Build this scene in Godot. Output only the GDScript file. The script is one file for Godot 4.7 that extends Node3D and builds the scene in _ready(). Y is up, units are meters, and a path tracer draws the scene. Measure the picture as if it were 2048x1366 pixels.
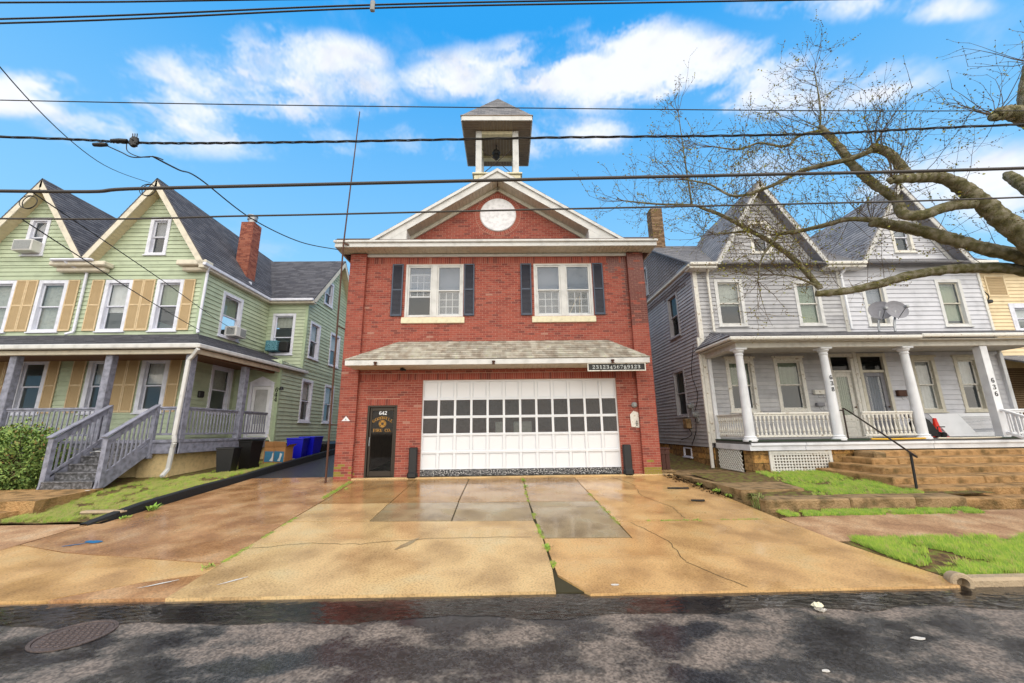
extends Node3D
# A brick fire house between two frame twin houses, seen from across the street after rain.
var M := {}
var T := {}
var rng := RandomNumberGenerator.new()
const EYE := Vector3(0, 1.98, 0)
const X := Vector3(1, 0, 0)
const Y := Vector3(0, 1, 0)
const Z := Vector3(0, 0, 1)

# ---------------------------------------------------------------- shapes
func S() -> SurfaceTool:
	var st := SurfaceTool.new()
	st.begin(Mesh.PRIMITIVE_TRIANGLES)
	return st

func tri(st: SurfaceTool, a: Vector3, b: Vector3, c: Vector3, n: Vector3) -> void:
	var g := (c - a).cross(b - a)
	if g.length_squared() < 1e-14:
		return
	g = g.normalized()
	if g.dot(n) < 0:
		var t := b
		b = c
		c = t
		g = -g
	st.set_normal(g)
	st.add_vertex(a)
	st.set_normal(g)
	st.add_vertex(b)
	st.set_normal(g)
	st.add_vertex(c)

func quad(st: SurfaceTool, a: Vector3, b: Vector3, c: Vector3, d: Vector3, n: Vector3) -> void:
	tri(st, a, b, c, n)
	tri(st, a, c, d, n)

# an oriented box between a and b, given in (u, v, n) along the axes U, V, N, with chamfered edges
func bx(st: SurfaceTool, O: Vector3, U: Vector3, V: Vector3, N: Vector3, a: Vector3, b: Vector3, ch := 0.0) -> void:
	var lo := Vector3(minf(a.x, b.x), minf(a.y, b.y), minf(a.z, b.z))
	var hi := Vector3(maxf(a.x, b.x), maxf(a.y, b.y), maxf(a.z, b.z))
	var ax := [U, V, N]
	var mid := (lo + hi) * 0.5
	var h := (hi - lo) * 0.5
	ch = minf(ch, minf(h.x, minf(h.y, h.z)) * 0.9)
	var C := O + U * mid.x + V * mid.y + N * mid.z
	var hs := [h.x, h.y, h.z]
	for i in 3:
		var j := (i + 1) % 3
		var k := (i + 2) % 3
		for s in [-1.0, 1.0]:
			var f: Vector3 = C + ax[i] * hs[i] * s
			var p: Vector3 = ax[j] * (hs[j] - ch)
			var q: Vector3 = ax[k] * (hs[k] - ch)
			quad(st, f - p - q, f + p - q, f + p + q, f - p + q, ax[i] * s)
	if ch <= 0.0:
		return
	for i in 3:
		var j := (i + 1) % 3
		var k := (i + 2) % 3
		for sj in [-1.0, 1.0]:
			for sk in [-1.0, 1.0]:
				var e: Vector3 = ax[i] * (hs[i] - ch)
				var p: Vector3 = C + ax[j] * hs[j] * sj + ax[k] * (hs[k] - ch) * sk
				var q: Vector3 = C + ax[j] * (hs[j] - ch) * sj + ax[k] * hs[k] * sk
				quad(st, p - e, p + e, q + e, q - e, ax[j] * sj + ax[k] * sk)
	for sx in [-1.0, 1.0]:
		for sy in [-1.0, 1.0]:
			for sz in [-1.0, 1.0]:
				var p: Vector3 = C + U * h.x * sx + V * (h.y - ch) * sy + N * (h.z - ch) * sz
				var q: Vector3 = C + U * (h.x - ch) * sx + V * h.y * sy + N * (h.z - ch) * sz
				var r: Vector3 = C + U * (h.x - ch) * sx + V * (h.y - ch) * sy + N * h.z * sz
				tri(st, p, q, r, U * sx + V * sy + N * sz)

func wb(st: SurfaceTool, x0: float, x1: float, y0: float, y1: float, z0: float, z1: float, ch := 0.006) -> void:
	bx(st, Vector3.ZERO, X, Y, Z, Vector3(x0, y0, z0), Vector3(x1, y1, z1), ch)

# a bar from p to q with a rectangular section, w across and h upward
func bar(st: SurfaceTool, p: Vector3, q: Vector3, w: float, h: float, ch := 0.004, up := Vector3(0, 1, 0)) -> void:
	var d := q - p
	var N := d.normalized()
	var U := up.cross(N)
	if U.length() < 0.01:
		U = X.cross(N)
	U = U.normalized()
	var V := N.cross(U).normalized()
	bx(st, p, U, V, N, Vector3(-w / 2, -h / 2, 0), Vector3(w / 2, h / 2, d.length()), ch)

func tube(st: SurfaceTool, pts: Array, rad: Array, sides := 8, cap := true) -> void:
	var n := pts.size()
	var prev := Vector3.ZERO
	var rings := []
	var ref := Vector3(0.31, 0.83, 0.46)
	for i in n:
		var d: Vector3 = pts[mini(i + 1, n - 1)] - pts[maxi(i - 1, 0)]
		d = d.normalized()
		if i == 0:
			prev = d.cross(ref).normalized()
		var u := (prev - d * prev.dot(d)).normalized()
		prev = u
		var v := d.cross(u)
		var ring := []
		for k in sides:
			var a := TAU * k / sides
			ring.append(u * cos(a) + v * sin(a))
		rings.append(ring)
	for i in n - 1:
		for k in sides:
			var k2 := (k + 1) % sides
			var na: Vector3 = rings[i][k]
			var nb: Vector3 = rings[i][k2]
			var nc: Vector3 = rings[i + 1][k2]
			var nd: Vector3 = rings[i + 1][k]
			var a: Vector3 = pts[i] + na * rad[i]
			var b: Vector3 = pts[i] + nb * rad[i]
			var c: Vector3 = pts[i + 1] + nc * rad[i + 1]
			var e: Vector3 = pts[i + 1] + nd * rad[i + 1]
			for w in [[a, na], [c, nc], [b, nb], [a, na], [e, nd], [c, nc]]:
				st.set_normal(w[1])
				st.add_vertex(w[0])
	if cap:
		for e in [[0, 1], [n - 1, n - 2]]:
			var c: Vector3 = pts[e[0]]
			var d: Vector3 = (c - pts[e[1]]).normalized()
			for k in sides:
				tri(st, c, c + rings[e[0]][k] * rad[e[0]], c + rings[e[0]][(k + 1) % sides] * rad[e[0]], d)

func spline(p: Array, steps := 4) -> Array:
	var out := []
	var n := p.size()
	for i in n - 1:
		var a: Vector3 = p[maxi(i - 1, 0)]
		var b: Vector3 = p[i]
		var c: Vector3 = p[i + 1]
		var d: Vector3 = p[mini(i + 2, n - 1)]
		for k in steps:
			out.append(b.cubic_interpolate(c, a, d, float(k) / steps))
	out.append(p[n - 1])
	return out

func tube1(st: SurfaceTool, pts: Array, r: float, sides := 6) -> void:
	var rad := []
	for p in pts:
		rad.append(r)
	tube(st, pts, rad, sides)

# profile: array of Vector2(radius, height), turned about axis A at O
func lathe(st: SurfaceTool, O: Vector3, prof: Array, sides := 12, A := Vector3(0, 1, 0)) -> void:
	var u := A.cross(Vector3(0.2, 0.1, 0.97)).normalized()
	var v := A.cross(u)
	for i in prof.size() - 1:
		var p: Vector2 = prof[i]
		var q: Vector2 = prof[i + 1]
		var sl := Vector2(q.y - p.y, p.x - q.x).normalized()
		for k in sides:
			var a := TAU * k / sides
			var b := TAU * (k + 1) / sides
			var da := u * cos(a) + v * sin(a)
			var db := u * cos(b) + v * sin(b)
			var na := (da * sl.x + A * sl.y).normalized()
			var nb := (db * sl.x + A * sl.y).normalized()
			var p1 := O + da * p.x + A * p.y
			var p2 := O + db * p.x + A * p.y
			var p3 := O + db * q.x + A * q.y
			var p4 := O + da * q.x + A * q.y
			for w in [[p1, na], [p3, nb], [p2, nb], [p1, na], [p4, na], [p3, nb]]:
				st.set_normal(w[1])
				st.add_vertex(w[0])

# a polygon in (u, v) extruded along N from n0 to n1
func prism(st: SurfaceTool, O: Vector3, U: Vector3, V: Vector3, N: Vector3, poly: PackedVector2Array, n0: float, n1: float) -> void:
	var idx := Geometry2D.triangulate_polygon(poly)
	for i in range(0, idx.size(), 3):
		var p := []
		for k in 3:
			p.append(O + U * poly[idx[i + k]].x + V * poly[idx[i + k]].y)
		tri(st, p[0] + N * n1, p[1] + N * n1, p[2] + N * n1, N)
		tri(st, p[0] + N * n0, p[1] + N * n0, p[2] + N * n0, -N)
	var cw := Geometry2D.is_polygon_clockwise(poly)
	for i in poly.size():
		var a := poly[i]
		var b := poly[(i + 1) % poly.size()]
		var o := Vector2(b.y - a.y, a.x - b.x) * (-1.0 if cw else 1.0)
		var A := O + U * a.x + V * a.y
		var B := O + U * b.x + V * b.y
		quad(st, A + N * n0, B + N * n0, B + N * n1, A + N * n1, U * o.x + V * o.y)

# span of a convex polygon at height v
func span(poly: Array, v: float) -> Vector2:
	var lo := 1e9
	var hi := -1e9
	for i in poly.size():
		var a: Vector2 = poly[i]
		var b: Vector2 = poly[(i + 1) % poly.size()]
		if minf(a.y, b.y) - 1e-6 <= v and v <= maxf(a.y, b.y) + 1e-6:
			if absf(a.y - b.y) < 1e-6:
				lo = minf(lo, minf(a.x, b.x))
				hi = maxf(hi, maxf(a.x, b.x))
			else:
				var x := a.x + (b.x - a.x) * (v - a.y) / (b.y - a.y)
				lo = minf(lo, x)
				hi = maxf(hi, x)
	return Vector2(lo, hi)

func cut(segs: Array, holes: Array, v0: float, v1: float) -> Array:
	for h in holes:
		if minf(v1, h.w) - maxf(v0, h.y) < 0.35 * (v1 - v0):
			continue
		var out := []
		for s in segs:
			if h.z <= s.x or h.x >= s.y:
				out.append(s)
				continue
			if h.x > s.x + 0.004:
				out.append(Vector2(s.x, h.x))
			if h.z < s.y - 0.004:
				out.append(Vector2(h.z, s.y))
		segs = out
	return segs

# flat face of a convex polygon with rectangular holes (Vector4 u0, v0, u1, v1)
func sheet(st: SurfaceTool, O: Vector3, U: Vector3, V: Vector3, N: Vector3, poly: Array, holes := []) -> void:
	var vs := []
	for p in poly:
		vs.append(p.y)
	for h in holes:
		vs.append(h.y)
		vs.append(h.w)
	vs.sort()
	for i in vs.size() - 1:
		var v0: float = vs[i]
		var v1: float = vs[i + 1]
		if v1 - v0 < 1e-4:
			continue
		var s0 := span(poly, v0 + 1e-5)
		var s1 := span(poly, v1 - 1e-5)
		if s0.x > s0.y or s1.x > s1.y:
			continue
		for s in cut([Vector2(minf(s0.x, s1.x), maxf(s0.y, s1.y))], holes, v0, v1):
			quad(st, O + U * maxf(s.x, s0.x) + V * v0, O + U * minf(s.y, s0.y) + V * v0, O + U * minf(s.y, s1.y) + V * v1, O + U * maxf(s.x, s1.x) + V * v1, N)

# a wall with thickness: outer face, inner face and the reveals of its openings
func wall(st: SurfaceTool, O: Vector3, U: Vector3, N: Vector3, poly: Array, holes := [], th := 0.18) -> void:
	sheet(st, O, U, Y, N, poly, holes)
	sheet(st, O - N * th, U, Y, -N, poly, holes)
	for h in holes:
		var a: Vector3 = O + U * h.x + Y * h.y
		var b: Vector3 = O + U * h.z + Y * h.y
		var c: Vector3 = O + U * h.z + Y * h.w
		var d: Vector3 = O + U * h.x + Y * h.w
		quad(st, a, b, b - N * th, a - N * th, Y)
		quad(st, d, c, c - N * th, d - N * th, -Y)
		quad(st, a, d, d - N * th, a - N * th, U)
		quad(st, b, c, c - N * th, b - N * th, -U)

# rows of pieces (bricks, clapboards, shingles) on a plane; each is eight corners: front bl br tr tl, back bl br tr tl
func courses(O: Vector3, U: Vector3, V: Vector3, N: Vector3, poly: Array, holes: Array, ch: float, plen: float, gap: float, tb: float, tt: float, nm: int, o := {}) -> Array:
	var out := []
	var vmin := 1e9
	var vmax := -1e9
	for p in poly:
		vmin = minf(vmin, p.y)
		vmax = maxf(vmax, p.y)
	var k := 0
	var jit: float = o.get("jit", 0.0)
	var v: float = vmin
	while v < vmax - 0.012:
		var v0: float = v
		var v1: float = minf(v + ch - gap, vmax - 0.001)
		v += ch
		k += 1
		var s0 := span(poly, v0 + 1e-4)
		var s1 := span(poly, v1 - 1e-4)
		if s0.x > s0.y:
			continue
		if s1.x > s1.y:
			s1 = Vector2((s0.x + s0.y) / 2, (s0.x + s0.y) / 2)
		var row: float = rng.randf_range(-jit, jit)
		for s in cut([Vector2(minf(s0.x, s1.x), maxf(s0.y, s1.y))], holes, v0, v1):
			var cuts := [s.x]
			if plen > 0:
				var u: float = o.get("u0", 0.0) + floorf((s.x - o.get("u0", 0.0)) / plen) * plen + (plen / 2 if k % 2 else 0.0) + (rng.randf_range(-0.4, 0.4) * plen if o.has("loose") else 0.0)
				while u < s.y - plen * 0.2:
					if u > s.x + plen * 0.2:
						cuts.append(u)
					u += plen
			cuts.append(s.y)
			for i in cuts.size() - 1:
				var a: float = cuts[i] + (gap / 2 if i > 0 else 0.0)
				var b: float = cuts[i + 1] - (gap / 2 if i < cuts.size() - 2 else 0.0)
				var a0 := maxf(a, s0.x)
				var b0 := minf(b, s0.y)
				var a1 := maxf(a, s1.x)
				var b1 := minf(b, s1.y)
				if b0 - a0 < 0.008:
					continue
				if b1 < a1:
					a1 = (a1 + b1) / 2
					b1 = a1
				var t := rng.randf_range(-jit, jit) if plen > 0 else row
				var q := []
				for w in [[a0, v0, tb], [b0, v0, tb], [b1, v1, tt], [a1, v1, tt]]:
					q.append(O + U * w[0] + V * w[1] + N * (w[2] + t))
				for w in [[a0, v0], [b0, v0], [b1, v1], [a1, v1]]:
					q.append(O + U * w[0] + V * w[1] - N * 0.004)
				var m := rng.randi() % nm
				if o.has("pick"):
					m = o.pick.call(O + U * (a0 + b0) / 2 + V * v0)
				var mid: Vector3 = (q[0] + q[2]) / 2
				out.append({"q": q, "m": m, "n": N, "s": (b0 - a0) * (v1 - v0) * absf((EYE - mid).normalized().dot(N)) / maxf(1.0, (mid - EYE).length_squared())})
	return out

func piece(st: SurfaceTool, q: Array, n: Vector3) -> void:
	quad(st, q[0], q[1], q[2], q[3], n)
	var c: Vector3 = (q[0] + q[2]) / 2
	for e in [[0, 1], [1, 2], [2, 3], [3, 0]]:
		var m: Vector3 = (q[e[0]] + q[e[1]]) / 2
		quad(st, q[e[0]], q[e[1]], q[e[1] + 4], q[e[0] + 4], m - c)

# the pieces that show largest become parts of their own, the rest one joined part
func emit(parent: Node3D, list: Array, called: String, mats: Array, limit := 300, rest := "") -> void:
	list.sort_custom(func(a, b): return a.s > b.s)
	for i in mini(limit, list.size()):
		var st := S()
		piece(st, list[i].q, list[i].n)
		obj(called, st, mats[list[i].m], parent)
	if list.size() <= limit:
		return
	var mesh := ArrayMesh.new()
	for m in mats.size():
		var st := S()
		var any := false
		for i in range(limit, list.size()):
			if list[i].m == m:
				piece(st, list[i].q, list[i].n)
				any = true
		if any:
			st.commit(mesh)
			mesh.surface_set_material(mesh.get_surface_count() - 1, mats[m])
	var r := MeshInstance3D.new()
	r.mesh = mesh
	r.name = rest if rest else called + "_field"
	r.set_meta("kind", "stuff")
	parent.add_child(r, true)
	at_origin(r, parent)

# ---------------------------------------------------------------- objects
var taken := {}
func numbered(n: String) -> String:
	if not taken.has(n):
		taken[n] = 0
		return n
	taken[n] += 1
	return "%s_%03d" % [n, taken[n]]

# shapes are written in world metres; a part undoes the place of its thing
func at_origin(o: Node3D, parent: Node) -> void:
	if parent != self and parent.get_parent() == self:
		o.position = -parent.position

func obj(called: String, st, m: Material, parent: Node = self) -> MeshInstance3D:
	var o := MeshInstance3D.new()
	o.mesh = st.commit() if st is SurfaceTool else st
	o.material_override = m
	if parent == self:
		o.name = numbered(called)
		add_child(o)
	else:
		o.name = called
		parent.add_child(o, true)
		at_origin(o, parent)
	return o

func tag(o: Node, label: String, category: String, group := "") -> Node:
	o.set_meta("label", label)
	o.set_meta("category", category)
	if group:
		o.set_meta("group", group)
	return o

func thing(called: String, label: String, category: String, at := Vector3.ZERO, group := "") -> Node3D:
	var o := Node3D.new()
	o.name = numbered(called)
	add_child(o)
	o.position = at
	tag(o, label, category, group)
	return o

func struct(called: String, st, m: Material) -> MeshInstance3D:
	var o := obj(called, st, m)
	o.set_meta("kind", "structure")
	return o

func stuff(o: Node) -> Node:
	o.set_meta("kind", "stuff")
	return o

func text(s: String, size: float, depth: float, m: Material, at: Vector3, parent: Node, called := "lettering", serif := false, tilt := 0.0) -> MeshInstance3D:
	var t := TextMesh.new()
	var f := SystemFont.new()
	f.font_names = PackedStringArray(["Droid Serif" if serif else "Droid Sans"])
	f.font_weight = 700
	t.font = f
	t.text = s
	t.font_size = 64
	t.pixel_size = size / 46.0
	t.depth = depth
	var o := MeshInstance3D.new()
	o.mesh = t
	o.material_override = m
	o.name = called
	parent.add_child(o, true)
	at_origin(o, parent)
	o.position += at
	o.rotation.z = tilt
	return o

# ---------------------------------------------------------------- materials
func noise_tex(key: String, seed: int, freq: float, ramp: Array, size := 512, oct := 4, type := FastNoiseLite.TYPE_SIMPLEX_SMOOTH, normal := false, bump := 4.0) -> NoiseTexture2D:
	var n := FastNoiseLite.new()
	n.seed = seed
	n.frequency = freq
	n.fractal_octaves = oct
	n.noise_type = type
	var t := NoiseTexture2D.new()
	t.width = size
	t.height = size
	t.seamless = true
	t.noise = n
	if normal:
		t.as_normal_map = true
		t.bump_strength = bump
	else:
		var g := Gradient.new()
		var off := PackedFloat32Array()
		var col := PackedColorArray()
		for r in ramp:
			off.append(r[0])
			col.append(r[1])
		g.offsets = off
		g.colors = col
		t.color_ramp = g
	T[key] = t
	return t

func grey(v: float) -> Color:
	return Color(v, v, v)

func mk(key: String, c: Color, rough := 0.8, tex := "", scale := 1.0, o := {}) -> StandardMaterial3D:
	var m := StandardMaterial3D.new()
	m.albedo_color = c
	m.roughness = rough
	if tex or o.has("normal") or o.has("rough_tex"):
		m.uv1_triplanar = true
		m.uv1_world_triplanar = true
		m.uv1_scale = Vector3.ONE * scale
	if tex:
		m.albedo_texture = T[tex]
	if o.has("normal"):
		m.normal_enabled = true
		m.normal_texture = T[o.normal]
		m.normal_scale = o.get("nscale", 0.5)
	if o.has("rough_tex"):
		m.roughness_texture = T[o.rough_tex]
		m.roughness_texture_channel = BaseMaterial3D.TEXTURE_CHANNEL_RED
	if o.has("metal"):
		m.metallic = o.metal
	if o.has("spec"):
		m.metallic_specular = o.spec
	if o.has("alpha"):
		m.transparency = BaseMaterial3D.TRANSPARENCY_ALPHA
		m.albedo_color.a = o.alpha
	if o.has("vc"):
		m.vertex_color_use_as_albedo = true
	if o.has("detail"):
		m.detail_enabled = true
		m.detail_blend_mode = BaseMaterial3D.BLEND_MODE_MUL
		m.detail_albedo = T[o.detail]
		m.detail_uv_layer = BaseMaterial3D.DETAIL_UV_2
		m.uv2_triplanar = true
		m.uv2_world_triplanar = true
		m.uv2_scale = Vector3.ONE * o.get("dscale", 4.0)
	M[key] = m
	return m
const LIMBS := [
	["A", [[11.69, 3.63, -7.00, 0.162], [11.28, 4.42, -7.19, 0.157], [10.47, 4.98, -7.37, 0.150], [9.68, 5.12, -7.56, 0.140], [8.82, 5.10, -7.74, 0.130], [7.88, 4.90, -7.93, 0.118], [7.38, 4.83, -8.11, 0.106], [6.91, 4.85, -8.30, 0.094]]],
	["A1", [[7.03, 4.96, -8.30, 0.089], [6.76, 5.62, -8.44, 0.083], [6.36, 6.19, -8.58, 0.076], [5.92, 6.61, -8.71, 0.068], [5.44, 7.06, -8.85, 0.060], [5.05, 7.35, -8.99, 0.051], [4.81, 7.54, -9.12, 0.042], [3.98, 7.66, -9.26, 0.033], [3.19, 7.84, -9.40, 0.023]]],
	["A1u", [[4.80, 7.52, -9.10, 0.035], [4.79, 8.44, -9.13, 0.028], [4.79, 9.22, -9.17, 0.021], [4.79, 10.41, -9.20, 0.014]]],
	["A2", [[6.93, 5.05, -8.30, 0.039], [6.56, 5.29, -8.40, 0.028], [6.19, 5.38, -8.50, 0.017]]],
	["A3", [[5.84, 6.58, -8.70, 0.045], [5.16, 6.61, -8.90, 0.024]]],
	["B", [[11.83, 4.01, -7.00, 0.199], [11.26, 4.75, -7.10, 0.193], [10.31, 5.19, -7.20, 0.184], [9.72, 5.43, -7.30, 0.175], [9.13, 5.71, -7.40, 0.165], [8.52, 5.99, -7.50, 0.154], [7.84, 6.21, -7.60, 0.143]]],
	["B1", [[7.87, 6.24, -7.60, 0.074], [7.48, 6.35, -7.75, 0.070], [7.04, 6.29, -7.90, 0.066], [6.58, 6.23, -8.05, 0.061], [6.21, 6.25, -8.20, 0.056]]],
	["B1d", [[6.24, 6.25, -8.20, 0.042], [6.02, 5.99, -8.23, 0.034], [5.78, 5.64, -8.27, 0.025], [5.65, 5.15, -8.30, 0.017]]],
	["C", [[11.57, 3.74, -6.90, 0.297], [10.65, 4.61, -6.87, 0.275], [9.92, 5.44, -6.84, 0.250], [9.50, 5.87, -6.81, 0.223], [9.17, 6.22, -6.79, 0.195], [8.83, 6.52, -6.76, 0.166], [8.39, 6.66, -6.73, 0.136], [7.49, 6.60, -6.70, 0.106]]],
	["C1", [[9.07, 6.15, -6.80, 0.140], [8.69, 6.14, -6.90, 0.135], [8.27, 6.02, -7.00, 0.130], [7.99, 6.09, -7.10, 0.126], [8.00, 6.49, -7.20, 0.122], [7.74, 6.91, -7.30, 0.118], [7.50, 7.40, -7.40, 0.115], [7.37, 7.96, -7.50, 0.111], [7.17, 8.49, -7.60, 0.106]]],
	["C1l", [[7.15, 8.46, -7.60, 0.050], [6.69, 8.39, -7.68, 0.044], [6.39, 8.18, -7.76, 0.038], [5.87, 8.33, -7.84, 0.033], [5.44, 8.23, -7.92, 0.026], [4.92, 8.36, -8.00, 0.020]]],
	["C1u", [[7.13, 8.52, -7.60, 0.034], [7.29, 9.20, -7.65, 0.023], [7.37, 10.15, -7.70, 0.012]]],
	["C2", [[7.95, 6.70, -6.80, 0.122], [7.88, 7.08, -6.87, 0.119], [7.76, 7.39, -6.93, 0.116], [7.57, 7.53, -7.00, 0.112]]],
	["C2l", [[7.53, 7.47, -7.00, 0.076], [7.15, 7.36, -7.12, 0.070], [6.72, 7.33, -7.25, 0.064], [6.27, 7.25, -7.38, 0.057], [5.78, 7.03, -7.50, 0.051], [5.30, 6.89, -7.62, 0.044], [4.97, 6.94, -7.75, 0.037], [4.61, 7.30, -7.88, 0.030], [4.12, 7.50, -8.00, 0.023]]],
	["D", [[11.70, 2.82, -6.90, 0.334], [11.73, 5.19, -6.82, 0.312], [11.30, 7.18, -6.74, 0.282], [10.67, 7.80, -6.66, 0.238], [10.12, 7.99, -6.58, 0.193], [9.63, 7.87, -6.50, 0.146]]],
	["D1", [[10.54, 7.80, -6.60, 0.173], [10.37, 8.35, -6.50, 0.148], [10.55, 9.02, -6.40, 0.124]]],
	["E", [[12.04, 5.41, -7.30, 0.177], [11.56, 6.47, -7.47, 0.166], [11.37, 7.12, -7.63, 0.152], [11.40, 7.45, -7.80, 0.135]]],
	["trunk", [[11.10, -0.42, -6.95, 0.484], [11.46, 1.12, -6.93, 0.473], [11.72, 3.05, -6.92, 0.464], [11.86, 5.22, -6.90, 0.454]]],
]

# ---------------------------------------------------------------- light and sky
func sky_image() -> ImageTexture:
	var w := 2048
	var h := 1024
	var img := Image.create(w, h, false, Image.FORMAT_RGBF)
	var n1 := FastNoiseLite.new()
	n1.seed = 11
	n1.frequency = 0.026
	n1.fractal_octaves = 6
	n1.fractal_gain = 0.56
	n1.domain_warp_enabled = true
	n1.domain_warp_amplitude = 14.0
	n1.domain_warp_frequency = 0.02
	var n2 := FastNoiseLite.new()
	n2.seed = 5
	n2.frequency = 0.09
	n2.fractal_octaves = 4
	# cloud banks over the roofs, as tangents about a direction 12.5 degrees up: right, up, half width, half height, strength
	var banks := [[-0.70, 0.63, 0.26, 0.075, 1.0], [-0.56, 0.70, 0.16, 0.06, 0.85], [-0.86, 0.57, 0.17, 0.06, 0.7], [-1.17, 0.63, 0.16, 0.045, 0.9], [-0.52, 0.50, 0.28, 0.032, 0.55], [-0.60, 0.76, 0.06, 0.05, 0.5], [-0.13, 0.66, 0.08, 0.04, 0.8], [-0.17, 0.50, 0.10, 0.04, 0.55], [0.12, 0.52, 0.17, 0.04, 0.7], [0.42, 0.67, 0.38, 0.075, 1.0], [0.34, 0.74, 0.14, 0.06, 0.8], [0.72, 0.64, 0.2, 0.045, 0.7], [0.92, 0.85, 0.2, 0.035, 0.9], [1.2, 0.40, 0.2, 0.08, 0.7], [0.95, 0.42, 0.2, 0.05, 0.35]]
	var blue_hi := Color(0.03, 0.315, 0.75)
	var blue_lo := Color(0.33, 0.635, 0.885)
	var white := Color(0.82, 0.84, 0.88)
	for y in h:
		var el := 90.0 - (y + 0.5) * 180.0 / h
		if el < -2.0:
			img.fill_rect(Rect2i(0, y, w, h - y), Color(0.30, 0.30, 0.29))
			break
		var t := clampf((el - 8.0) / 42.0, 0.0, 1.0)
		var base := blue_lo.lerp(blue_hi, pow(t, 0.9))
		for x in w:
			var az := wrapf((x + 0.5) * 360.0 / w, -180.0, 180.0)
			# cloud banks in view; thicker cloud added out of view for more skylight
			var cx := cos(deg_to_rad(az)) * cos(deg_to_rad(el)) * 100.0
			var cz := sin(deg_to_rad(az)) * cos(deg_to_rad(el)) * 100.0
			var cy := sin(deg_to_rad(el)) * 220.0
			var f := n1.get_noise_3d(cx, cy, cz)
			var d := 0.0
			var sa := sin(deg_to_rad(az))
			var ca := cos(deg_to_rad(az))
			var ce := cos(deg_to_rad(el))
			var se := sin(deg_to_rad(el))
			var fw := ce * ca * 0.9763 + se * 0.2164
			if fw > 0.3:
				var gx := ce * sa / fw
				var gh := (se * 0.9763 - ce * ca * 0.2164) / fw
				for b in banks:
					var dx: float = (gx - b[0]) / (b[2] * 1.15)
					var dy: float = (gh - b[1]) / b[3]
					var g: float = dx * dx + dy * dy
					if g < 5.0:
						d = maxf(d, b[4] * (1.0 - g * 0.34))
				d = d * 1.1 + f * 1.7 * (0.32 + d) - 0.07
			var wild := clampf((f + 0.24) * 2.2, 0.0, 1.0)
			var out := clampf((absf(az) - 60.0) / 12.0, 0.0, 1.0)
			if el > 54.0:
				out = maxf(out, clampf((el - 54.0) / 8.0, 0.0, 1.0))
			d = lerpf(d, wild, out)
			var c := base
			if d > 0.02:
				var e := n2.get_noise_3d(cx, cy, cz)
				var a := clampf(d * 0.95 + e * 0.15, 0.0, 1.0)
				a = a * a * (3.0 - 2.0 * a)
				var shade := clampf(1.0 - e * 0.25, 0.8, 1.0)
				c = base.lerp(Color(white.r * shade, white.g * shade, white.b * minf(1.0, shade * 1.02)), a * 0.96)
			img.set_pixel(x, y, c)
	return ImageTexture.create_from_image(img)

func light_and_camera() -> void:
	var cam := Camera3D.new()
	cam.name = "camera"
	cam.position = EYE
	cam.rotation_degrees = Vector3(12.53, -1.0, -0.75)
	cam.fov = 81.26
	cam.near = 0.05
	cam.far = 900.0
	add_child(cam)
	var env := Environment.new()
	env.background_mode = Environment.BG_SKY
	var sky := Sky.new()
	var pano := PanoramaSkyMaterial.new()
	pano.panorama = sky_image()
	sky.sky_material = pano
	env.sky = sky
	env.background_energy_multiplier = 1.0
	env.tonemap_mode = Environment.TONE_MAPPER_LINEAR
	env.tonemap_exposure = 1.25
	env.sdfgi_enabled = true
	env.ssao_enabled = true
	env.ssil_enabled = true
	var we := WorldEnvironment.new()
	we.name = "world_environment"
	we.environment = env
	add_child(we)
	var sun := DirectionalLight3D.new()
	sun.name = "sun"
	sun.light_energy = 1.25
	sun.light_color = Color(1.0, 0.93, 0.82)
	sun.light_angular_distance = 110.0
	sun.shadow_enabled = true
	sun.rotation_degrees = Vector3(-38, 8, 0)
	add_child(sun)

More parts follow.
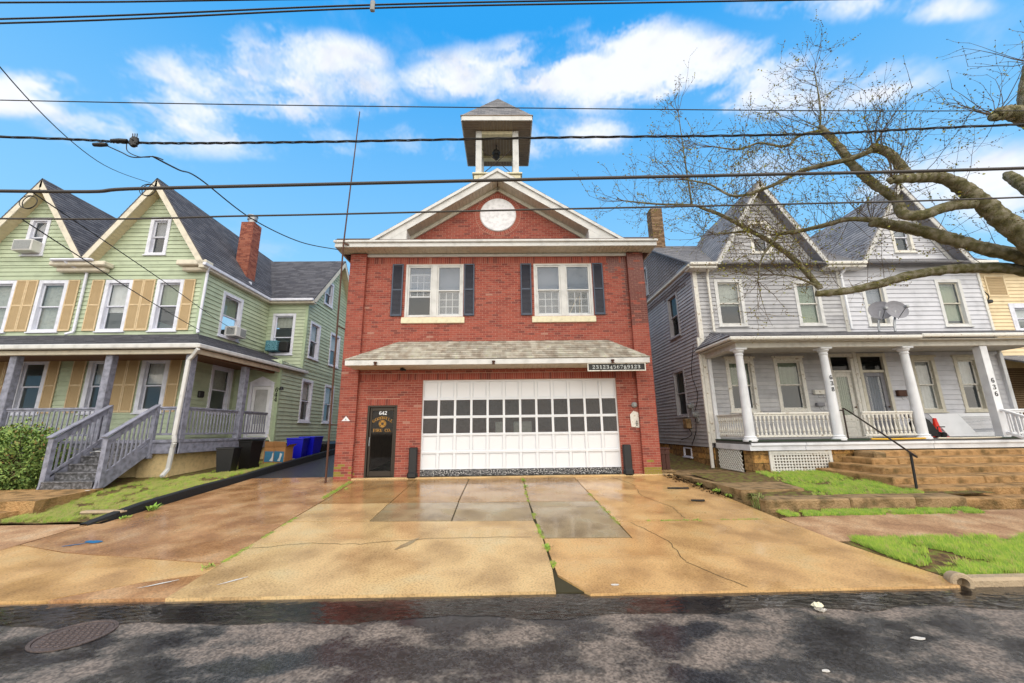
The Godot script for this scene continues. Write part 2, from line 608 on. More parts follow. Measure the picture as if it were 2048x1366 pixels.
func materials() -> void:
	noise_tex("grime", 3, 0.012, [[0.0, grey(0.86)], [0.45, grey(0.96)], [1.0, grey(1.0)]])
	noise_tex("speck", 4, 0.09, [[0.0, grey(0.70)], [0.33, grey(0.88)], [0.5, grey(0.96)], [1.0, grey(1.0)]], 512, 4)
	noise_tex("stain", 41, 0.012, [[0.0, grey(0.62)], [0.3, grey(0.85)], [0.5, grey(1.0)], [1.0, grey(1.0)]], 512, 6)
	noise_tex("speck_hard", 14, 0.22, [[0.0, grey(0.50)], [0.40, grey(0.74)], [0.55, grey(0.88)], [0.75, grey(1.0)], [1.0, grey(1.0)]], 1024, 3, FastNoiseLite.TYPE_VALUE)
	noise_tex("pebble", 15, 0.22, [[0.0, grey(0.70)], [0.45, grey(0.86)], [0.6, grey(0.95)], [1.0, grey(1.0)]], 1024, 3, FastNoiseLite.TYPE_VALUE)
	noise_tex("bump", 6, 0.08, [], 512, 4, FastNoiseLite.TYPE_SIMPLEX_SMOOTH, true, 6.0)
	noise_tex("ripple", 8, 0.018, [], 512, 3, FastNoiseLite.TYPE_SIMPLEX_SMOOTH, true, 10.0)
	noise_tex("concrete", 21, 0.004, [[0.0, Color(0.64, 0.53, 0.40)], [0.28, Color(0.74, 0.62, 0.47)], [0.45, Color(0.80, 0.68, 0.52)], [0.65, Color(0.85, 0.73, 0.56)], [1.0, Color(0.84, 0.76, 0.62)]], 1024, 6)
	noise_tex("aggregate", 22, 0.004, [[0.0, Color(0.60, 0.45, 0.32)], [0.4, Color(0.71, 0.545, 0.395)], [0.7, Color(0.80, 0.65, 0.49)], [1.0, Color(0.80, 0.69, 0.56)]], 1024, 6)
	noise_tex("wet", 23, 0.004, [[0.0, grey(0.12)], [0.45, grey(0.24)], [0.62, grey(0.45)], [1.0, grey(0.75)]], 512, 6)
	noise_tex("asphalt", 24, 0.0055, [[0.0, Color(0.19, 0.19, 0.205)], [0.41, Color(0.27, 0.27, 0.28)], [0.50, Color(0.36, 0.345, 0.33)], [0.58, Color(0.48, 0.44, 0.405)], [0.74, Color(0.57, 0.515, 0.47)], [1.0, Color(0.60, 0.54, 0.49)]], 1024, 7)
	noise_tex("asphalt_wet", 24, 0.0055, [[0.0, grey(0.10)], [0.42, grey(0.20)], [0.58, grey(0.5)], [1.0, grey(0.8)]], 1024, 7)
	T.asphalt.noise.fractal_gain = 0.64
	T.asphalt_wet.noise.fractal_gain = 0.64
	noise_tex("stone_tone", 25, 0.014, [[0.0, Color(0.30, 0.23, 0.13)], [0.4, Color(0.62, 0.48, 0.29)], [0.7, Color(0.74, 0.58, 0.36)], [1.0, Color(0.50, 0.44, 0.24)]], 512, 5)
	noise_tex("moss_concrete", 26, 0.010, [[0.0, Color(0.33, 0.28, 0.14)], [0.35, Color(0.52, 0.42, 0.27)], [0.65, Color(0.66, 0.54, 0.38)], [1.0, Color(0.60, 0.50, 0.34)]], 512, 5)
	noise_tex("bark", 27, 0.014, [[0.0, Color(0.30, 0.27, 0.18)], [0.35, Color(0.42, 0.40, 0.22)], [0.5, Color(0.52, 0.49, 0.32)], [0.62, Color(0.60, 0.56, 0.43)], [0.8, Color(0.65, 0.61, 0.50)], [1.0, Color(0.48, 0.49, 0.26)]], 512, 6)
	noise_tex("peel", 28, 0.03, [[0.0, Color(0.62, 0.62, 0.65)], [0.44, Color(0.62, 0.61, 0.63)], [0.50, Color(0.40, 0.33, 0.27)], [0.72, Color(0.34, 0.27, 0.21)], [0.78, Color(0.80, 0.80, 0.80)], [1.0, Color(0.84, 0.84, 0.84)]], 512, 4)
	noise_tex("peel_light", 29, 0.02, [[0.0, grey(0.90)], [0.4, grey(0.97)], [0.66, grey(1.0)], [0.78, Color(0.90, 0.88, 0.85)], [0.84, Color(0.70, 0.65, 0.60)], [1.0, Color(0.62, 0.56, 0.50)]], 512, 6)
	noise_tex("chips", 30, 0.06, [[0.0, Color(0.07, 0.075, 0.10)], [0.60, Color(0.09, 0.095, 0.12)], [0.66, Color(0.80, 0.80, 0.80)], [1.0, Color(0.9, 0.9, 0.9)]], 512, 4)
	noise_tex("shingle_tone", 31, 0.05, [[0.0, grey(0.62)], [0.5, grey(0.86)], [1.0, grey(1.0)]], 512, 4)
	noise_tex("soil", 32, 0.02, [[0.0, Color(0.24, 0.17, 0.10)], [0.5, Color(0.42, 0.32, 0.18)], [0.62, Color(0.40, 0.40, 0.15)], [1.0, Color(0.46, 0.50, 0.18)]], 512, 6)
	noise_tex("marble", 33, 0.02, [[0.0, grey(0.80)], [0.4, grey(0.88)], [0.5, grey(0.91)], [1.0, grey(0.94)]], 512, 5)
	noise_tex("teal_print", 34, 0.05, [[0.0, Color(0.05, 0.22, 0.28)], [0.5, Color(0.10, 0.38, 0.45)], [0.6, Color(0.6, 0.8, 0.85)], [1.0, Color(0.1, 0.3, 0.36)]], 256, 2)
	noise_tex("rail_wear", 35, 0.02, [[0.0, Color(0.44, 0.44, 0.47)], [0.35, Color(0.54, 0.55, 0.59)], [0.6, Color(0.60, 0.61, 0.66)], [1.0, Color(0.66, 0.67, 0.72)]], 512, 5)
	noise_tex("tread_wear", 36, 0.02, [[0.0, Color(0.16, 0.16, 0.16)], [0.5, Color(0.32, 0.32, 0.33)], [0.7, Color(0.44, 0.44, 0.46)], [1.0, Color(0.5, 0.5, 0.53)]], 512, 5)
	noise_tex("lichen", 37, 0.012, [[0.0, Color(0.60, 0.54, 0.49)], [0.4, Color(0.72, 0.69, 0.64)], [0.7, Color(0.82, 0.81, 0.78)], [0.88, Color(0.80, 0.80, 0.70)], [1.0, Color(0.66, 0.66, 0.46)]], 512, 6)
	# fire house
	var bc := [Color(0.625, 0.295, 0.235), Color(0.66, 0.325, 0.26), Color(0.58, 0.265, 0.215), Color(0.645, 0.345, 0.285), Color(0.50, 0.24, 0.205)]
	for i in 5:
		mk("brick%d" % i, bc[i], 0.75, "speck", 1.3, {"normal": "bump", "nscale": 0.4})
	mk("brick_pale", Color(0.70, 0.50, 0.44), 0.85, "speck", 1.3)
	mk("brick_moss", Color(0.56, 0.50, 0.20), 0.9, "speck", 1.3)
	mk("brick_wet", Color(0.43, 0.185, 0.145), 0.35, "speck", 1.3)
	mk("mortar", Color(0.74, 0.585, 0.515), 0.9, "grime", 0.5)
	mk("white", Color(0.83, 0.83, 0.825), 0.5, "grime", 0.35)
	mk("white_new", Color(0.90, 0.91, 0.93), 0.45, "grime", 0.2)
	mk("white_worn", Color(0.86, 0.85, 0.82), 0.6, "peel_light", 0.5)
	mk("door_white", Color(0.87, 0.88, 0.90), 0.45)
	mk("soffit", Color(0.82, 0.80, 0.74), 0.7, "grime", 0.5)
	mk("soffit_brown", Color(0.56, 0.50, 0.44), 0.7, "grime", 0.5)
	mk("backing_board", Color(0.82, 0.80, 0.74), 0.9)  # same pale tone as the soffit boards
	mk("brown_metal", Color(0.28, 0.20, 0.16), 0.5)
	mk("bronze", Color(0.20, 0.17, 0.14), 0.4, "", 1.0, {"metal": 0.4})
	mk("cream_stone", Color(0.89, 0.86, 0.74), 0.8, "grime", 0.8)
	mk("marble", Color(0.98, 0.98, 1.0), 0.5, "marble", 0.5)
	mk("navy", Color(0.19, 0.20, 0.25), 0.5, "grime", 0.6)
	mk("navy_frame", Color(0.25, 0.29, 0.36), 0.5, "grime", 0.6)
	mk("chips", Color(1, 1, 1), 0.6, "chips", 0.7)
	mk("black_rubber", Color(0.07, 0.075, 0.09), 0.45)
	mk("black", Color(0.05, 0.05, 0.055), 0.5)
	mk("gold", Color(0.66, 0.47, 0.10), 0.4, "speck", 3.0)
	mk("rust", Color(0.32, 0.19, 0.13), 0.7, "speck", 2.0)
	mk("canopy_shingle0", Color(0.80, 0.79, 0.77), 0.9, "lichen", 0.45)
	mk("canopy_shingle1", Color(0.73, 0.72, 0.70), 0.9, "lichen", 0.45)
	mk("canopy_shingle2", Color(0.86, 0.85, 0.83), 0.9, "lichen", 0.45)
	mk("glass", Color(0.45, 0.50, 0.54), 0.03, "", 1.0, {"alpha": 0.18, "spec": 0.5})
	mk("glass_dark", Color(0.07, 0.075, 0.08), 0.03, "", 1.0, {"alpha": 0.6, "spec": 0.3})
	mk("glass_sky_tint", Color(0.52, 0.58, 0.66), 0.04, "", 1.0, {"alpha": 0.45, "spec": 0.5})  # pale sky reflection put into the pane colour
	mk("glass_garage", Color(0.42, 0.42, 0.43), 0.04, "grime", 0.6, {"alpha": 0.45, "spec": 0.4})
	mk("rake_grey", Color(0.76, 0.76, 0.755), 0.7, "peel_light", 0.5)
	mk("blind", Color(0.80, 0.82, 0.82), 0.9, "grime", 0.5)
	mk("blind_grey", Color(0.56, 0.58, 0.62), 0.9, "grime", 0.5)
	mk("curtain", Color(0.70, 0.72, 0.68), 0.95, "grime", 1.0)
	mk("curtain_green", Color(0.52, 0.58, 0.48), 0.95, "grime", 1.0)
	mk("room", Color(0.24, 0.22, 0.20), 0.95)
	mk("room_floor", Color(0.30, 0.28, 0.25), 0.9)
	# green house
	var gc := [Color(0.71, 0.76, 0.65), Color(0.73, 0.78, 0.67), Color(0.69, 0.74, 0.63)]
	for i in 3:
		mk("mint%d" % i, gc[i], 0.6, "grime", 0.25)
	mk("mint_trim", Color(0.66, 0.73, 0.60), 0.6, "grime", 0.4)
	mk("mint_back", Color(0.71, 0.76, 0.65), 0.7)
	mk("tan_trim", Color(0.86, 0.83, 0.76), 0.6, "grime", 0.4)
	mk("tan_soffit", Color(0.84, 0.78, 0.65), 0.7, "grime", 0.4)
	mk("trim_blue_white", Color(0.87, 0.88, 0.93), 0.5, "grime", 0.4)
	mk("shutter", Color(0.83, 0.74, 0.59), 0.65, "grime", 0.6)
	mk("shutter_louver", Color(0.77, 0.67, 0.51), 0.7, "speck", 0.8)
	mk("rail_grey", Color(0.88, 0.88, 0.91), 0.6, "rail_wear", 0.5)
	mk("tread", Color(1, 1, 1), 0.45, "tread_wear", 0.8)
	for i in 3:
		mk("roof%d" % i, [Color(0.38, 0.38, 0.415), Color(0.43, 0.43, 0.46), Color(0.335, 0.335, 0.37)][i], 0.85, "shingle_tone", 1.2)
	mk("stucco", Color(0.93, 0.83, 0.62), 0.9, "grime", 0.8, {"normal": "bump", "nscale": 1.2})
	mk("brown_board", Color(0.44, 0.29, 0.16), 0.7, "grime", 0.6)
	for i in 3:
		mk("chimney_brick%d" % i, [Color(0.60, 0.34, 0.27), Color(0.66, 0.40, 0.32), Color(0.53, 0.28, 0.23)][i], 0.85, "speck", 1.5)
	mk("galvanised", Color(0.62, 0.63, 0.64), 0.4, "grime", 1.0, {"metal": 0.6})
	# grey house
	for i in 3:
		mk("clap%d" % i, [Color(0.70, 0.70, 0.715), Color(0.67, 0.67, 0.685), Color(0.725, 0.725, 0.735)][i], 0.65, "grime", 0.35)
		mk("vinyl%d" % i, [Color(0.79, 0.795, 0.825), Color(0.77, 0.775, 0.805), Color(0.80, 0.805, 0.835)][i], 0.5, "grime", 0.25)
	mk("clap_peel", Color(1, 1, 1), 0.85, "peel", 0.8)
	mk("clap_back", Color(0.69, 0.69, 0.725), 0.8)
	for i in 3:
		mk("slate%d" % i, [Color(0.60, 0.60, 0.62), Color(0.66, 0.655, 0.67), Color(0.55, 0.55, 0.575)][i], 0.75, "shingle_tone", 1.0)
	for i in 3:
		mk("stone%d" % i, [Color(1, 1, 1), Color(0.86, 0.84, 0.80), Color(1.1, 1.06, 0.98)][i], 0.85, "stone_tone", 0.7, {"normal": "bump", "nscale": 1.5})
	mk("stone_joint", Color(0.36, 0.29, 0.19), 0.95)
	mk("green_carpet", Color(0.20, 0.27, 0.20), 0.95, "speck", 2.0)
	mk("porch_floor", Color(0.40, 0.40, 0.40), 0.8, "grime", 0.5)
	mk("ceiling_white", Color(0.80, 0.79, 0.76), 0.7, "grime", 0.5)
	mk("old_brick", Color(0.50, 0.40, 0.30), 0.95, "speck", 1.5)
	mk("old_brick1", Color(0.58, 0.48, 0.38), 0.95, "speck", 1.5)
	mk("old_brick2", Color(0.42, 0.33, 0.25), 0.95, "speck", 1.5)
	mk("dish", Color(0.50, 0.50, 0.53), 0.5, "grime", 1.0)
	mk("tan_siding0", Color(0.90, 0.82, 0.67), 0.6, "grime", 0.25)
	mk("tan_siding1", Color(0.88, 0.80, 0.65), 0.6, "grime", 0.25)
	# ground
	mk("concrete", Color(1.0, 0.99, 0.93), 0.85, "concrete", 0.2, {"rough_tex": "wet", "detail": "speck", "dscale": 0.55})
	mk("concrete_orange", Color(0.98, 0.92, 0.81), 0.85, "concrete", 0.23, {"rough_tex": "wet", "detail": "speck", "dscale": 0.6})
	mk("concrete_grey", Color(0.76, 0.78, 0.78), 0.7, "concrete", 0.27, {"rough_tex": "wet", "detail": "speck", "dscale": 0.6})
	mk("concrete_brown", Color(0.80, 0.74, 0.64), 0.5, "concrete", 0.24, {"rough_tex": "wet", "detail": "speck", "dscale": 0.5})
	mk("aggregate", Color(1.0, 0.97, 0.92), 0.8, "aggregate", 0.25, {"rough_tex": "wet", "detail": "pebble", "dscale": 0.28})
	mk("sidewalk", Color(1.0, 1.0, 1.0), 0.85, "aggregate", 0.3, {"detail": "pebble", "dscale": 0.3})
	mk("asphalt", Color(1, 1, 1), 1.0, "asphalt", 0.16, {"rough_tex": "asphalt_wet", "detail": "speck_hard", "dscale": 0.24})
	M.asphalt.uv1_scale = Vector3(0.13, 0.16, 0.19)
	mk("alley", Color(0.27, 0.27, 0.29), 0.35, "speck_hard", 1.2, {"normal": "bump", "nscale": 0.5})
	mk("water", Color(0.09, 0.085, 0.08), 0.10, "", 0.8, {"alpha": 0.55, "normal": "ripple", "nscale": 0.16, "spec": 0.6})
	M.water.uv1_scale = Vector3(0.35, 0.8, 1.1)
	mk("soil", Color(1, 1, 1), 0.95, "soil", 0.5, {"normal": "bump", "nscale": 1.0})
	mk("moss_concrete", Color(1, 1, 1), 0.7, "moss_concrete", 0.5, {"normal": "bump", "nscale": 0.7, "detail": "speck", "dscale": 2.0})
	mk("step_concrete", Color(1.12, 1.07, 1.0), 0.75, "moss_concrete", 0.45, {"normal": "bump", "nscale": 0.7, "detail": "speck", "dscale": 2.0})
	mk("joint_soil", Color(0.22, 0.20, 0.11), 0.95, "grime", 1.0)
	mk("black_kerb", Color(0.115, 0.12, 0.125), 0.6, "grime", 0.9, {"normal": "bump", "nscale": 0.8})
	mk("kerb_stone", Color(0.68, 0.60, 0.49), 0.8, "grime", 0.8, {"normal": "bump", "nscale": 0.6})
	mk("blue_paint", Color(0.10, 0.42, 0.62), 0.7, "speck", 2.0)
	mk("white_paint", Color(0.85, 0.83, 0.80), 0.7, "speck", 2.0)
	mk("grass", Color(1, 1, 1), 0.8, "", 1.0, {"vc": true})
	M.grass.backlight_enabled = true
	M.grass.backlight = Color(0.12, 0.16, 0.02)
	mk("leaf", Color(1, 1, 1), 0.7, "", 1.0, {"vc": true})
	mk("bark", Color(0.88, 0.89, 0.95), 0.9, "bark", 0.8, {"normal": "bump", "nscale": 2.0})
	mk("twig", Color(0.34, 0.28, 0.21), 0.9)
	mk("cable", Color(0.10, 0.09, 0.085), 0.6)
	mk("cable_grey", Color(0.24, 0.22, 0.21), 0.6)
	mk("iron", Color(0.20, 0.14, 0.11), 0.6, "speck", 3.0)
	mk("cover_iron", Color(0.44, 0.38, 0.36), 0.5, "speck_hard", 0.6, {"metal": 0.2})
	mk("blue_plastic", Color(0.05, 0.07, 0.72), 0.4)
	mk("black_plastic", Color(0.075, 0.08, 0.09), 0.4, "grime", 1.0)
	mk("cardboard", Color(0.66, 0.48, 0.30), 0.9, "grime", 1.5)
	mk("box_print", Color(0.20, 0.46, 0.60), 0.7, "grime", 2.0)
	mk("orange", Color(0.90, 0.16, 0.06), 0.5)
	mk("purple", Color(0.24, 0.14, 0.42), 0.7)
	mk("wood_brown", Color(0.30, 0.16, 0.12), 0.7, "grime", 1.0)
	mk("yellow_hose", Color(0.85, 0.66, 0.10), 0.5)
	mk("green_hose", Color(0.10, 0.22, 0.10), 0.6)
	mk("teal_print", Color(1, 1, 1), 0.7, "teal_print", 2.0)
	mk("meter", Color(0.55, 0.56, 0.56), 0.4, "grime", 2.0)
	mk("dead_leaf", Color(1, 1, 1), 0.9, "", 1.0, {"vc": true})

# ---------------------------------------------------------------- ground
const SLOPE := 0.0717
func gy(z: float) -> float:
	return 0.10 + SLOPE * (-5.5 - z)

func slab(called: String, pts: Array, m: Material, parent: Node, lift := 0.0, th := 0.12) -> MeshInstance3D:
	var st := S()
	var poly := PackedVector2Array()
	for p in pts:
		poly.append(Vector2(p[0], -5.5 - p[1]))
	prism(st, Vector3(0, 0.10, -5.5), X, Vector3(0, SLOPE, -1), Y, poly, -th, lift)
	return obj(called, st, m, parent)

func grass_patch(called: String, label: String, count: int, where: Callable, hlo: float, hhi: float, seed: int, dry := 0.3) -> void:
	var r := RandomNumberGenerator.new()
	r.seed = seed
	var st := S()
	for i in 10:
		var a := r.randf() * TAU
		var o := Vector3(cos(a), 0, sin(a)) * r.randf() * 0.035
		var side := Vector3(1, 0, r.randf_range(-0.5, 0.5)).normalized() * 0.0045
		var lean := Vector3(r.randf_range(-0.5, 0.5), 0, r.randf_range(-0.45, 0.25))
		var h := r.randf_range(0.5, 1.0)
		var mid := o + Vector3(0, h * 0.6, 0) + lean * 0.03
		var tip := o + Vector3(0, h, 0) + lean * 0.08
		var up := Vector3(0, 0.75, 0.65).normalized()
		for q in [[o - side, mid + side * 0.7, o + side], [o - side, mid - side * 0.7, mid + side * 0.7], [mid - side * 0.7, tip, mid + side * 0.7]]:
			for p in q:
				st.set_normal(up)
				st.set_color(Color.WHITE)
				st.add_vertex(p)
	var mm := MultiMesh.new()
	mm.transform_format = MultiMesh.TRANSFORM_3D
	mm.use_colors = true
	mm.mesh = st.commit()
	var xs := []
	var cs := []
	var tries := 0
	while xs.size() < count and tries < count * 12:
		tries += 1
		var p = where.call(r)
		if p == null:
			continue
		var h := r.randf_range(hlo, hhi)
		var b := Basis(Y, r.randf_range(-0.6, 0.6)).scaled(Vector3(1.0 + h, h, 1.0 + h))
		xs.append(Transform3D(b, p))
		var g := Color(0.14, 0.30, 0.02).lerp(Color(0.40, 0.53, 0.055), r.randf())
		if r.randf() < dry:
			g = g.lerp(Color(0.42, 0.34, 0.13), 0.3 + r.randf() * 0.7)
		cs.append(g)
	mm.instance_count = xs.size()
	for i in xs.size():
		mm.set_instance_transform(i, xs[i])
		mm.set_instance_color(i, cs[i])
	var o := MultiMeshInstance3D.new()
	o.multimesh = mm
	o.material_override = M.grass
	o.name = numbered(called)
	add_child(o)
	tag(o, label, "grass")
	stuff(o)

func ground() -> void:
	# the land behind everything
	var st := S()
	for q in [[-5.2, -13.0, gy(-5.2) - 0.10, gy(-13.0) - 0.10], [-13.0, -24.0, gy(-13.0) - 0.10, gy(-24.0) - 0.10], [-24.0, -300.0, gy(-24.0) - 0.10, gy(-24.0) - 0.10]]:
		quad(st, Vector3(-300, q[2], q[0]), Vector3(300, q[2], q[0]), Vector3(300, q[3], q[1]), Vector3(-300, q[3], q[1]), Y)
	quad(st, Vector3(-300, -0.05, 300), Vector3(300, -0.05, 300), Vector3(300, -0.05, -5.2), Vector3(-300, -0.05, -5.2), Y)
	struct("ground", st, M.soil)
	st = S()
	quad(st, Vector3(-120, 0.05, -5.32), Vector3(120, 0.05, -5.32), Vector3(120, 0.05, 6.5), Vector3(-120, 0.05, 6.5), Y)
	struct("street", st, M.asphalt)
	# water running along the gutter, an uneven sheet over the asphalt
	st = S()
	var r := RandomNumberGenerator.new()
	r.seed = 7
	var n := FastNoiseLite.new()
	n.seed = 9
	n.frequency = 0.5
	var prev := []
	for i in 161:
		var x := -16.0 + i * 0.2
		var near := -4.72 + n.get_noise_1d(x) * 0.22 + n.get_noise_1d(x * 4.0) * 0.05
		var row := [Vector3(x, 0.056, -5.30), Vector3(x, 0.056, near)]
		if prev:
			quad(st, prev[0], row[0], row[1], prev[1], Y)
		prev = row
	struct("gutter_water", st, M.water)
	# driveway apron: slabs with open joints
	var drive := Node3D.new()
	drive.name = "driveway"
	drive.set_meta("kind", "structure")
	add_child(drive)
	var g := 0.012
	slab("slab", [[-4.42, -12.5], [-2.65 - g, -12.5], [-2.65 - g, -9.66], [-4.26, -9.70]], M.concrete_brown, drive)
	slab("slab", [[-2.65 + g, -12.5], [-1.1 - g, -12.5], [-1.1 - g, -9.64], [-2.65 + g, -9.66]], M.concrete_brown, drive, 0.003)
	slab("slab", [[-1.1 + g, -12.5], [0.48 - g, -12.5], [0.5 - g, -9.60], [-1.1 + g, -9.63]], M.concrete_brown, drive, -0.002)
	slab("slab", [[0.48 + g, -12.5], [2.0 - g, -12.5], [2.03 - g, -9.53], [0.5 + g, -9.58]], M.concrete_brown, drive, 0.002)
	slab("slab", [[2.0 + g, -12.5], [5.0, -12.5], [5.15, -8.0], [2.04 + g, -8.02]], M.concrete_orange, drive)
	slab("slab", [[-4.26, -9.67], [-2.66 - g, -9.63], [-2.64 - g, -8.29], [-4.24, -8.34]], M.concrete, drive)
	slab("slab", [[-2.66 + g, -9.63], [-1.09 - g, -9.61], [-1.06 - g, -8.22], [-2.64 + g, -8.27]], M.concrete_grey, drive, 0.004)
	slab("slab", [[-1.09 + g, -9.60], [0.5 - g, -9.57], [0.52 - g, -8.14], [-1.06 + g, -8.20]], M.concrete_grey, drive, -0.002)
	slab("slab", [[0.5 + g, -9.56], [2.03 - g, -9.50], [2.06 - g, -7.12], [0.58 + g, -7.16]], M.concrete_grey, drive, 0.003)
	slab("slab", [[-4.24, -8.31], [0.52 - g, -8.12], [0.6 - g, -7.14], [0.62 - g, -5.9], [0.58, -5.30], [-4.05, -5.32]], M.concrete, drive)
	slab("slab", [[2.06 + g, -7.98], [5.16, -7.97], [5.24, -6.76], [5.40, -6.0], [5.52, -5.45], [5.45, -5.24], [0.98, -5.22], [0.66, -5.75], [0.6 + g, -7.13], [2.06 + g, -7.09]], M.concrete_orange, drive, 0.002)
	for k in [[[-4.1, -6.9], [-3.2, -7.1], [-2.4, -7.02], [-1.2, -7.25], [0.4, -7.2]], [[2.3, -7.9], [2.6, -6.9], [2.5, -6.1], [2.9, -5.3]], [[3.1, -12.3], [3.4, -11.2], [3.2, -10.0], [3.5, -8.9], [3.4, -8.1]]]:
		st = S()
		for i in k.size() - 1:
			for q in 6:
				var t0 := q / 6.0
				var t1 := (q + 1) / 6.0
				var a := Vector2(lerpf(k[i][0], k[i + 1][0], t0), lerpf(k[i][1], k[i + 1][1], t0)) + Vector2(n.get_noise_2d(i * 9.0 + q, 1.0), n.get_noise_2d(i * 9.0 + q, 7.0)) * 0.06
				var b := Vector2(lerpf(k[i][0], k[i + 1][0], t1), lerpf(k[i][1], k[i + 1][1], t1)) + Vector2(n.get_noise_2d(i * 9.0 + q + 1, 1.0), n.get_noise_2d(i * 9.0 + q + 1, 7.0)) * 0.06
				var w := Vector2(b.y - a.y, a.x - b.x).normalized() * 0.005
				quad(st, Vector3(a.x - w.x, gy(a.y - w.y) + 0.006, a.y - w.y), Vector3(a.x + w.x, gy(a.y + w.y) + 0.006, a.y + w.y), Vector3(b.x + w.x, gy(b.y + w.y) + 0.006, b.y + w.y), Vector3(b.x - w.x, gy(b.y - w.y) + 0.006, b.y - w.y), Y)
		obj("crack", st, M.joint_soil, drive)
	# moss and soil in the joints lies 2 cm down
	st = S()
	var poly := PackedVector2Array([Vector2(-4.5, -0.1), Vector2(5.1, -0.25), Vector2(5.1, 7.05), Vector2(-4.5, 7.05)])
	prism(st, Vector3(0, 0.10, -5.5), X, Vector3(0, SLOPE, -1), Y, poly, -0.11, -0.022)
	obj("joint_bed", st, M.joint_soil, drive)
	st = S()
	wb(st, -4.6, 5.0, 0.45, 0.635, -12.62, -12.44, 0.01)
	obj("threshold", st, M.concrete, drive)
	var lane := Node3D.new()
	lane.name = "side_lane"
	lane.set_meta("kind", "structure")
	add_child(lane)
	slab("slab", [[-4.30, -9.7], [-4.47, -12.95], [-7.80, -12.95], [-7.86, -8.42], [-8.06, -8.40], [-8.06, -7.3], [-6.9, -6.9], [-4.12, -6.35], [-4.27, -8.33]], M.aggregate, lane, -0.004)
	slab("slab", [[-8.06, -7.28], [-6.9, -6.88], [-4.12, -6.33], [-4.10, -6.0], [-4.75, -5.78], [-5.5, -5.34], [-9.6, -5.34]], M.concrete_orange, lane, -0.006)
	slab("slab", [[-4.72, -5.76], [-4.09, -5.97], [-4.05, -5.33], [-5.42, -5.33]], M.aggregate, lane, 0.0)
	slab("slab", [[-8.09, -8.40], [-8.09, -5.34], [-30, -5.34], [-30, -8.40]], M.sidewalk, lane, 0.0)
	st = S()
	prism(st, Vector3(0, 0.10, -5.5), X, Vector3(0, SLOPE, -1), Y, PackedVector2Array([Vector2(-8.0, 7.47), Vector2(-4.9, 7.47), Vector2(-5.3, 20), Vector2(-7.6, 20)]), -0.12, -0.02)
	obj("asphalt_lane", st, M.alley, lane)
	# pavement to the right
	var walk := Node3D.new()
	walk.name = "pavement"
	walk.set_meta("kind", "structure")
	add_child(walk)
	var xs := [5.19, 8.6, 11.4, 14.2, 17.0, 22.0, 40.0]
	for i in 6:
		slab("slab", [[xs[i] + 0.012, -6.78], [xs[i + 1] - 0.012, -6.70], [xs[i + 1] - 0.012, -8.36], [xs[i] + 0.012, -8.05 if i == 0 else -8.36]], M.sidewalk, walk, -0.004 * (i % 2))
	# kerb stones along the grass verge, the first one broken
	var kerb := Node3D.new()
	kerb.name = "kerb"
	kerb.set_meta("kind", "structure")
	add_child(kerb)
	var kx := [5.58, 6.55, 8.3, 10.2, 12.1, 14.0, 16.0, 19.0, 23.0]
	for i in 8:
		st = S()
		wb(st, kx[i] + 0.015, kx[i + 1] - 0.015, -0.1, 0.15 + 0.006 * (i % 3), -5.42 - 0.01 * (i % 2), -5.25, 0.03)
		obj("kerb_stone", st, M.kerb_stone, kerb)
	st = S()
	lathe(st, Vector3(5.50, 0.10, -5.24), [Vector2(0.0, -0.2), Vector2(0.10, -0.18), Vector2(0.115, -0.02), Vector2(0.10, 0.0), Vector2(0.062, 0.0), Vector2(0.05, -0.12), Vector2(0.0, -0.13)], 14, Vector3(-0.35, 0.05, 0.93).normalized())
	obj("drain_pipe_end", st, M.kerb_stone, kerb)
	# verge
	st = S()
	prism(st, Vector3(0, 0.085, -5.5), X, Vector3(0, SLOPE, -1), Y, PackedVector2Array([Vector2(5.255, 1.24), Vector2(5.415, 0.5), Vector2(5.55, -0.08), Vector2(40, -0.08), Vector2(40, 1.2)]), -0.1, 0.02)
	struct("verge", st, M.soil)
	# left lawn, raised behind a black kerb
	st = S()
	var fn := FastNoiseLite.new()
	fn.seed = 2
	fn.frequency = 0.4
	var gridx := 40
	var gridz := 30
	for i in gridx:
		for j in gridz:
			var c := []
			for o in [[0, 0], [1, 0], [1, 1], [0, 1]]:
				var x: float = -7.93 - (i + o[0]) * 0.4
				var z: float = -8.42 - (j + o[1]) * 0.42
				c.append(Vector3(x, lawn_y(x, z), z))
			quad(st, c[0], c[1], c[2], c[3], Y)
	struct("lawn", st, M.soil)
	st = S()
	var kp := [[-8.02, -8.30, 0.02], [-7.92, -8.75, 0.10], [-7.90, -9.4, 0.15], [-7.88, -11.0, 0.17], [-7.86, -12.7, 0.14], [-7.86, -14.2, 0.17], [-7.70, -17.0, 0.2], [-7.6, -21.0, 0.2]]
	for i in kp.size() - 1:
		var a: Array = kp[i]
		var b: Array = kp[i + 1]
		var p0 := Vector3(a[0], gy(a[1]) + a[2], a[1])
		var p1 := Vector3(b[0], gy(b[1]) + b[2], b[1])
		var w := Vector3(-0.14, 0, 0)
		var dn := Vector3(0.03, -0.35, 0)
		var c := Vector3(-0.02, 0.015, 0)
		quad(st, p0 + c, p1 + c, p1 + w + Y * 0.015, p0 + w + Y * 0.015, Y)
		quad(st, p0, p1, p1 + dn, p0 + dn, X)
		quad(st, p0, p1, p1 + c, p0 + c, X + Y)
		quad(st, p0 + w + Y * 0.015, p1 + w + Y * 0.015, p1 + w - Y * 0.3, p0 + w - Y * 0.3, -X)
	var k := struct("lawn_kerb", st, M.black_kerb)
	# concrete landing and step at the foot of the wooden stairs
	st = S()
	var fp := PackedVector2Array([Vector2(-10.36, -10.95), Vector2(-9.86, -9.0), Vector2(-20, -9.0), Vector2(-20, -10.95)])
	prism(st, Vector3(0, 0, 0), X, Z, Y, fp, 0.1, 0.655)
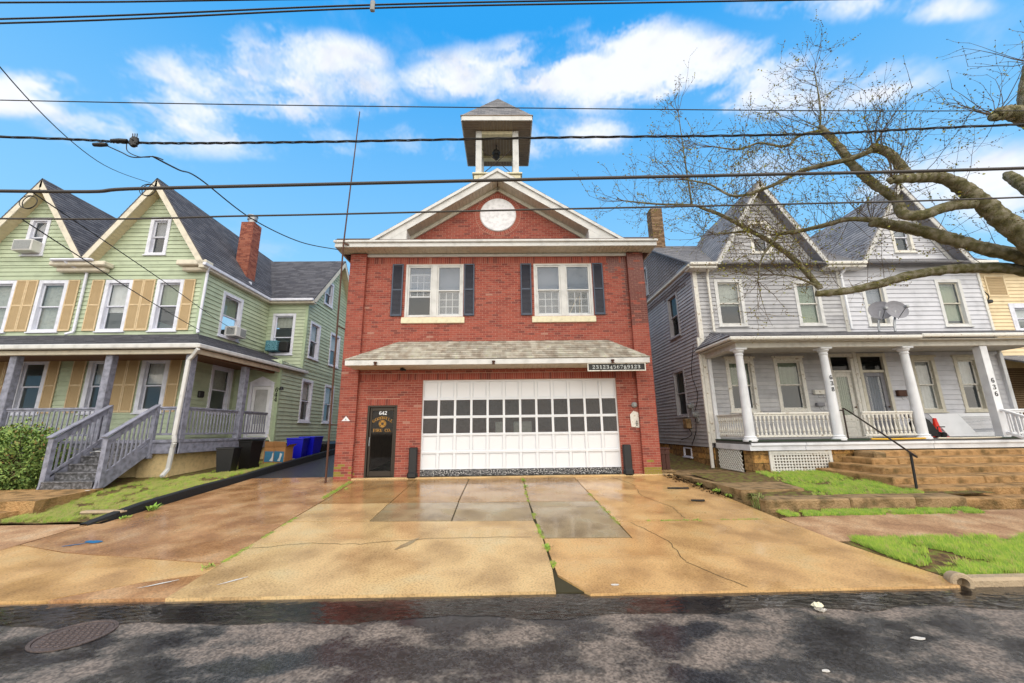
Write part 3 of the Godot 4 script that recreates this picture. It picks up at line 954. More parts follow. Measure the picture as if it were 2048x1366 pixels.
	var lp := struct("garden_path", st, M.step_concrete)
	st = S()
	prism(st, Vector3(0, 0, 0), X, Z, Y, PackedVector2Array([Vector2(-10.15, -8.995), Vector2(-10.3, -8.5), Vector2(-20, -8.5), Vector2(-20, -8.995)]), 0.1, 0.47)
	obj("path_step", st, M.step_concrete, lp)
	# right yard: raised walk, retaining wall, soil
	st = S()
	prism(st, Vector3.ZERO, X, Z, Y, PackedVector2Array([Vector2(5.25, -9.35), Vector2(6.75, -9.45), Vector2(7.3, -12.2), Vector2(7.2, -22), Vector2(5.6, -22), Vector2(5.15, -13.2)]), 0.1, 0.60)
	struct("raised_walk", st, M.moss_concrete)
	st = S()
	for w in [[5.22, 6.95], [6.96, 8.3], [8.31, 9.35]]:
		wb(st, w[0], w[1], 0.05, 0.545 + rng.randf_range(-0.008, 0.008), -8.95, -8.44, 0.03)
	var rw := obj("retaining_wall", st, M.moss_concrete)
	tag(rw, "low mossy concrete retaining wall in front of the small raised lawn", "wall")
	st = S()
	for i in 14:
		for j in 10:
			var c := []
			for o in [[0, 0], [1, 0], [1, 1], [0, 1]]:
				var x: float = 5.4 + (i + o[0]) * 0.37
				var z: float = -8.94 - (j + o[1]) * 0.34
				c.append(Vector3(x, yard_y(x, z), z))
			quad(st, c[0], c[1], c[2], c[3], Y)
	struct("raised_lawn", st, M.soil)
	paint_marks()

func lawn_y(x: float, z: float) -> float:
	var t := clampf((-8.4 - z) / 4.0, 0.0, 1.0)
	var y := lerpf(0.335, 0.76, t * t * 0.4 + t * 0.6)
	if z < -12.4:
		y = 0.76 + (-12.4 - z) * 0.05
	return minf(y, gy(z) + 0.19 + clampf((-7.93 - x) * 0.25, 0.0, 0.4)) + 0.012 * sin(x * 5.0) * sin(z * 4.3)

func yard_y(x: float, z: float) -> float:
	return lerpf(0.52, 0.66, clampf((-8.9 - z) / 3.0, 0.0, 1.0)) + 0.01 * sin(x * 6.0) * sin(z * 5.0)

func blob(st: SurfaceTool, c: Vector3, rx: float, rz: float, turn: float, seed: int) -> void:
	var r := RandomNumberGenerator.new()
	r.seed = seed
	var pts := []
	for i in 18:
		var a := TAU * i / 18
		var k := r.randf_range(0.7, 1.1)
		var p := Vector2(cos(a) * rx * k, sin(a) * rz * k).rotated(turn)
		var z := c.z + p.y
		pts.append(Vector3(c.x + p.x, gy(z) + c.y, z))
	var m := Vector3(c.x, gy(c.z) + c.y, c.z)
	for i in 18:
		tri(st, m, pts[i], pts[(i + 1) % 18], Y)

func paint_marks() -> void:
	var st := S()
	blob(st, Vector3(-6.95, 0.004, -7.36), 0.17, 0.07, 0.2, 1)
	blob(st, Vector3(-7.14, 0.004, -7.22), 0.16, 0.022, -0.5, 2)
	tag(obj("paint_marking", st, M.blue_paint), "blue sprayed arrow mark on the brown driveway", "paint mark")
	for a in [[-3.55, -5.75, 0.35, -0.75, "short white painted stroke on the concrete near the gutter"], [-4.45, -5.7, 0.42, -0.6, "longer white painted stroke on the broken brown slab"]]:
		st = S()
		blob(st, Vector3(a[0], 0.006, a[1]), a[2] * 0.5, 0.018, a[3], 5)
		tag(obj("paint_marking", st, M.white_paint), a[4], "paint mark")
	st = S()
	blob(st, Vector3(-1.6, 0.005, -7.0), 0.06, 0.3, 0.45, 8)
	tag(obj("tyre_mark", st, M.concrete_grey), "grey streak worn into the tan concrete slab", "paint mark")

# ---------------------------------------------------------------- building parts
func fr(st: SurfaceTool, O: Vector3, U: Vector3, N: Vector3, u0: float, u1: float, v0: float, v1: float, w: float, n0: float, n1: float, wbot := -1.0, wtop := -1.0, ch := 0.006) -> void:
	if wbot < 0:
		wbot = w
	if wtop < 0:
		wtop = w
	bx(st, O, U, Y, N, Vector3(u0, v0, n0), Vector3(u0 + w, v1, n1), ch)
	bx(st, O, U, Y, N, Vector3(u1 - w, v0, n0), Vector3(u1, v1, n1), ch)
	bx(st, O, U, Y, N, Vector3(u0 + w, v0, n0), Vector3(u1 - w, v0 + wbot, n1 - 0.002), ch)
	bx(st, O, U, Y, N, Vector3(u0 + w, v1 - wtop, n0), Vector3(u1 - w, v1, n1 - 0.002), ch)

# a double-hung window: u0..v1 is the outside of the casing, (O, U, N) the wall face
func window(parent: Node3D, O: Vector3, U: Vector3, N: Vector3, u0: float, u1: float, v0: float, v1: float, o := {}) -> MeshInstance3D:
	var cw: float = o.get("cw", 0.11)
	var proud: float = o.get("proud", 0.045)
	var cm: Material = M[o.get("casing", "trim_blue_white")]
	var sm: Material = M[o.get("sash", "trim_blue_white")]
	var gm: Material = M[o.get("glass", "glass")]
	var st := S()
	fr(st, O, U, N, u0, u1, v0, v1, cw, -0.10, proud, o.get("cb", cw * 0.7), cw)
	if o.has("head"):
		bx(st, O, U, Y, N, Vector3(u0 - 0.05, v1, -0.01), Vector3(u1 + 0.05, v1 + 0.07, proud + 0.05), 0.012)
	var w := obj("window", st, cm, parent)
	var a := u0 + cw
	var b := u1 - cw
	var c: float = v0 + o.get("cb", cw * 0.7)
	var d := v1 - cw
	var m: float = lerpf(c, d, o.get("meet", 0.5))
	var sw := 0.045
	st = S()
	fr(st, O, U, N, a, b, m - 0.02, d, sw, -0.075, -0.035)
	obj("upper_sash", st, sm, w)
	st = S()
	fr(st, O, U, N, a, b, c, m + 0.02, sw, -0.115, -0.079)
	obj("lower_sash", st, sm, w)
	st = S()
	quad(st, O + U * (a + sw) + Y * (m + 0.02) - N * 0.055, O + U * (b - sw) + Y * (m + 0.02) - N * 0.055, O + U * (b - sw) + Y * (d - sw) - N * 0.055, O + U * (a + sw) + Y * (d - sw) - N * 0.055, N)
	obj("pane", st, gm, w)
	st = S()
	quad(st, O + U * (a + sw) + Y * (c + sw) - N * 0.097, O + U * (b - sw) + Y * (c + sw) - N * 0.097, O + U * (b - sw) + Y * (m - 0.02) - N * 0.097, O + U * (a + sw) + Y * (m - 0.02) - N * 0.097, N)
	obj("pane", st, gm, w)
	st = S()
	bx(st, O, U, Y, N, Vector3(u0 - 0.04, v0 - 0.045, -0.02), Vector3(u1 + 0.04, v0, proud + 0.04), 0.008)
	obj("sill", st, cm, w)
	# blind or curtain hanging behind the glass, down to a share of the height
	var drop: float = o.get("drop", 0.55)
	if drop > 0.0:
		st = S()
		var y0 := lerpf(d, c, drop)
		var k := 10
		for i in k:
			var ua := lerpf(a, b, float(i) / k)
			var ub := lerpf(a, b, float(i + 1) / k)
			var f: float = o.get("fold", 0.012)
			var na := -0.16 - f * (i % 2)
			var nb := -0.16 - f * ((i + 1) % 2)
			quad(st, O + U * ua + Y * y0 + N * na, O + U * ub + Y * y0 + N * nb, O + U * ub + Y * d + N * nb, O + U * ua + Y * d + N * na, N)
		obj("blind", st, M[o.get("blind", "blind")], w)
	return w

# louvred shutter: frame, middle rail and slats
func shutter(parent: Node3D, O: Vector3, U: Vector3, N: Vector3, u0: float, u1: float, v0: float, v1: float, fm: Material, lm: Material, rails := 1) -> void:
	var st := S()
	fr(st, O, U, N, u0, u1, v0, v1, 0.045, 0.012, 0.045, 0.07, 0.05)
	for i in rails:
		var v := lerpf(v0, v1, (i + 1.0) / (rails + 1.0))
		bx(st, O, U, Y, N, Vector3(u0 + 0.045, v - 0.03, 0.012), Vector3(u1 - 0.045, v + 0.03, 0.042), 0.004)
	var s := obj("shutter", st, fm, parent)
	st = S()
	var v := v0 + 0.075
	while v < v1 - 0.07:
		var p := O + U * (u0 + 0.045) + Y * v
		var q := O + U * (u1 - 0.045) + Y * v
		quad(st, p + N * 0.036, q + N * 0.036, q + N * 0.018 + Y * 0.042, p + N * 0.018 + Y * 0.042, N)
		quad(st, p + N * 0.036, q + N * 0.036, q + N * 0.018, p + N * 0.018, -Y)
		v += 0.042
	obj("louvers", st, lm, s).set_meta("kind", "stuff")

func down_pipe(parent: Node3D, pts: Array, m: Material, w := 0.085) -> void:
	var st := S()
	for i in pts.size() - 1:
		bar(st, pts[i], pts[i + 1], w, w * 0.75, 0.012, Vector3(0.01, 0.02, 1))
	obj("downspout", st, m, parent)

func turned_baluster(st: SurfaceTool, p: Vector3, h: float, r := 0.036) -> void:
	lathe(st, p, [Vector2(r, 0), Vector2(r, h * 0.10), Vector2(r * 0.6, h * 0.14), Vector2(r * 0.95, h * 0.20), Vector2(r * 1.0, h * 0.28), Vector2(r * 0.55, h * 0.48), Vector2(r * 0.5, h * 0.66), Vector2(r * 0.9, h * 0.70), Vector2(r * 0.6, h * 0.74), Vector2(r * 0.95, h * 0.80), Vector2(r, h * 0.88), Vector2(r, h)], 8)

# railing between two points at floor level: rails with balusters as its own pieces
func railing(parent: Node3D, a: Vector3, b: Vector3, y_lo: float, y_hi: float, step: float, m: Material, turned := false, top_w := 0.09) -> void:
	var st := S()
	bar(st, a + Y * (y_hi - 0.03), b + Y * (y_hi - 0.03), top_w, 0.06, 0.012)
	bar(st, a + Y * (y_hi - 0.085), b + Y * (y_hi - 0.085), top_w * 0.5, 0.045, 0.006)
	bar(st, a + Y * (y_lo + 0.03), b + Y * (y_lo + 0.03), top_w * 0.6, 0.06, 0.008)
	var r := obj("railing", st, m, parent)
	var d := b - a
	var n := int(d.length() / step)
	for i in n:
		var p := a + d * ((i + 0.5) / n)
		st = S()
		if turned:
			turned_baluster(st, p + Y * (y_lo + 0.05), y_hi - y_lo - 0.15)
		else:
			bar(st, p + Y * (y_lo + 0.05), p + Y * (y_hi - 0.10), 0.035, 0.035, 0.004, X)
		obj("baluster", st, m, r)

func roof_plane(parent: Node3D, a: Vector3, b: Vector3, c: Vector3, d: Vector3, mats: Array, called := "roof", exposure := 0.15, tab := 0.32, limit := 0, under: Material = null) -> Array:
	# a..b eave left to right, c..d ridge right to left (d may equal c)
	var U := (b - a).normalized()
	var N := (b - a).cross(d - a).normalized()
	if N.y < 0:
		N = -N
	var V := N.cross(U)
	if V.y < 0:
		V = -V
	var poly := []
	for p in [a, b, c, d]:
		poly.append(Vector2((p - a).dot(U), (p - a).dot(V)))
	if (c - d).length() < 0.01:
		poly.pop_back()
	var st := S()
	sheet(st, a, U, V, N, poly)
	sheet(st, a - N * 0.04, U, V, -N, poly)
	for i in poly.size():
		var p: Vector2 = poly[i]
		var q: Vector2 = poly[(i + 1) % poly.size()]
		var P := a + U * p.x + V * p.y
		var Q := a + U * q.x + V * q.y
		quad(st, P, Q, Q - N * 0.04, P - N * 0.04, (P + Q) / 2 - (a + c) / 2)
	var o := obj(called, st, under if under else mats[0], parent)
	emit(o, courses(a + N * 0.002, U, V, N, poly, [], exposure, tab, 0.006, 0.016, 0.004, mats.size(), {"jit": 0.002}), "shingle", mats, limit, "shingles")
	return [o]

# ---------------------------------------------------------------- fire house
func fire_house() -> void:
	var f := thing("fire_house", "red brick fire house with pediment, white garage door and open bell tower", "building", Vector3(-0.23, 0.6, -12.6))
	var zw := -12.62
	var bm := [M.brick0, M.brick1, M.brick2, M.brick3, M.brick4, M.brick_pale, M.brick_moss, M.brick_wet]
	var O := Vector3(0, 0, zw)
	var pick := func(p: Vector3) -> int:
		# moss at the feet of the pilasters, a water stain below the leaking corner of the cornice
		if (p.x < -4.66 or p.x > 4.2) and p.y < 1.02 and rng.randf() < (0.75 if p.y < 0.82 else 0.35):
			return 6
		if p.x > 3.42 and p.z > -12.7 and p.y > 5.0:
			var low := 7.45 - clampf(1.0 - absf(p.x - 3.68) / 0.2, 0.0, 1.0) * 0.75 - clampf((p.x - 3.95) / 0.15, 0.0, 1.0) * 2.2
			if p.y > low + rng.randf_range(-0.12, 0.12) and rng.randf() < 0.9:
				return 7
		return 5 if rng.randf() < 0.006 else (4 if rng.randf() < 0.08 else rng.randi() % 4)
	# openings: door, garage, windows, medallion is laid on top
	var holes := [Vector4(-4.30, 0.5, -3.38, 2.78), Vector4(-2.62, 0.5, 3.52, 3.56), Vector4(-3.31, 5.62, -1.38, 7.48), Vector4(0.98, 5.62, 2.95, 7.48)]
	var front := [Vector2(-5.0, 0.5), Vector2(4.55, 0.5), Vector2(4.55, 7.85), Vector2(-5.0, 7.85)]
	var st := S()
	wall(st, O, X, Z, front, holes, 0.3)
	var gab := [Vector2(-3.85, 8.0), Vector2(3.4, 8.0), Vector2(-0.22, 10.55)]
	wall(st, O, X, Z, gab, [], 0.2)
	# side and back walls
	var side := [Vector2(12.62, 0.4), Vector2(30.0, 0.4), Vector2(30.0, 7.85), Vector2(12.62, 7.85)]
	wall(st, Vector3(-5.05, 0, 0), -Z, -X, side, [], 0.3)
	wall(st, Vector3(4.6, 0, 0), -Z, X, side, [], 0.3)
	wall(st, Vector3(0, 0, -30), X, -Z, [Vector2(-5.05, 0.4), Vector2(4.6, 0.4), Vector2(4.6, 7.85), Vector2(-5.05, 7.85)], [], 0.3)
	obj("wall", st, M.mortar, f)
	st = S()
	wb(st, -4.9, 4.45, 0.40, 0.60, -29.9, -12.8, 0.0)
	wb(st, -4.9, 4.45, 4.6, 4.8, -29.9, -12.95, 0.0)
	obj("floor", st, M.room_floor, f)
	# bricks: the front field, soldier courses over the openings, the gable, the pilasters
	var list := []
	var bh := holes.duplicate()
	bh.append(Vector4(-4.36, 2.78, -3.32, 2.99))
	bh.append(Vector4(-4.62, 3.56, 4.15, 3.78))
	bh.append(Vector4(-4.62, 7.5, 4.15, 7.74))
	list += courses(O, X, Y, Z, front, bh, 0.0715, 0.213, 0.011, 0.007, 0.007, 4, {"jit": 0.0015, "pick": pick, "u0": -5.0})
	for s in [[-4.36, -3.32, 2.785, 2.985], [-4.62, 4.15, 3.565, 3.775], [-4.62, 4.15, 7.505, 7.735]]:
		list += courses(O, X, Y, Z, [Vector2(s[0], s[2]), Vector2(s[1], s[2]), Vector2(s[1], s[3]), Vector2(s[0], s[3])], [], s[3] - s[2] + 0.001, 0.0715, 0.010, 0.008, 0.008, 4, {"jit": 0.0015, "pick": pick})
	list += courses(O, X, Y, Z, gab, [], 0.0715, 0.213, 0.011, 0.007, 0.007, 4, {"jit": 0.0015, "pick": pick})
	for p in [[-5.15, -4.62], [4.15, 4.69]]:
		st = S()
		bx(st, Vector3.ZERO, X, Y, Z, Vector3(p[0] + 0.005, 0.45, zw - 0.02), Vector3(p[1] - 0.005, 7.82, -12.5), 0.0)
		obj("pilaster", st, M.mortar, f)
		var P := [Vector2(p[0], 0.55), Vector2(p[1], 0.55), Vector2(p[1], 7.82), Vector2(p[0], 7.82)]
		list += courses(Vector3(0, 0, -12.5), X, Y, Z, P, [], 0.0715, 0.213, 0.011, 0.007, 0.007, 4, {"jit": 0.0015, "pick": pick, "u0": p[0]})
		for s in [-1, 1]:
			var px: float = p[0] if s < 0 else p[1]
			list += courses(Vector3(px - s * 0.005, 0, 0), -Z, Y, X * s, [Vector2(12.49, 0.55), Vector2(12.66, 0.55), Vector2(12.66, 7.82), Vector2(12.49, 7.82)], [], 0.0715, 0.213, 0.011, 0.007, 0.007, 4, {"pick": pick})
	for sx in [-5.05, 4.6]:
		list += courses(Vector3(sx, 0, 0), -Z, Y, X * signf(sx), [Vector2(12.68, 0.5), Vector2(20, 0.5), Vector2(20, 7.82), Vector2(12.68, 7.82)], [], 0.0715, 0.213, 0.011, 0.007, 0.007, 4, {"pick": pick})
	emit(f, list, "brick", bm, 300, "brickwork")
	# medallion with a ring of radial bricks
	st = S()
	lathe(st, Vector3(-0.21, 9.31, zw), [Vector2(0.0, 0.05), Vector2(0.60, 0.05), Vector2(0.625, 0.035), Vector2(0.63, 0.0)], 48, Z)
	obj("marble_medallion", st, M.marble, f)
	var ring := []
	for i in 56:
		var a := TAU * i / 56
		var d := Vector3(cos(a), sin(a), 0)
		var t := Vector3(-sin(a), cos(a), 0)
		var c := Vector3(-0.21, 9.31, zw + 0.016)
		var q := []
		for w in [[0.645, -0.030], [0.645, 0.030], [0.775, 0.036], [0.775, -0.036]]:
			q.append(c + d * w[0] + t * w[1])
		for i2 in 4:
			q.append(q[i2] - Z * 0.018)
		ring.append({"q": q, "m": rng.randi() % 4, "n": Z, "s": 1.0})
	st = S()
	lathe(st, Vector3(-0.21, 9.31, zw), [Vector2(0.60, 0.010), Vector2(0.79, 0.010), Vector2(0.79, 0.0)], 48, Z)
	var mr := obj("medallion_surround", st, M.mortar, f)
	emit(mr, ring, "ring_brick", bm)
	# cornice: fascia, soffit boards, frieze
	st = S()
	var ze := -12.05
	bx(st, Vector3.ZERO, X, Y, Z, Vector3(-5.52, 7.86, ze - 0.03), Vector3(5.03, 8.07, ze), 0.01)
	bx(st, Vector3.ZERO, X, Y, Z, Vector3(-5.56, 8.0, ze), Vector3(5.07, 8.09, ze + 0.06), 0.02)
	for sx in [-5.49, 5.0]:
		bx(st, Vector3.ZERO, X, Y, Z, Vector3(sx - 0.03, 7.86, -30.2), Vector3(sx + 0.03, 8.07, ze - 0.03), 0.01)
	bx(st, Vector3.ZERO, X, Y, Z, Vector3(-4.62, 7.74, zw), Vector3(4.15, 7.84, zw + 0.06), 0.01)
	obj("cornice", st, M.white, f)
	boards(f, Vector3(0, 7.86, 0), X, Z, -5.46, 4.97, -12.6, ze - 0.03, 0.135, M.soffit, "soffit_board")
	st = S()
	wb(st, -5.5, 5.0, 8.05, 8.10, -30.2, ze + 0.05, 0.0)
	obj("flat_roof", st, M.brown_metal, f)
	st = S()
	wb(st, -5.5, -4.2, 8.1, 8.19, -13.0, ze - 0.05, 0.01)
	wb(st, 3.8, 5.0, 8.1, 8.19, -13.0, ze - 0.05, 0.01)
	wb(st, -4.25, -3.8, 8.19, 8.40, -13.2, -12.5, 0.05)
	wb(st, 3.45, 3.8, 8.19, 8.36, -13.2, -12.5, 0.05)
	obj("roof_edge", st, M.brown_metal, f)
	# raking cornice of the pediment with its soffit, gable roof behind
	var pk := Vector3(-0.215, 10.72, 0)
	for s in [-1, 1]:
		var foot := Vector3(-4.36 if s < 0 else 3.93, 8.10, 0)
		var d := (pk - foot).normalized()
		var nn := Vector3(-d.y, d.x, 0) * (1.0 if d.x > 0 else -1.0)
		var L := (pk - foot).length()
		st = S()
		var prof := PackedVector2Array([Vector2(0, 0), Vector2(L, 0), Vector2(L + nn.x * 0, -0.29 / absf(nn.y)), Vector2(1.35, -0.27), Vector2(1.30, -0.62)])
		prism(st, foot + Z * ze, d, nn, Z, PackedVector2Array([Vector2(0, 0), Vector2(L + 0.0, 0), Vector2(L - 0.19, -0.30), Vector2(0.52, -0.30)]), -0.035, 0.0)
		prism(st, foot + Z * ze, d, nn, Z, PackedVector2Array([Vector2(-0.05, 0.0), Vector2(L, 0), Vector2(L - 0.055, -0.09), Vector2(0.12, -0.09)]), 0.002, 0.06)
		# the closed return at the foot
		prism(st, Vector3(0, 0, ze), X, Y, Z, PackedVector2Array([Vector2(foot.x - s * 0.35, 8.075), Vector2(-3.21 if s < 0 else 2.80, 8.075), Vector2(-3.21 if s < 0 else 2.80, 8.50), Vector2(foot.x - s * 0.62, 8.30)]), -0.55, -0.004)
		obj("raking_cornice", st, M.white, f)
		# soffit boards of the rake
		var so := foot + d * 1.0 - nn * 0.295
		boards(f, so, d, Z, 0.0, L - 1.2, -12.6, ze - 0.036, 0.135, M.soffit, "soffit_board")
		st = S()
		bar(st, foot + d * 1.1 - nn * 0.36 + Z * (zw + 0.04), pk - nn * 0.36 - d * 0.2 + Z * (zw + 0.04), 0.08, 0.12, 0.01)
		obj("rake_frieze", st, M.soffit, f)
		roof_plane(f, foot + Z * (ze + 0.05) if s < 0 else foot + Z * -29.5, foot + Z * -29.5 if s < 0 else foot + Z * (ze + 0.05), Vector3(pk.x, pk.y, -29.5) if s < 0 else Vector3(pk.x, pk.y, ze + 0.05), Vector3(pk.x, pk.y, ze + 0.05) if s < 0 else Vector3(pk.x, pk.y, -29.5), [M.roof0, M.roof1, M.roof2], "roof", 0.5, 1.0)
	# window pairs with shutters and stone sills
	for w in [[-3.31, -1.38, 0], [0.98, 2.95, 1]]:
		st = S()
		var a: float = w[0]
		var b: float = w[1]
		var mid := (a + b) / 2
		fr(st, O, X, Z, a, b, 5.62, 7.48, 0.075, -0.14, 0.005, 0.04, 0.05)
		bx(st, O, X, Y, Z, Vector3(mid - 0.085, 5.66, -0.14), Vector3(mid + 0.085, 7.43, 0.0), 0.006)
		var wd := obj("window", st, M.white, f)
		for k in 2:
			var u0 := a + 0.075 if k == 0 else mid + 0.085
			var u1 := mid - 0.085 if k == 0 else b - 0.075
			st = S()
			fr(st, O, X, Z, u0, u1, 5.66, 7.43, 0.055, -0.075, -0.02)
			bx(st, O, X, Y, Z, Vector3(u0 + 0.055, 6.53, -0.075), Vector3(u1 - 0.055, 6.57, -0.022), 0.004)
			obj("storm_sash", st, M.white, wd)
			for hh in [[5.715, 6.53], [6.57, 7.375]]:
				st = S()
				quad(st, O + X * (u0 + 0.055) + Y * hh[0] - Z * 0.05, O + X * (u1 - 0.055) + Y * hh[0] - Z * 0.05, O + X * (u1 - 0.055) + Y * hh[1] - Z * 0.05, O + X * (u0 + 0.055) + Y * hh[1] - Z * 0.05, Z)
				obj("pane", st, M.glass_sky_tint if hh[0] > 6 else M.glass, wd)
			# inner sash with muntins, one of them pushed halfway up
			var lift := 0.62 if (w[2] == 0 and k == 0) else 0.0
			st = S()
			var v0 := 5.72 + lift
			var v1 := 6.55 + lift
			fr(st, O, X, Z, u0 + 0.04, u1 - 0.04, v0, v1, 0.05, -0.135, -0.10)
			for i in 2:
				var uu := lerpf(u0 + 0.09, u1 - 0.09, (i + 1) / 3.0)
				bx(st, O, X, Y, Z, Vector3(uu - 0.009, v0 + 0.05, -0.128), Vector3(uu + 0.009, v1 - 0.05, -0.108), 0.0)
				var vv := lerpf(v0 + 0.05, v1 - 0.05, (i + 1) / 3.0)
				bx(st, O, X, Y, Z, Vector3(u0 + 0.09, vv - 0.009, -0.126), Vector3(u1 - 0.09, vv + 0.009, -0.110), 0.0)
			obj("lower_sash", st, M.white_new, wd)
			st = S()
			sheet(st, O - Z * 0.118, X, Y, Z, [Vector2(u0 + 0.08, v0 + 0.04), Vector2(u1 - 0.08, v0 + 0.04), Vector2(u1 - 0.08, v1 - 0.04), Vector2(u0 + 0.08, v1 - 0.04)])
			obj("pane", st, M.glass, wd)
			st = S()
			sheet(st, O - Z * 0.32, X, Y, Z, [Vector2(u0, 6.50 if k == 0 and w[2] == 0 else 5.6), Vector2(u1, 6.50 if k == 0 and w[2] == 0 else 5.6), Vector2(u1, 7.45), Vector2(u0, 7.45)])
			obj("blind", st, M.blind_grey if not (w[2] == 1 and k == 1) else M.room, wd)  # added sheets: pale ones stand in for sky reflected in the glass
		if w[2] == 0:
			st = S()
			prism(st, Vector3(0, 0, zw - 0.24), X, Y, Z, PackedVector2Array([Vector2(-3.2, 5.68), Vector2(-2.5, 5.68), Vector2(-2.56, 5.76), Vector2(-2.75, 5.80), Vector2(-3.0, 5.78)]), -0.04, 0.0)
			obj("dark_bundle", st, M.black, wd)
		else:
			st = S()
			bar(st, Vector3(2.15, 5.7, zw - 0.26), Vector3(2.45, 6.35, zw - 0.26), 0.05, 0.03)
			bar(st, Vector3(2.52, 5.7, zw - 0.26), Vector3(2.55, 6.4, zw - 0.26), 0.06, 0.03)
			obj("plank", st, M.shutter, wd)
		st = S()
		bx(st, O, X, Y, Z, Vector3(a - 0.09, 5.41, -0.1), Vector3(b + 0.05, 5.615, 0.06), 0.015)
		obj("sill", st, M.cream_stone, wd)
		for sh in [[a - 0.45, a - 0.08], [b + 0.02, b + 0.37]]:
			shutter(f, O + Z * 0.012, X, Z, sh[0], sh[1], 5.66, 7.48, M.navy_frame, M.navy)
	# canopy over the doors: shingled hip roof, fascia, soffit
	var zc := -11.65
	var ea := Vector3(-4.76, 4.06, zc)
	var eb := Vector3(4.34, 4.06, zc)
	var ra := Vector3(-3.42, 4.80, zw + 0.02)
	var rb := Vector3(3.33, 4.80, zw + 0.02)
	var cm := [M.canopy_shingle0, M.canopy_shingle1, M.canopy_shingle2]
	var cst := S()
	bx(cst, Vector3.ZERO, X, Y, Z, Vector3(-4.73, 3.89, zc - 0.04), Vector3(4.31, 4.045, zc), 0.008)
	for s in [-4.71, 4.29]:
		bx(cst, Vector3.ZERO, X, Y, Z, Vector3(s - 0.02, 3.89, zw), Vector3(s + 0.02, 4.045, zc - 0.04), 0.006)
	var canopy := obj("canopy", cst, M.white, f)
	var U := X
	var Nn := (eb - ea).cross(ra - ea).normalized()
	if Nn.y < 0:
		Nn = -Nn
	var Vv := Nn.cross(U)
	if Vv.y < 0:
		Vv = -Vv
	var cp := []
	for p in [ea, eb, rb, ra]:
		cp.append(Vector2((p - ea).dot(U), (p - ea).dot(Vv)))
	st = S()
	sheet(st, ea, U, Vv, Nn, cp)
	sheet(st, ea - Nn * 0.03, U, Vv, -Nn, cp)
	for s in [[ea, ra, Vector3(-4.76, 4.06, zw + 0.02)], [eb, rb, Vector3(4.34, 4.06, zw + 0.02)]]:
		tri(st, s[0], s[1], s[2], Vector3(signf(s[0].x), 0.5, 0))
	obj("canopy_deck", st, M.backing_board, canopy)
	var cl := courses(ea + Nn * 0.002, U, Vv, Nn, cp, [], 0.132, 0.31, 0.006, 0.014, 0.004, 3, {"jit": 0.002})
	for s in [[ea, ra, Vector3(-4.76, 4.06, zw + 0.02)], [eb, rb, Vector3(4.34, 4.06, zw + 0.02)]]:
		var e0: Vector3 = s[2] if s[0].x < 0 else s[0]
		var e1: Vector3 = s[0] if s[0].x < 0 else s[2]
		var u2 := (e1 - e0).normalized()
		var n2 := u2.cross(s[1] - e0).normalized()
		if n2.y < 0:
			n2 = -n2
		var v2 := n2.cross(u2)
		if v2.y < 0:
			v2 = -v2
		cl += courses(e0 + n2 * 0.004, u2, v2, n2, [Vector2(0, 0), Vector2((e1 - e0).length(), 0), Vector2((s[1] - e0).dot(u2), (s[1] - e0).dot(v2))], [], 0.132, 0.31, 0.006, 0.014, 0.004, 3, {"jit": 0.002})
	emit(canopy, cl, "shingle", cm, 300)
	boards(f, Vector3(0, 3.90, 0), X, Z, -4.69, 4.27, zw + 0.01, zc - 0.041, 0.135, M.soffit, "canopy_soffit_board")
	for x in [-3.82, -0.35, 3.18]:
		st = S()
		lathe(st, Vector3(x, 3.94, zc + 0.05), [Vector2(0.0, 0.05), Vector2(0.05, 0.045), Vector2(0.055, 0.02), Vector2(0.03, -0.02), Vector2(0.05, -0.06), Vector2(0.0, -0.05)], 10)
		bar(st, Vector3(x, 3.95, zc), Vector3(x, 3.95, zc + 0.06), 0.03, 0.03)
		obj("lamp_socket", st, M.rust, canopy)
	st = S()
	lathe(st, Vector3(-3.18, 3.84, -12.2), [Vector2(0.0, 0.05), Vector2(0.06, 0.04), Vector2(0.07, -0.03), Vector2(0.0, -0.05)], 10)
	bar(st, Vector3(-3.18, 3.88, -12.2), Vector3(-3.05, 3.80, -12.1), 0.05, 0.05)
	obj("soffit_lamp", st, M.black, canopy)
	garage_door(f)
	entry_door(f)
	bell_tower(f)
	# rubber bumpers beside the garage door
	for b in [[-2.96, -2.66], [3.53, 3.83]]:
		st = S()
		wb(st, b[0] + 0.03, b[1] - 0.03, 0.63, 1.50, -12.6, -12.46, 0.02)
		wb(st, b[0], b[1], 0.60, 0.80, -12.6, -12.40, 0.05)
		obj("bumper", st, M.black_rubber, f)
	# lettered board hanging under the canopy
	var sb := thing("number_board", "black letter board of white numerals hanging under the canopy", "sign", Vector3(3.31, 3.65, -11.7))
	st = S()
	fr(st, Vector3(0, 0, -11.72), X, Z, 2.44, 4.18, 3.65, 3.90, 0.03, 0.0, 0.05)
	obj("frame", st, M.white_worn, sb)
	st = S()
	wb(st, 2.47, 4.15, 3.68, 3.87, -11.72, -11.695, 0.0)
	wb(st, 3.37, 3.38, 3.68, 3.87, -11.695, -11.68, 0.0)
	obj("board", st, M.black, sb)
	var digits := "23123456789123"
	for i in digits.length():
		var dy := -0.018 if i in [5, 9] else 0.0
		text(digits[i], 0.105, 0.008, M.blind, Vector3(2.63 + i * 0.104, 3.775 + dy, -11.688), sb, "numeral", true, 0.15 if i in [6, 9] else 0.0)
	# wall lamp, scribbled plate, triangle marker, flag pole
	var lamp := thing("wall_bell", "round grey alarm bell on the brick pier beside garage", "bell", Vector3(4.03, 2.7, zw))
	st = S()
	lathe(st, Vector3(4.03, 2.70, zw), [Vector2(0.0, 0.12), Vector2(0.04, 0.12), Vector2(0.085, 0.08), Vector2(0.09, 0.04), Vector2(0.04, 0.03), Vector2(0.04, 0.0)], 16, Z)
	obj("gong", st, M.meter, lamp)
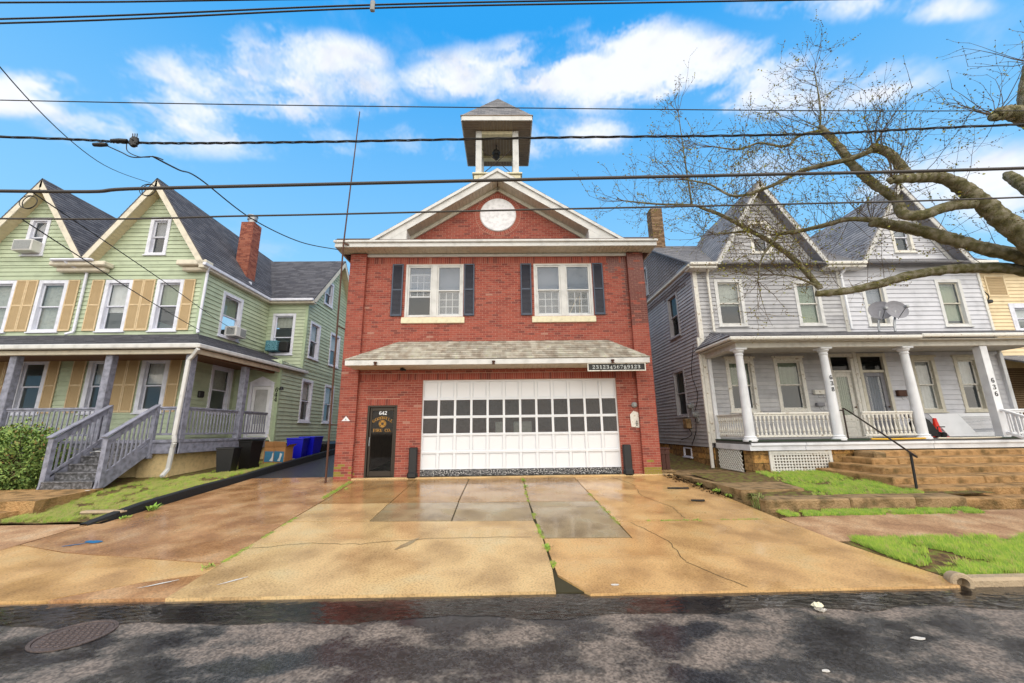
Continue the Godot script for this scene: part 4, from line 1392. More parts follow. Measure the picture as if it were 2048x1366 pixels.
	var pl := thing("wall_plate", "white house-shaped plate with a black scribble on brick pier", "sign", Vector3(4.02, 2.0, zw))
	st = S()
	prism(st, Vector3(0, 0, zw + 0.012), X, Y, Z, PackedVector2Array([Vector2(3.90, 2.03), Vector2(4.145, 2.0), Vector2(4.145, 2.46), Vector2(4.09, 2.48), Vector2(4.0, 2.52), Vector2(3.93, 2.45), Vector2(3.88, 2.40)]), 0.0, 0.02)
	obj("plate", st, M.white_worn, pl)
	st = S()
	var sc := []
	for i in 15:
		var a := TAU * i / 14.0
		sc.append(Vector3(4.07 + sin(a) * 0.028, 2.13 + cos(a) * 0.075, zw + 0.036))
	tube1(st, sc, 0.005, 5)
	tube1(st, [Vector3(4.03, 2.12, zw + 0.036), Vector3(4.11, 2.13, zw + 0.036)], 0.005, 5)
	tube1(st, [Vector3(4.07, 2.22, zw + 0.036), Vector3(4.07, 2.06, zw + 0.036)], 0.005, 5)
	obj("scribble", st, M.black, pl)
	var tr := thing("triangle_marker", "small white triangular truss marker on the brick pilaster", "sign", Vector3(-4.9, 2.3, -12.49))
	st = S()
	prism(st, Vector3(0, 0, -12.492), X, Y, Z, PackedVector2Array([Vector2(-5.03, 2.31), Vector2(-4.77, 2.31), Vector2(-4.90, 2.46)]), 0.0, 0.012)
	obj("plate", st, M.white_new, tr)
	text("A", 0.05, 0.004, M.meter, Vector3(-4.90, 2.355, -12.476), tr)
	var pole := thing("mast_pole", "tall thin rusty pole rising past the fire house cornice", "pole", Vector3(-5.17, 0.55, -12.3))
	st = S()
	tube(st, [Vector3(-5.17, 0.52, -12.05), Vector3(-5.21, 7.9, -11.98), Vector3(-5.03, 12.95, -11.96)], [0.03, 0.024, 0.016], 10)
	obj("pole", st, M.rust, pole)
	st = S()
	bar(st, Vector3(-5.2, 7.95, -11.99), Vector3(-5.05, 7.92, -12.02), 0.03, 0.05)
	bar(st, Vector3(-5.18, 2.2, -12.03), Vector3(-5.16, 2.2, -12.5), 0.03, 0.03)
	bar(st, Vector3(-5.19, 5.2, -12.0), Vector3(-5.16, 5.2, -12.5), 0.03, 0.03)
	obj("bracket", st, M.rust, pole)

# narrow boards laid side by side along u between n0 and n1 (soffits, ceilings), seen from below
func boards(parent: Node3D, O: Vector3, U: Vector3, N: Vector3, u0: float, u1: float, n0: float, n1: float, w: float, m: Material, called: String) -> void:
	var D := N.cross(U)
	if D.y > 0:
		D = -D
	var u := u0
	while u < u1 - 0.02:
		var st := S()
		bx(st, O, U, D, N, Vector3(u + 0.004, -0.02, n0), Vector3(minf(u + w, u1) - 0.004, 0.006, n1), 0.004)
		obj(called, st, m, parent)
		u += w
	var st2 := S()
	bx(st2, O, U, D, N, Vector3(u0, -0.04, n0), Vector3(u1, -0.012, n1), 0.0)
	obj(called + "_backing", st2, M.backing_board, parent)

func garage_door(f: Node3D) -> void:
	var x0 := -2.62
	var x1 := 3.52
	var zf := -12.70
	var pitch := (x1 - x0) / 12.0
	var rows := [[0.85, 1.30, 0], [1.375, 1.83, 0], [1.905, 2.36, 1], [2.44, 2.93, 1], [2.98, 3.51, 0]]
	var st := S()
	# stiles, rails and the backing with open lights
	var holes := []
	for r in rows:
		for i in 12:
			holes.append(Vector4(x0 + i * pitch + 0.035, r[0], x0 + (i + 1) * pitch - 0.035, r[1]))
	sheet(st, Vector3(0, 0, zf), X, Y, Z, [Vector2(x0, 0.64), Vector2(x1, 0.64), Vector2(x1, 3.56), Vector2(x0, 3.56)], holes)
	for h in holes:
		for e in [[Vector3(h.x, h.y, zf), Vector3(h.z, h.y, zf), Y], [Vector3(h.x, h.w, zf), Vector3(h.z, h.w, zf), -Y], [Vector3(h.x, h.y, zf), Vector3(h.x, h.w, zf), X], [Vector3(h.z, h.y, zf), Vector3(h.z, h.w, zf), -X]]:
			quad(st, e[0], e[1], e[1] - Z * 0.05, e[0] - Z * 0.05, e[2])
	var d := obj("garage_door", st, M.door_white, f)
	for r in rows:
		for i in 12:
			var a := x0 + i * pitch + 0.035
			var b := x0 + (i + 1) * pitch - 0.035
			st = S()
			if r[2] == 0:
				bx(st, Vector3(0, 0, zf), X, Y, Z, Vector3(a - 0.01, r[0] - 0.01, -0.08), Vector3(b + 0.01, r[1] + 0.01, -0.046), 0.0)
				bx(st, Vector3(0, 0, zf), X, Y, Z, Vector3(a + 0.022, r[0] + 0.022, -0.05), Vector3(b - 0.022, r[1] - 0.022, -0.036), 0.008)
				obj("panel", st, M.door_white, d)
			else:
				quad(st, Vector3(a, r[0], zf - 0.025), Vector3(b, r[0], zf - 0.025), Vector3(b, r[1], zf - 0.025), Vector3(a, r[1], zf - 0.025), Z)
				obj("pane", st, M.glass_garage, d)
	# seams between the sections
	for y in [1.338, 1.868, 2.40, 2.955]:
		st = S()
		bx(st, Vector3(0, 0, zf), X, Y, Z, Vector3(x0, y - 0.03, -0.01), Vector3(x1, y - 0.004, 0.006), 0.004)
		bx(st, Vector3(0, 0, zf), X, Y, Z, Vector3(x0, y + 0.004, -0.01), Vector3(x1, y + 0.03, 0.006), 0.004)
		obj("section_rail", st, M.door_white, d)
	st = S()
	wb(st, x0, x1, 0.64, 0.835, zf - 0.02, zf + 0.02, 0.005)
	obj("weather_strip", st, M.chips, d)
	# pale things standing inside behind the lights
	st = S()
	wb(st, -1.0, 4.3, 0.62, 1.1, -16.2, -14.2, 0.05)
	wb(st, -0.35, -0.12, 1.9, 2.25, -13.6, -13.3, 0.01)
	wb(st, 0.25, 0.85, 0.62, 2.25, -13.9, -13.4, 0.02)
	obj("stored_goods", st, M.curtain, d)

func entry_door(f: Node3D) -> void:
	var O := Vector3(0, 0, -12.68)
	var st := S()
	fr(st, O, X, Z, -4.30, -3.38, 0.62, 2.78, 0.06, -0.06, 0.05, 0.03, 0.06)
	var d := obj("entry_door", st, M.bronze, f)
	st = S()
	fr(st, O, X, Z, -4.235, -3.445, 0.655, 2.715, 0.07, -0.035, 0.0, 0.16, 0.10)
	obj("door_leaf", st, M.bronze, d)
	st = S()
	sheet(st, O - Z * 0.018, X, Y, Z, [Vector2(-4.17, 0.81), Vector2(-3.51, 0.81), Vector2(-3.51, 2.62), Vector2(-4.17, 2.62)])
	obj("pane", st, M.glass_dark, d)
	st = S()
	bx(st, O, X, Y, Z, Vector3(-4.21, 1.55, 0.0), Vector3(-4.185, 1.82, 0.05), 0.006)
	obj("handle", st, M.galvanised, d)
	text("642", 0.11, 0.004, M.white_new, Vector3(-3.84, 2.545, -12.693), d, "house_number")
	var word := "GOODWILL"
	for i in 8:
		var t := (i - 3.5) / 3.5
		text(word[i], 0.088, 0.003, M.gold, Vector3(-3.84 + t * 0.275, 2.40 - 0.10 * t * t, -12.693), d, "letter", true, -t * 0.5)
	st = S()
	var c := Vector3(-3.84, 2.22, -12.695)
	for k in 4:
		var a := k * PI / 2
		var u := Vector3(cos(a), sin(a), 0)
		var v := Vector3(-sin(a), cos(a), 0)
		prism(st, c, u, v, Z, PackedVector2Array([Vector2(0.03, -0.03), Vector2(0.085, -0.065), Vector2(0.105, 0.0), Vector2(0.085, 0.065), Vector2(0.03, 0.03)]), 0.0, 0.003)
	lathe(st, c, [Vector2(0.118, 0.0), Vector2(0.118, 0.002), Vector2(0.108, 0.002), Vector2(0.108, 0.0)], 24, Z)
	obj("emblem", st, M.gold, d)
	st = S()
	lathe(st, c + Z * 0.003, [Vector2(0.0, 0.002), Vector2(0.042, 0.002), Vector2(0.042, 0.0)], 16, Z)
	obj("emblem_center", st, M.bronze, d)
	text("FIRE  CO.", 0.088, 0.003, M.gold, Vector3(-3.84, 2.02, -12.693), d, "lettering", true)

func bell_tower(f: Node3D) -> void:
	var cx := -0.23
	var cz := -13.55
	var st := S()
	wb(st, cx - 0.84, cx + 0.84, 10.2, 10.98, cz - 0.84, cz + 0.84, 0.02)
	wb(st, cx - 0.90, cx + 0.90, 10.98, 11.04, cz - 0.90, cz + 0.90, 0.01)
	var t := obj("bell_tower", st, M.cream_stone, f)
	for sx in [-1, 1]:
		for sz in [-1, 1]:
			st = S()
			wb(st, cx + sx * 0.68 - 0.11, cx + sx * 0.68 + 0.11, 11.04, 12.86, cz + sz * 0.68 - 0.11, cz + sz * 0.68 + 0.11, 0.012)
			obj("post", st, M.white, t)
	st = S()
	for s in [-1, 1]:
		wb(st, cx - 0.57, cx + 0.57, 12.72, 12.86, cz + s * 0.68 - 0.10, cz + s * 0.68 + 0.10, 0.01)
		wb(st, cx + s * 0.68 - 0.10, cx + s * 0.68 + 0.10, 12.72, 12.86, cz - 0.57, cz + 0.57, 0.01)
	obj("lintel", st, M.cream_stone, t)
	st = S()
	for s in [-1, 1]:
		for zz in [-0.68, 0.68]:
			tube1(st, [Vector3(cx - 0.6 * s, 12.2, cz + zz), Vector3(cx + 0.6 * s, 11.06, cz + zz)], 0.014, 6)
	obj("cross_brace", st, M.iron, t)
	# eave: fascia, soffit boards below, pyramid roof
	var h := 1.27
	st = S()
	for s in [-1, 1]:
		wb(st, cx - h, cx + h, 12.87, 13.05, cz + s * h - 0.02, cz + s * h + 0.02, 0.006)
		wb(st, cx + s * h - 0.02, cx + s * h + 0.02, 12.87, 13.05, cz - h + 0.02, cz + h - 0.02, 0.006)
	obj("fascia", st, M.white, t)
	st = S()
	wb(st, cx - h - 0.04, cx + h + 0.04, 13.05, 13.085, cz - h - 0.04, cz + h + 0.04, 0.006)
	obj("drip_edge", st, M.soffit_brown, t)
	for a in [[-h + 0.02, -0.57, true], [0.57, h - 0.02, true]]:
		soffit_strip(t, cx + a[0], cx + a[1], cz - h + 0.02, cz + h - 0.02, false)
	soffit_strip(t, cx - 0.57, cx + 0.57, cz - h + 0.02, cz + h - 0.02, true)
	var ap := Vector3(cx + 0.03, 15.02, cz)
	var cs := [Vector3(cx - h, 13.09, cz + h), Vector3(cx + h, 13.09, cz + h), Vector3(cx + h, 13.09, cz - h), Vector3(cx - h, 13.09, cz - h)]
	for i in 4:
		var a: Vector3 = cs[i]
		var b: Vector3 = cs[(i + 1) % 4]
		roof_plane(t, a, b, ap, ap, [M.slate0, M.slate1, M.slate2], "roof", 0.13, 0.28)
	# the siren that hangs under the ceiling
	st = S()
	tube1(st, [Vector3(cx - 0.05, 12.86, cz), Vector3(cx - 0.05, 12.6, cz)], 0.02, 6)
	lathe(st, Vector3(cx - 0.05, 12.32, cz), [Vector2(0.0, -0.12), Vector2(0.07, -0.08), Vector2(0.14, 0.02), Vector2(0.12, 0.12), Vector2(0.16, 0.2), Vector2(0.12, 0.28), Vector2(0.0, 0.3)], 12)
	obj("siren", st, M.black, t)

func soffit_strip(t: Node3D, x0: float, x1: float, z0: float, z1: float, along_z: bool) -> void:
	var st: SurfaceTool
	var u := x0 if along_z else z0
	var e := x1 if along_z else z1
	while u < e - 0.02:
		st = S()
		var v := minf(u + 0.115, e)
		if along_z:
			wb(st, u + 0.004, v - 0.004, 12.875, 12.90, z0, z1, 0.004)
		else:
			wb(st, x0, x1, 12.875, 12.90, u + 0.004, v - 0.004, 0.004)
		obj("soffit_board", st, M.soffit_brown, t)
		u += 0.115
	st = S()
	wb(st, x0, x1, 12.895, 12.94, z0, z1, 0.0)
	obj("soffit_backing", st, M.backing_board, t)

# ---------------------------------------------------------------- green twin house
func cut_holes(ws: Array) -> Array:
	var h := []
	for w in ws:
		h.append(Vector4(w[0] + 0.05, w[2] + 0.04, w[1] - 0.05, w[3] - 0.05))
	return h

# everything a clapboarded wall needs: backing with openings and the boards
func boarded(st: SurfaceTool, list: Array, O: Vector3, U: Vector3, N: Vector3, poly: Array, ws: Array, ch: float, nm: int, o := {}) -> void:
	wall(st, O, U, N, poly, cut_holes(ws), 0.16)
	var h := []
	for w in ws:
		h.append(Vector4(w[0] + 0.02, w[2] + 0.02, w[1] - 0.02, w[3] - 0.02))
	list.append_array(courses(O, U, Y, N, poly, h, ch, o.get("plen", 0.0), o.get("gap", 0.003), 0.032, 0.006, nm, o))

func green_house() -> void:
	var h := thing("green_house", "mint green clapboard twin house with tan shutters and wraparound grey porch", "house", Vector3(-15.5, 0.7, -14.2))
	var zf := -14.2
	var O := Vector3(0, 0, zf)
	var st := S()
	var list := []
	# front windows: [u0, u1, v0, v1]
	var up := [[-19.07, -18.03, 5.64, 7.62], [-17.22, -16.16, 5.64, 7.62], [-14.80, -13.80, 5.64, 7.62], [-12.92, -11.93, 5.64, 7.62]]
	var low := [[-19.05, -18.05, 2.72, 4.66], [-17.17, -16.14, 2.72, 4.66], [-14.77, -13.80, 2.72, 4.66], [-12.91, -11.93, 2.72, 4.66]]
	var gw := [[-18.16, -17.38, 8.62, 10.17], [-13.60, -12.82, 8.62, 10.17]]
	boarded(st, list, O, X, Z, [Vector2(-19.8, 1.7), Vector2(-11.2, 1.7), Vector2(-11.2, 8.22), Vector2(-19.8, 8.22)], up + low, 0.165, 3)
	for i in 2:
		var c: float = [-17.66, -13.33][i]
		boarded(st, list, O, X, Z, [Vector2(c - 2.12, 8.22), Vector2(c + 2.12, 8.22), Vector2(c, 11.35)], [gw[i]], 0.165, 3)
	# right side wall up to the ell
	var sO := Vector3(-11.2, 0, 0)
	var sw := [[15.2, 16.42, 5.72, 7.55], [15.2, 16.4, 2.74, 4.58]]
	boarded(st, list, sO, -Z, X, [Vector2(14.2, 1.7), Vector2(18.35, 1.7), Vector2(18.35, 8.22), Vector2(14.2, 8.22)], sw, 0.165, 3)
	# lower wall with the side door, and the ell above it
	var eO := Vector3(0, 0, -16.6)
	boarded(st, list, eO, X, Z, [Vector2(-11.2, 1.7), Vector2(-9.36, 1.7), Vector2(-9.36, 5.0), Vector2(-11.2, 5.0)], [[-10.55, -9.55, 1.8, 4.06]], 0.165, 3)
	var uO := Vector3(0, 0, -18.3)
	boarded(st, list, uO, X, Z, [Vector2(-11.2, 4.9), Vector2(-9.36, 4.9), Vector2(-9.36, 8.22), Vector2(-11.2, 8.22)], [[-10.95, -9.88, 5.52, 7.50]], 0.165, 3)
	var xO := Vector3(-9.36, 0, 0)
	var lowers := [[18.35, 19.42, 2.45, 4.42], [20.7, 21.85, 2.45, 4.42]]
	boarded(st, list, xO, -Z, X, [Vector2(16.6, 1.55), Vector2(24.1, 1.55), Vector2(24.1, 4.9), Vector2(16.6, 4.9)], lowers, 0.165, 3)
	var uppers := [[18.62, 19.68, 5.45, 7.25], [20.85, 22.1, 5.45, 7.25]]
	boarded(st, list, xO, -Z, X, [Vector2(18.3, 4.9), Vector2(24.1, 4.9), Vector2(24.1, 8.22), Vector2(18.3, 8.22)], uppers, 0.165, 3)
	var gup := [[19.75, 20.75, 8.5, 9.85]]
	boarded(st, list, xO, -Z, X, [Vector2(18.3, 8.22), Vector2(24.1, 8.22), Vector2(21.2, 11.3)], gup, 0.165, 3)
	# far sides, closed
	wall(st, Vector3(-19.8, 0, 0), -Z, -X, [Vector2(14.2, 0.5), Vector2(24.1, 0.5), Vector2(24.1, 8.22), Vector2(14.2, 8.22)])
	wall(st, Vector3(0, 0, -24.1), X, -Z, [Vector2(-19.8, 0.5), Vector2(-9.36, 0.5), Vector2(-9.36, 8.22), Vector2(-19.8, 8.22)])
	obj("wall", st, M.mint_back, h)
	st = S()
	wb(st, -19.7, -9.45, 5.0, 5.15, -24.0, -18.5, 0.0)
	wb(st, -19.7, -11.3, 5.0, 5.15, -18.5, -14.4, 0.0)
	wb(st, -19.7, -11.3, 1.5, 1.65, -24.0, -14.4, 0.0)
	obj("floor", st, M.room_floor, h)
	emit(h, list, "clapboard", [M.mint0, M.mint1, M.mint2], 300, "clapboards")
	# corner boards
	for c in [[-11.2, -14.2, 1.75, 8.2], [-9.36, -16.6, 1.6, 4.95], [-9.36, -18.3, 4.95, 8.2], [-19.8, -14.2, 1.75, 8.2]]:
		st = S()
		wb(st, c[0] - 0.10, c[0] + 0.03, c[2], c[3], c[1] - 0.10, c[1] + 0.03, 0.006)
		obj("corner_board", st, M.mint_trim, h)
	# windows
	var i := 0
	for w in up:
		window(h, O, X, Z, w[0], w[1], w[2], w[3], {"cw": 0.13, "drop": [0.95, 0.98, 0.62, 0.5][i], "blind": ["curtain", "curtain", "blind", "curtain_green"][i]})
		i += 1
	i = 0
	for w in low:
		window(h, O, X, Z, w[0], w[1], w[2], w[3], {"cw": 0.15, "drop": [0.3, 0.0, 0.45, 0.45][i], "blind": "blind", "glass": "glass"})
		i += 1
	for w in gw:
		window(h, O, X, Z, w[0], w[1], w[2], w[3], {"cw": 0.13, "drop": 0.5, "blind": "blind_grey"})
	window(h, sO, -Z, X, 15.2, 16.42, 5.72, 7.55, {"cw": 0.13, "drop": 0.45, "blind": "curtain_green"})
	window(h, sO, -Z, X, 15.2, 16.4, 2.74, 4.58, {"cw": 0.13, "drop": 0.5, "blind": "curtain"})
	window(h, uO, X, Z, -10.95, -9.88, 5.52, 7.50, {"cw": 0.12, "drop": 0.3, "blind": "curtain", "meet": 0.42})
	for w in lowers + uppers + gup:
		window(h, xO, -Z, X, w[0], w[1], w[2], w[3], {"cw": 0.12, "drop": 0.45, "blind": "blind"})
	# shutters in pairs
	for s in [[-19.52, -19.09], [-18.02, -17.63], [-17.62, -17.24], [-16.14, -15.73], [-15.28, -14.83], [-13.79, -13.39], [-13.38, -12.97], [-11.91, -11.50]]:
		shutter(h, O + Z * 0.02, X, Z, s[0], s[1], 5.66, 7.62, M.shutter, M.shutter_louver)
		shutter(h, O + Z * 0.02, X, Z, s[0], s[1], 2.74, 4.66, M.shutter, M.shutter_louver)
	# roofs: two front gables running back, the ell gable to the right
	var rm := [M.roof0, M.roof1, M.roof2]
	var ze := -13.78
	var zb := -24.3
	for k in 2:
		var c: float = [-17.66, -13.33][k]
		var pk := Vector3(c, 11.62, 0)
		for s in [-1, 1]:
			var foot := Vector3(c + s * 2.36, 8.12, 0)
			if k == 0 and s > 0 or k == 1 and s < 0:
				foot = Vector3(c + s * 2.165, 8.42, 0)
			var a := foot + Z * (zb if s > 0 else ze)
			var b := foot + Z * (ze if s > 0 else zb)
			var p := pk + Z * (ze if s > 0 else zb)
			var q := pk + Z * (zb if s > 0 else ze)
			roof_plane(h, a, b, p, q, rm, "roof", 0.15, 0.32, 0)
			# rake board and boarded soffit under the overhang
			var d := (pk - foot).normalized()
			var nn := Vector3(-d.y, d.x, 0) * (1.0 if d.x > 0 else -1.0)
			var L := (pk - foot).length()
			st = S()
			prism(st, foot + Z * ze, d, nn, Z, PackedVector2Array([Vector2(-0.05, -0.045), Vector2(L - 0.02, -0.045), Vector2(L - 0.27, -0.24), Vector2(0.05, -0.24)]), -0.03, 0.0)
			obj("rake_board", st, M.tan_trim, h)
			boards(h, foot - nn * 0.20, d, Z, 0.05, L - 0.25, zf + 0.01, ze - 0.03, 0.14, M.tan_soffit, "soffit_board")
	# ell roof
	var rl := Vector3(-14.0, 11.45, -21.2)
	var rr := Vector3(-9.0, 11.45, -21.2)
	roof_plane(h, Vector3(-11.0, 8.10, -18.0), Vector3(-9.0, 8.10, -18.0), rr, rl, rm, "roof", 0.15, 0.32)
	roof_plane(h, Vector3(-9.0, 8.10, -24.4), Vector3(-14.0, 8.10, -24.4), rl, rr, rm, "roof", 0.15, 0.32)
	for s in [[-18.0, 1], [-24.4, -1]]:
		var foot := Vector3(0, 8.10, s[0])
		var pk := Vector3(0, 11.45, -21.2)
		var d := (pk - foot).normalized()
		var nn := d.cross(X) * (1.0 if d.cross(X).y > 0 else -1.0)
		var L := (pk - foot).length()
		st = S()
		prism(st, foot + X * -9.0, d, nn, X, PackedVector2Array([Vector2(-0.03, -0.045), Vector2(L - 0.02, -0.045), Vector2(L - 0.25, -0.24), Vector2(0.05, -0.24)]), -0.03, 0.0)
		obj("rake_board", st, M.tan_trim, h)
		boards(h, foot - nn * 0.20, d, X, 0.05, L - 0.25, -9.35, -9.03, 0.14, M.tan_soffit, "soffit_board")
	# eaves: side gutter, returns at the gable feet
	st = S()
	wb(st, -11.05, -10.93, 8.02, 8.14, -18.0, -13.75, 0.02)
	wb(st, -10.93, -8.98, 8.02, 8.14, -18.0, -17.88, 0.02)
	obj("gutter", st, M.trim_blue_white, h)
	st = S()
	wb(st, -11.2, -11.0, 7.94, 8.04, -18.2, -13.78, 0.01)
	wb(st, -11.2, -9.0, 7.94, 8.04, -18.3, -18.0, 0.01)
	obj("eave_soffit", st, M.tan_trim, h)
	for r in [[-16.62, -14.62, 8.05, 8.22], [-12.05, -10.95, 8.05, 8.25]]:
		st = S()
		wb(st, r[0], r[1], r[2], r[3], zf + 0.02, -13.78, 0.03)
		wb(st, r[0] + 0.12, r[1] - 0.12, r[2] - 0.16, r[2], zf + 0.02, -13.95, 0.03)
		obj("eave_return", st, M.tan_trim, h)
	st = S()
	wb(st, -16.5, -15.0, 8.19, 8.28, -13.80, -13.66, 0.03)
	obj("gutter", st, M.trim_blue_white, h)
	down_pipe(h, [Vector3(-16.0, 8.18, -13.74), Vector3(-15.75, 7.98, -14.05), Vector3(-15.52, 7.9, -14.12), Vector3(-15.52, 5.62, -14.12), Vector3(-15.62, 5.5, -13.95)], M.trim_blue_white)
	down_pipe(h, [Vector3(-10.98, 8.05, -14.0), Vector3(-11.08, 7.85, -14.1), Vector3(-11.1, 5.7, -14.1), Vector3(-11.0, 5.52, -14.0)], M.trim_blue_white)
	chimney(h, Vector3(-11.62, 8.75, -16.9), 0.56, 2.6, [M.chimney_brick0, M.chimney_brick1, M.chimney_brick2], M.mortar)
	green_porch(h)
	# side door
	st = S()
	fr(st, eO, X, Z, -10.55, -9.55, 1.82, 4.0, 0.12, -0.08, 0.04, 0.02, 0.12)
	prism(st, eO, X, Y, Z, PackedVector2Array([Vector2(-10.6, 4.0), Vector2(-9.5, 4.0), Vector2(-10.05, 4.28)]), 0.0, 0.06)
	var dr := obj("side_door", st, M.trim_blue_white, h)
	st = S()
	fr(st, eO, X, Z, -10.42, -9.68, 1.85, 3.87, 0.12, -0.05, 0.0, 0.5, 0.14)
	obj("storm_door", st, M.white_new, dr)
	st = S()
	sheet(st, eO - Z * 0.02, X, Y, Z, [Vector2(-10.31, 2.34), Vector2(-9.79, 2.34), Vector2(-9.79, 3.74), Vector2(-10.31, 3.74)])
	obj("pane", st, M.glass, dr)
	st = S()
	sheet(st, eO - Z * 0.06, X, Y, Z, [Vector2(-10.4, 1.85), Vector2(-9.7, 1.85), Vector2(-9.7, 3.85), Vector2(-10.4, 3.85)])
	obj("door_leaf", st, M.white, dr)
	st = S()
	bx(st, eO, X, Y, Z, Vector3(-10.38, 2.72, 0.0), Vector3(-10.34, 2.86, 0.05), 0.005)
	obj("handle", st, M.black, dr)
	for k in 3:
		text("644"[k], 0.17, 0.01, M.black, Vector3(-9.42, 3.72 - k * 0.2, -16.555), h, "house_number", true)
	st = S()
	lathe(st, Vector3(-9.2, 3.75, -16.5), [Vector2(0.0, 0.1), Vector2(0.06, 0.08), Vector2(0.09, -0.04), Vector2(0.0, -0.06)], 10)
	bar(st, Vector3(-9.34, 3.75, -16.55), Vector3(-9.2, 3.78, -16.5), 0.03, 0.03)
	obj("porch_lamp", st, M.black, h)
	st = S()
	bx(st, sO, -Z, Y, X, Vector3(14.65, 3.28, 0.02), Vector3(14.9, 3.52, 0.12), 0.03)
	obj("mailbox", st, M.black, h)

func chimney(h: Node3D, base: Vector3, w: float, ht: float, mats: Array, mort: Material) -> void:
	var st := S()
	wb(st, base.x - w / 2, base.x + w / 2, base.y - 1.5, base.y + ht, base.z - w / 2, base.z + w / 2, 0.0)
	var c := obj("chimney", st, mort, h)
	var list := []
	for s in [[Z, X], [X, -Z], [-X, Z]]:
		var N: Vector3 = s[0]
		var U: Vector3 = s[1]
		list += courses(base + N * w / 2, U, Y, N, [Vector2(-w / 2, -1.5), Vector2(w / 2, -1.5), Vector2(w / 2, ht), Vector2(-w / 2, ht)], [], 0.0715, 0.213, 0.011, 0.008, 0.008, mats.size(), {"jit": 0.002})
	emit(c, list, "brick", mats, 300)
	if mats[0] == M.chimney_brick0:
		st = S()
		lathe(st, base + Y * ht, [Vector2(0.16, 0.0), Vector2(0.16, 0.22), Vector2(0.2, 0.22), Vector2(0.2, 0.4), Vector2(0.22, 0.4), Vector2(0.22, 0.43), Vector2(0.0, 0.46)], 16)
		obj("flue_cap", st, M.galvanised, c)
		st = S()
		bx(st, base, X, Y, Z, Vector3(-w / 2 - 0.05, -0.55, w / 2 - 0.1), Vector3(w / 2 + 0.22, -0.28, w / 2 + 0.03), 0.01)
		obj("flashing", st, M.trim_blue_white, c)

func green_porch(h: Node3D) -> void:
	var fy := 1.82
	var zp := -12.3
	var xr := -9.72
	# foundation, deck, skirt
	var st := S()
	wb(st, -19.6, -10.9, 0.3, 1.45, -14.3, -12.5, 0.01)
	wb(st, -10.9, -9.98, 0.3, 1.45, -18.0, -12.42, 0.02)
	wb(st, -11.3, -9.40, 0.3, 1.6, -24.0, -16.65, 0.02)
	obj("foundation", st, M.stucco, h)
	st = S()
	wb(st, -19.8, -9.62, 1.74, 1.82, -14.2, -12.2, 0.01)
	wb(st, -11.2, -9.62, 1.74, 1.82, -16.6, -14.2, 0.01)
	obj("porch_deck", st, M.rail_grey, h)
	for a in [[-19.8, -15.0], [-14.99, -12.1], [-10.5, -9.62]]:
		st = S()
		wb(st, a[0], a[1], 1.43, 1.74, -12.30, -12.24, 0.008)
		obj("skirt_board", st, M.rail_grey, h)
	st = S()
	wb(st, -9.70, -9.64, 1.43, 1.74, -16.6, -12.24, 0.008)
	obj("skirt_board", st, M.rail_grey, h)
	# posts and railings
	for p in [[-17.9, zp], [-15.03, zp], [-12.15, zp], [xr, zp], [xr, -14.9]]:
		st = S()
		wb(st, p[0] - 0.105, p[0] + 0.105, fy, 4.42, p[1] - 0.105, p[1] + 0.105, 0.012)
		obj("post", st, M.rail_grey, h)
	for r in [[Vector3(-17.8, 0, zp), Vector3(-15.14, 0, zp)], [Vector3(-14.92, 0, zp), Vector3(-12.26, 0, zp)], [Vector3(-10.38, 0, zp), Vector3(-9.83, 0, zp)], [Vector3(xr, 0, zp - 0.11), Vector3(xr, 0, -14.79)], [Vector3(xr, 0, -15.01), Vector3(xr, 0, -16.58)]]:
		railing(h, r[0], r[1], 1.96, 2.80, 0.145, M.rail_grey)
	# ceiling beam, roof, gutters
	st = S()
	wb(st, -19.9, -9.60, 4.40, 4.58, -12.42, -12.2, 0.01)
	wb(st, -9.82, -9.60, 4.40, 4.58, -18.2, -12.42, 0.01)
	obj("porch_beam", st, M.brown_board, h)
	st = S()
	wb(st, -19.9, -9.8, 4.56, 4.6, -14.2, -12.42, 0.0)
	wb(st, -11.2, -9.82, 4.56, 4.6, -16.6, -14.2, 0.0)
	obj("porch_ceiling", st, M.brown_board, h)
	var rm := [M.roof0, M.roof1, M.roof2]
	roof_plane(h, Vector3(-20.2, 4.66, -11.95), Vector3(-9.28, 4.66, -11.95), Vector3(-11.15, 5.52, -14.2), Vector3(-20.2, 5.52, -14.2), rm, "porch_roof", 0.15, 0.32)
	roof_plane(h, Vector3(-9.28, 4.66, -11.95), Vector3(-9.28, 4.80, -18.6), Vector3(-11.2, 5.55, -18.6), Vector3(-11.15, 5.52, -14.2), rm, "porch_roof", 0.15, 0.32)
	st = S()
	wb(st, -20.2, -9.26, 4.52, 4.67, -11.98, -11.86, 0.025)
	bar(st, Vector3(-9.25, 4.59, -11.86), Vector3(-9.25, 4.72, -18.6), 0.11, 0.13, 0.02)
	obj("porch_gutter", st, M.white, h)
	st = S()
	wb(st, -20.0, -9.38, 4.38, 4.52, -12.16, -12.06, 0.01)
	bar(st, Vector3(-9.42, 4.46, -12.06), Vector3(-9.42, 4.56, -18.5), 0.08, 0.16, 0.01)
	obj("fascia", st, M.tan_trim, h)
	down_pipe(h, [Vector3(-9.25, 4.5, -11.9), Vector3(-9.5, 4.3, -12.05), Vector3(-9.64, 4.2, -12.1), Vector3(-9.70, 1.95, -12.1), Vector3(-9.66, 1.75, -12.1), Vector3(-9.74, 1.6, -12.16), Vector3(-9.84, 1.0, -12.25), Vector3(-9.78, 0.82, -12.0)], M.white, 0.11)

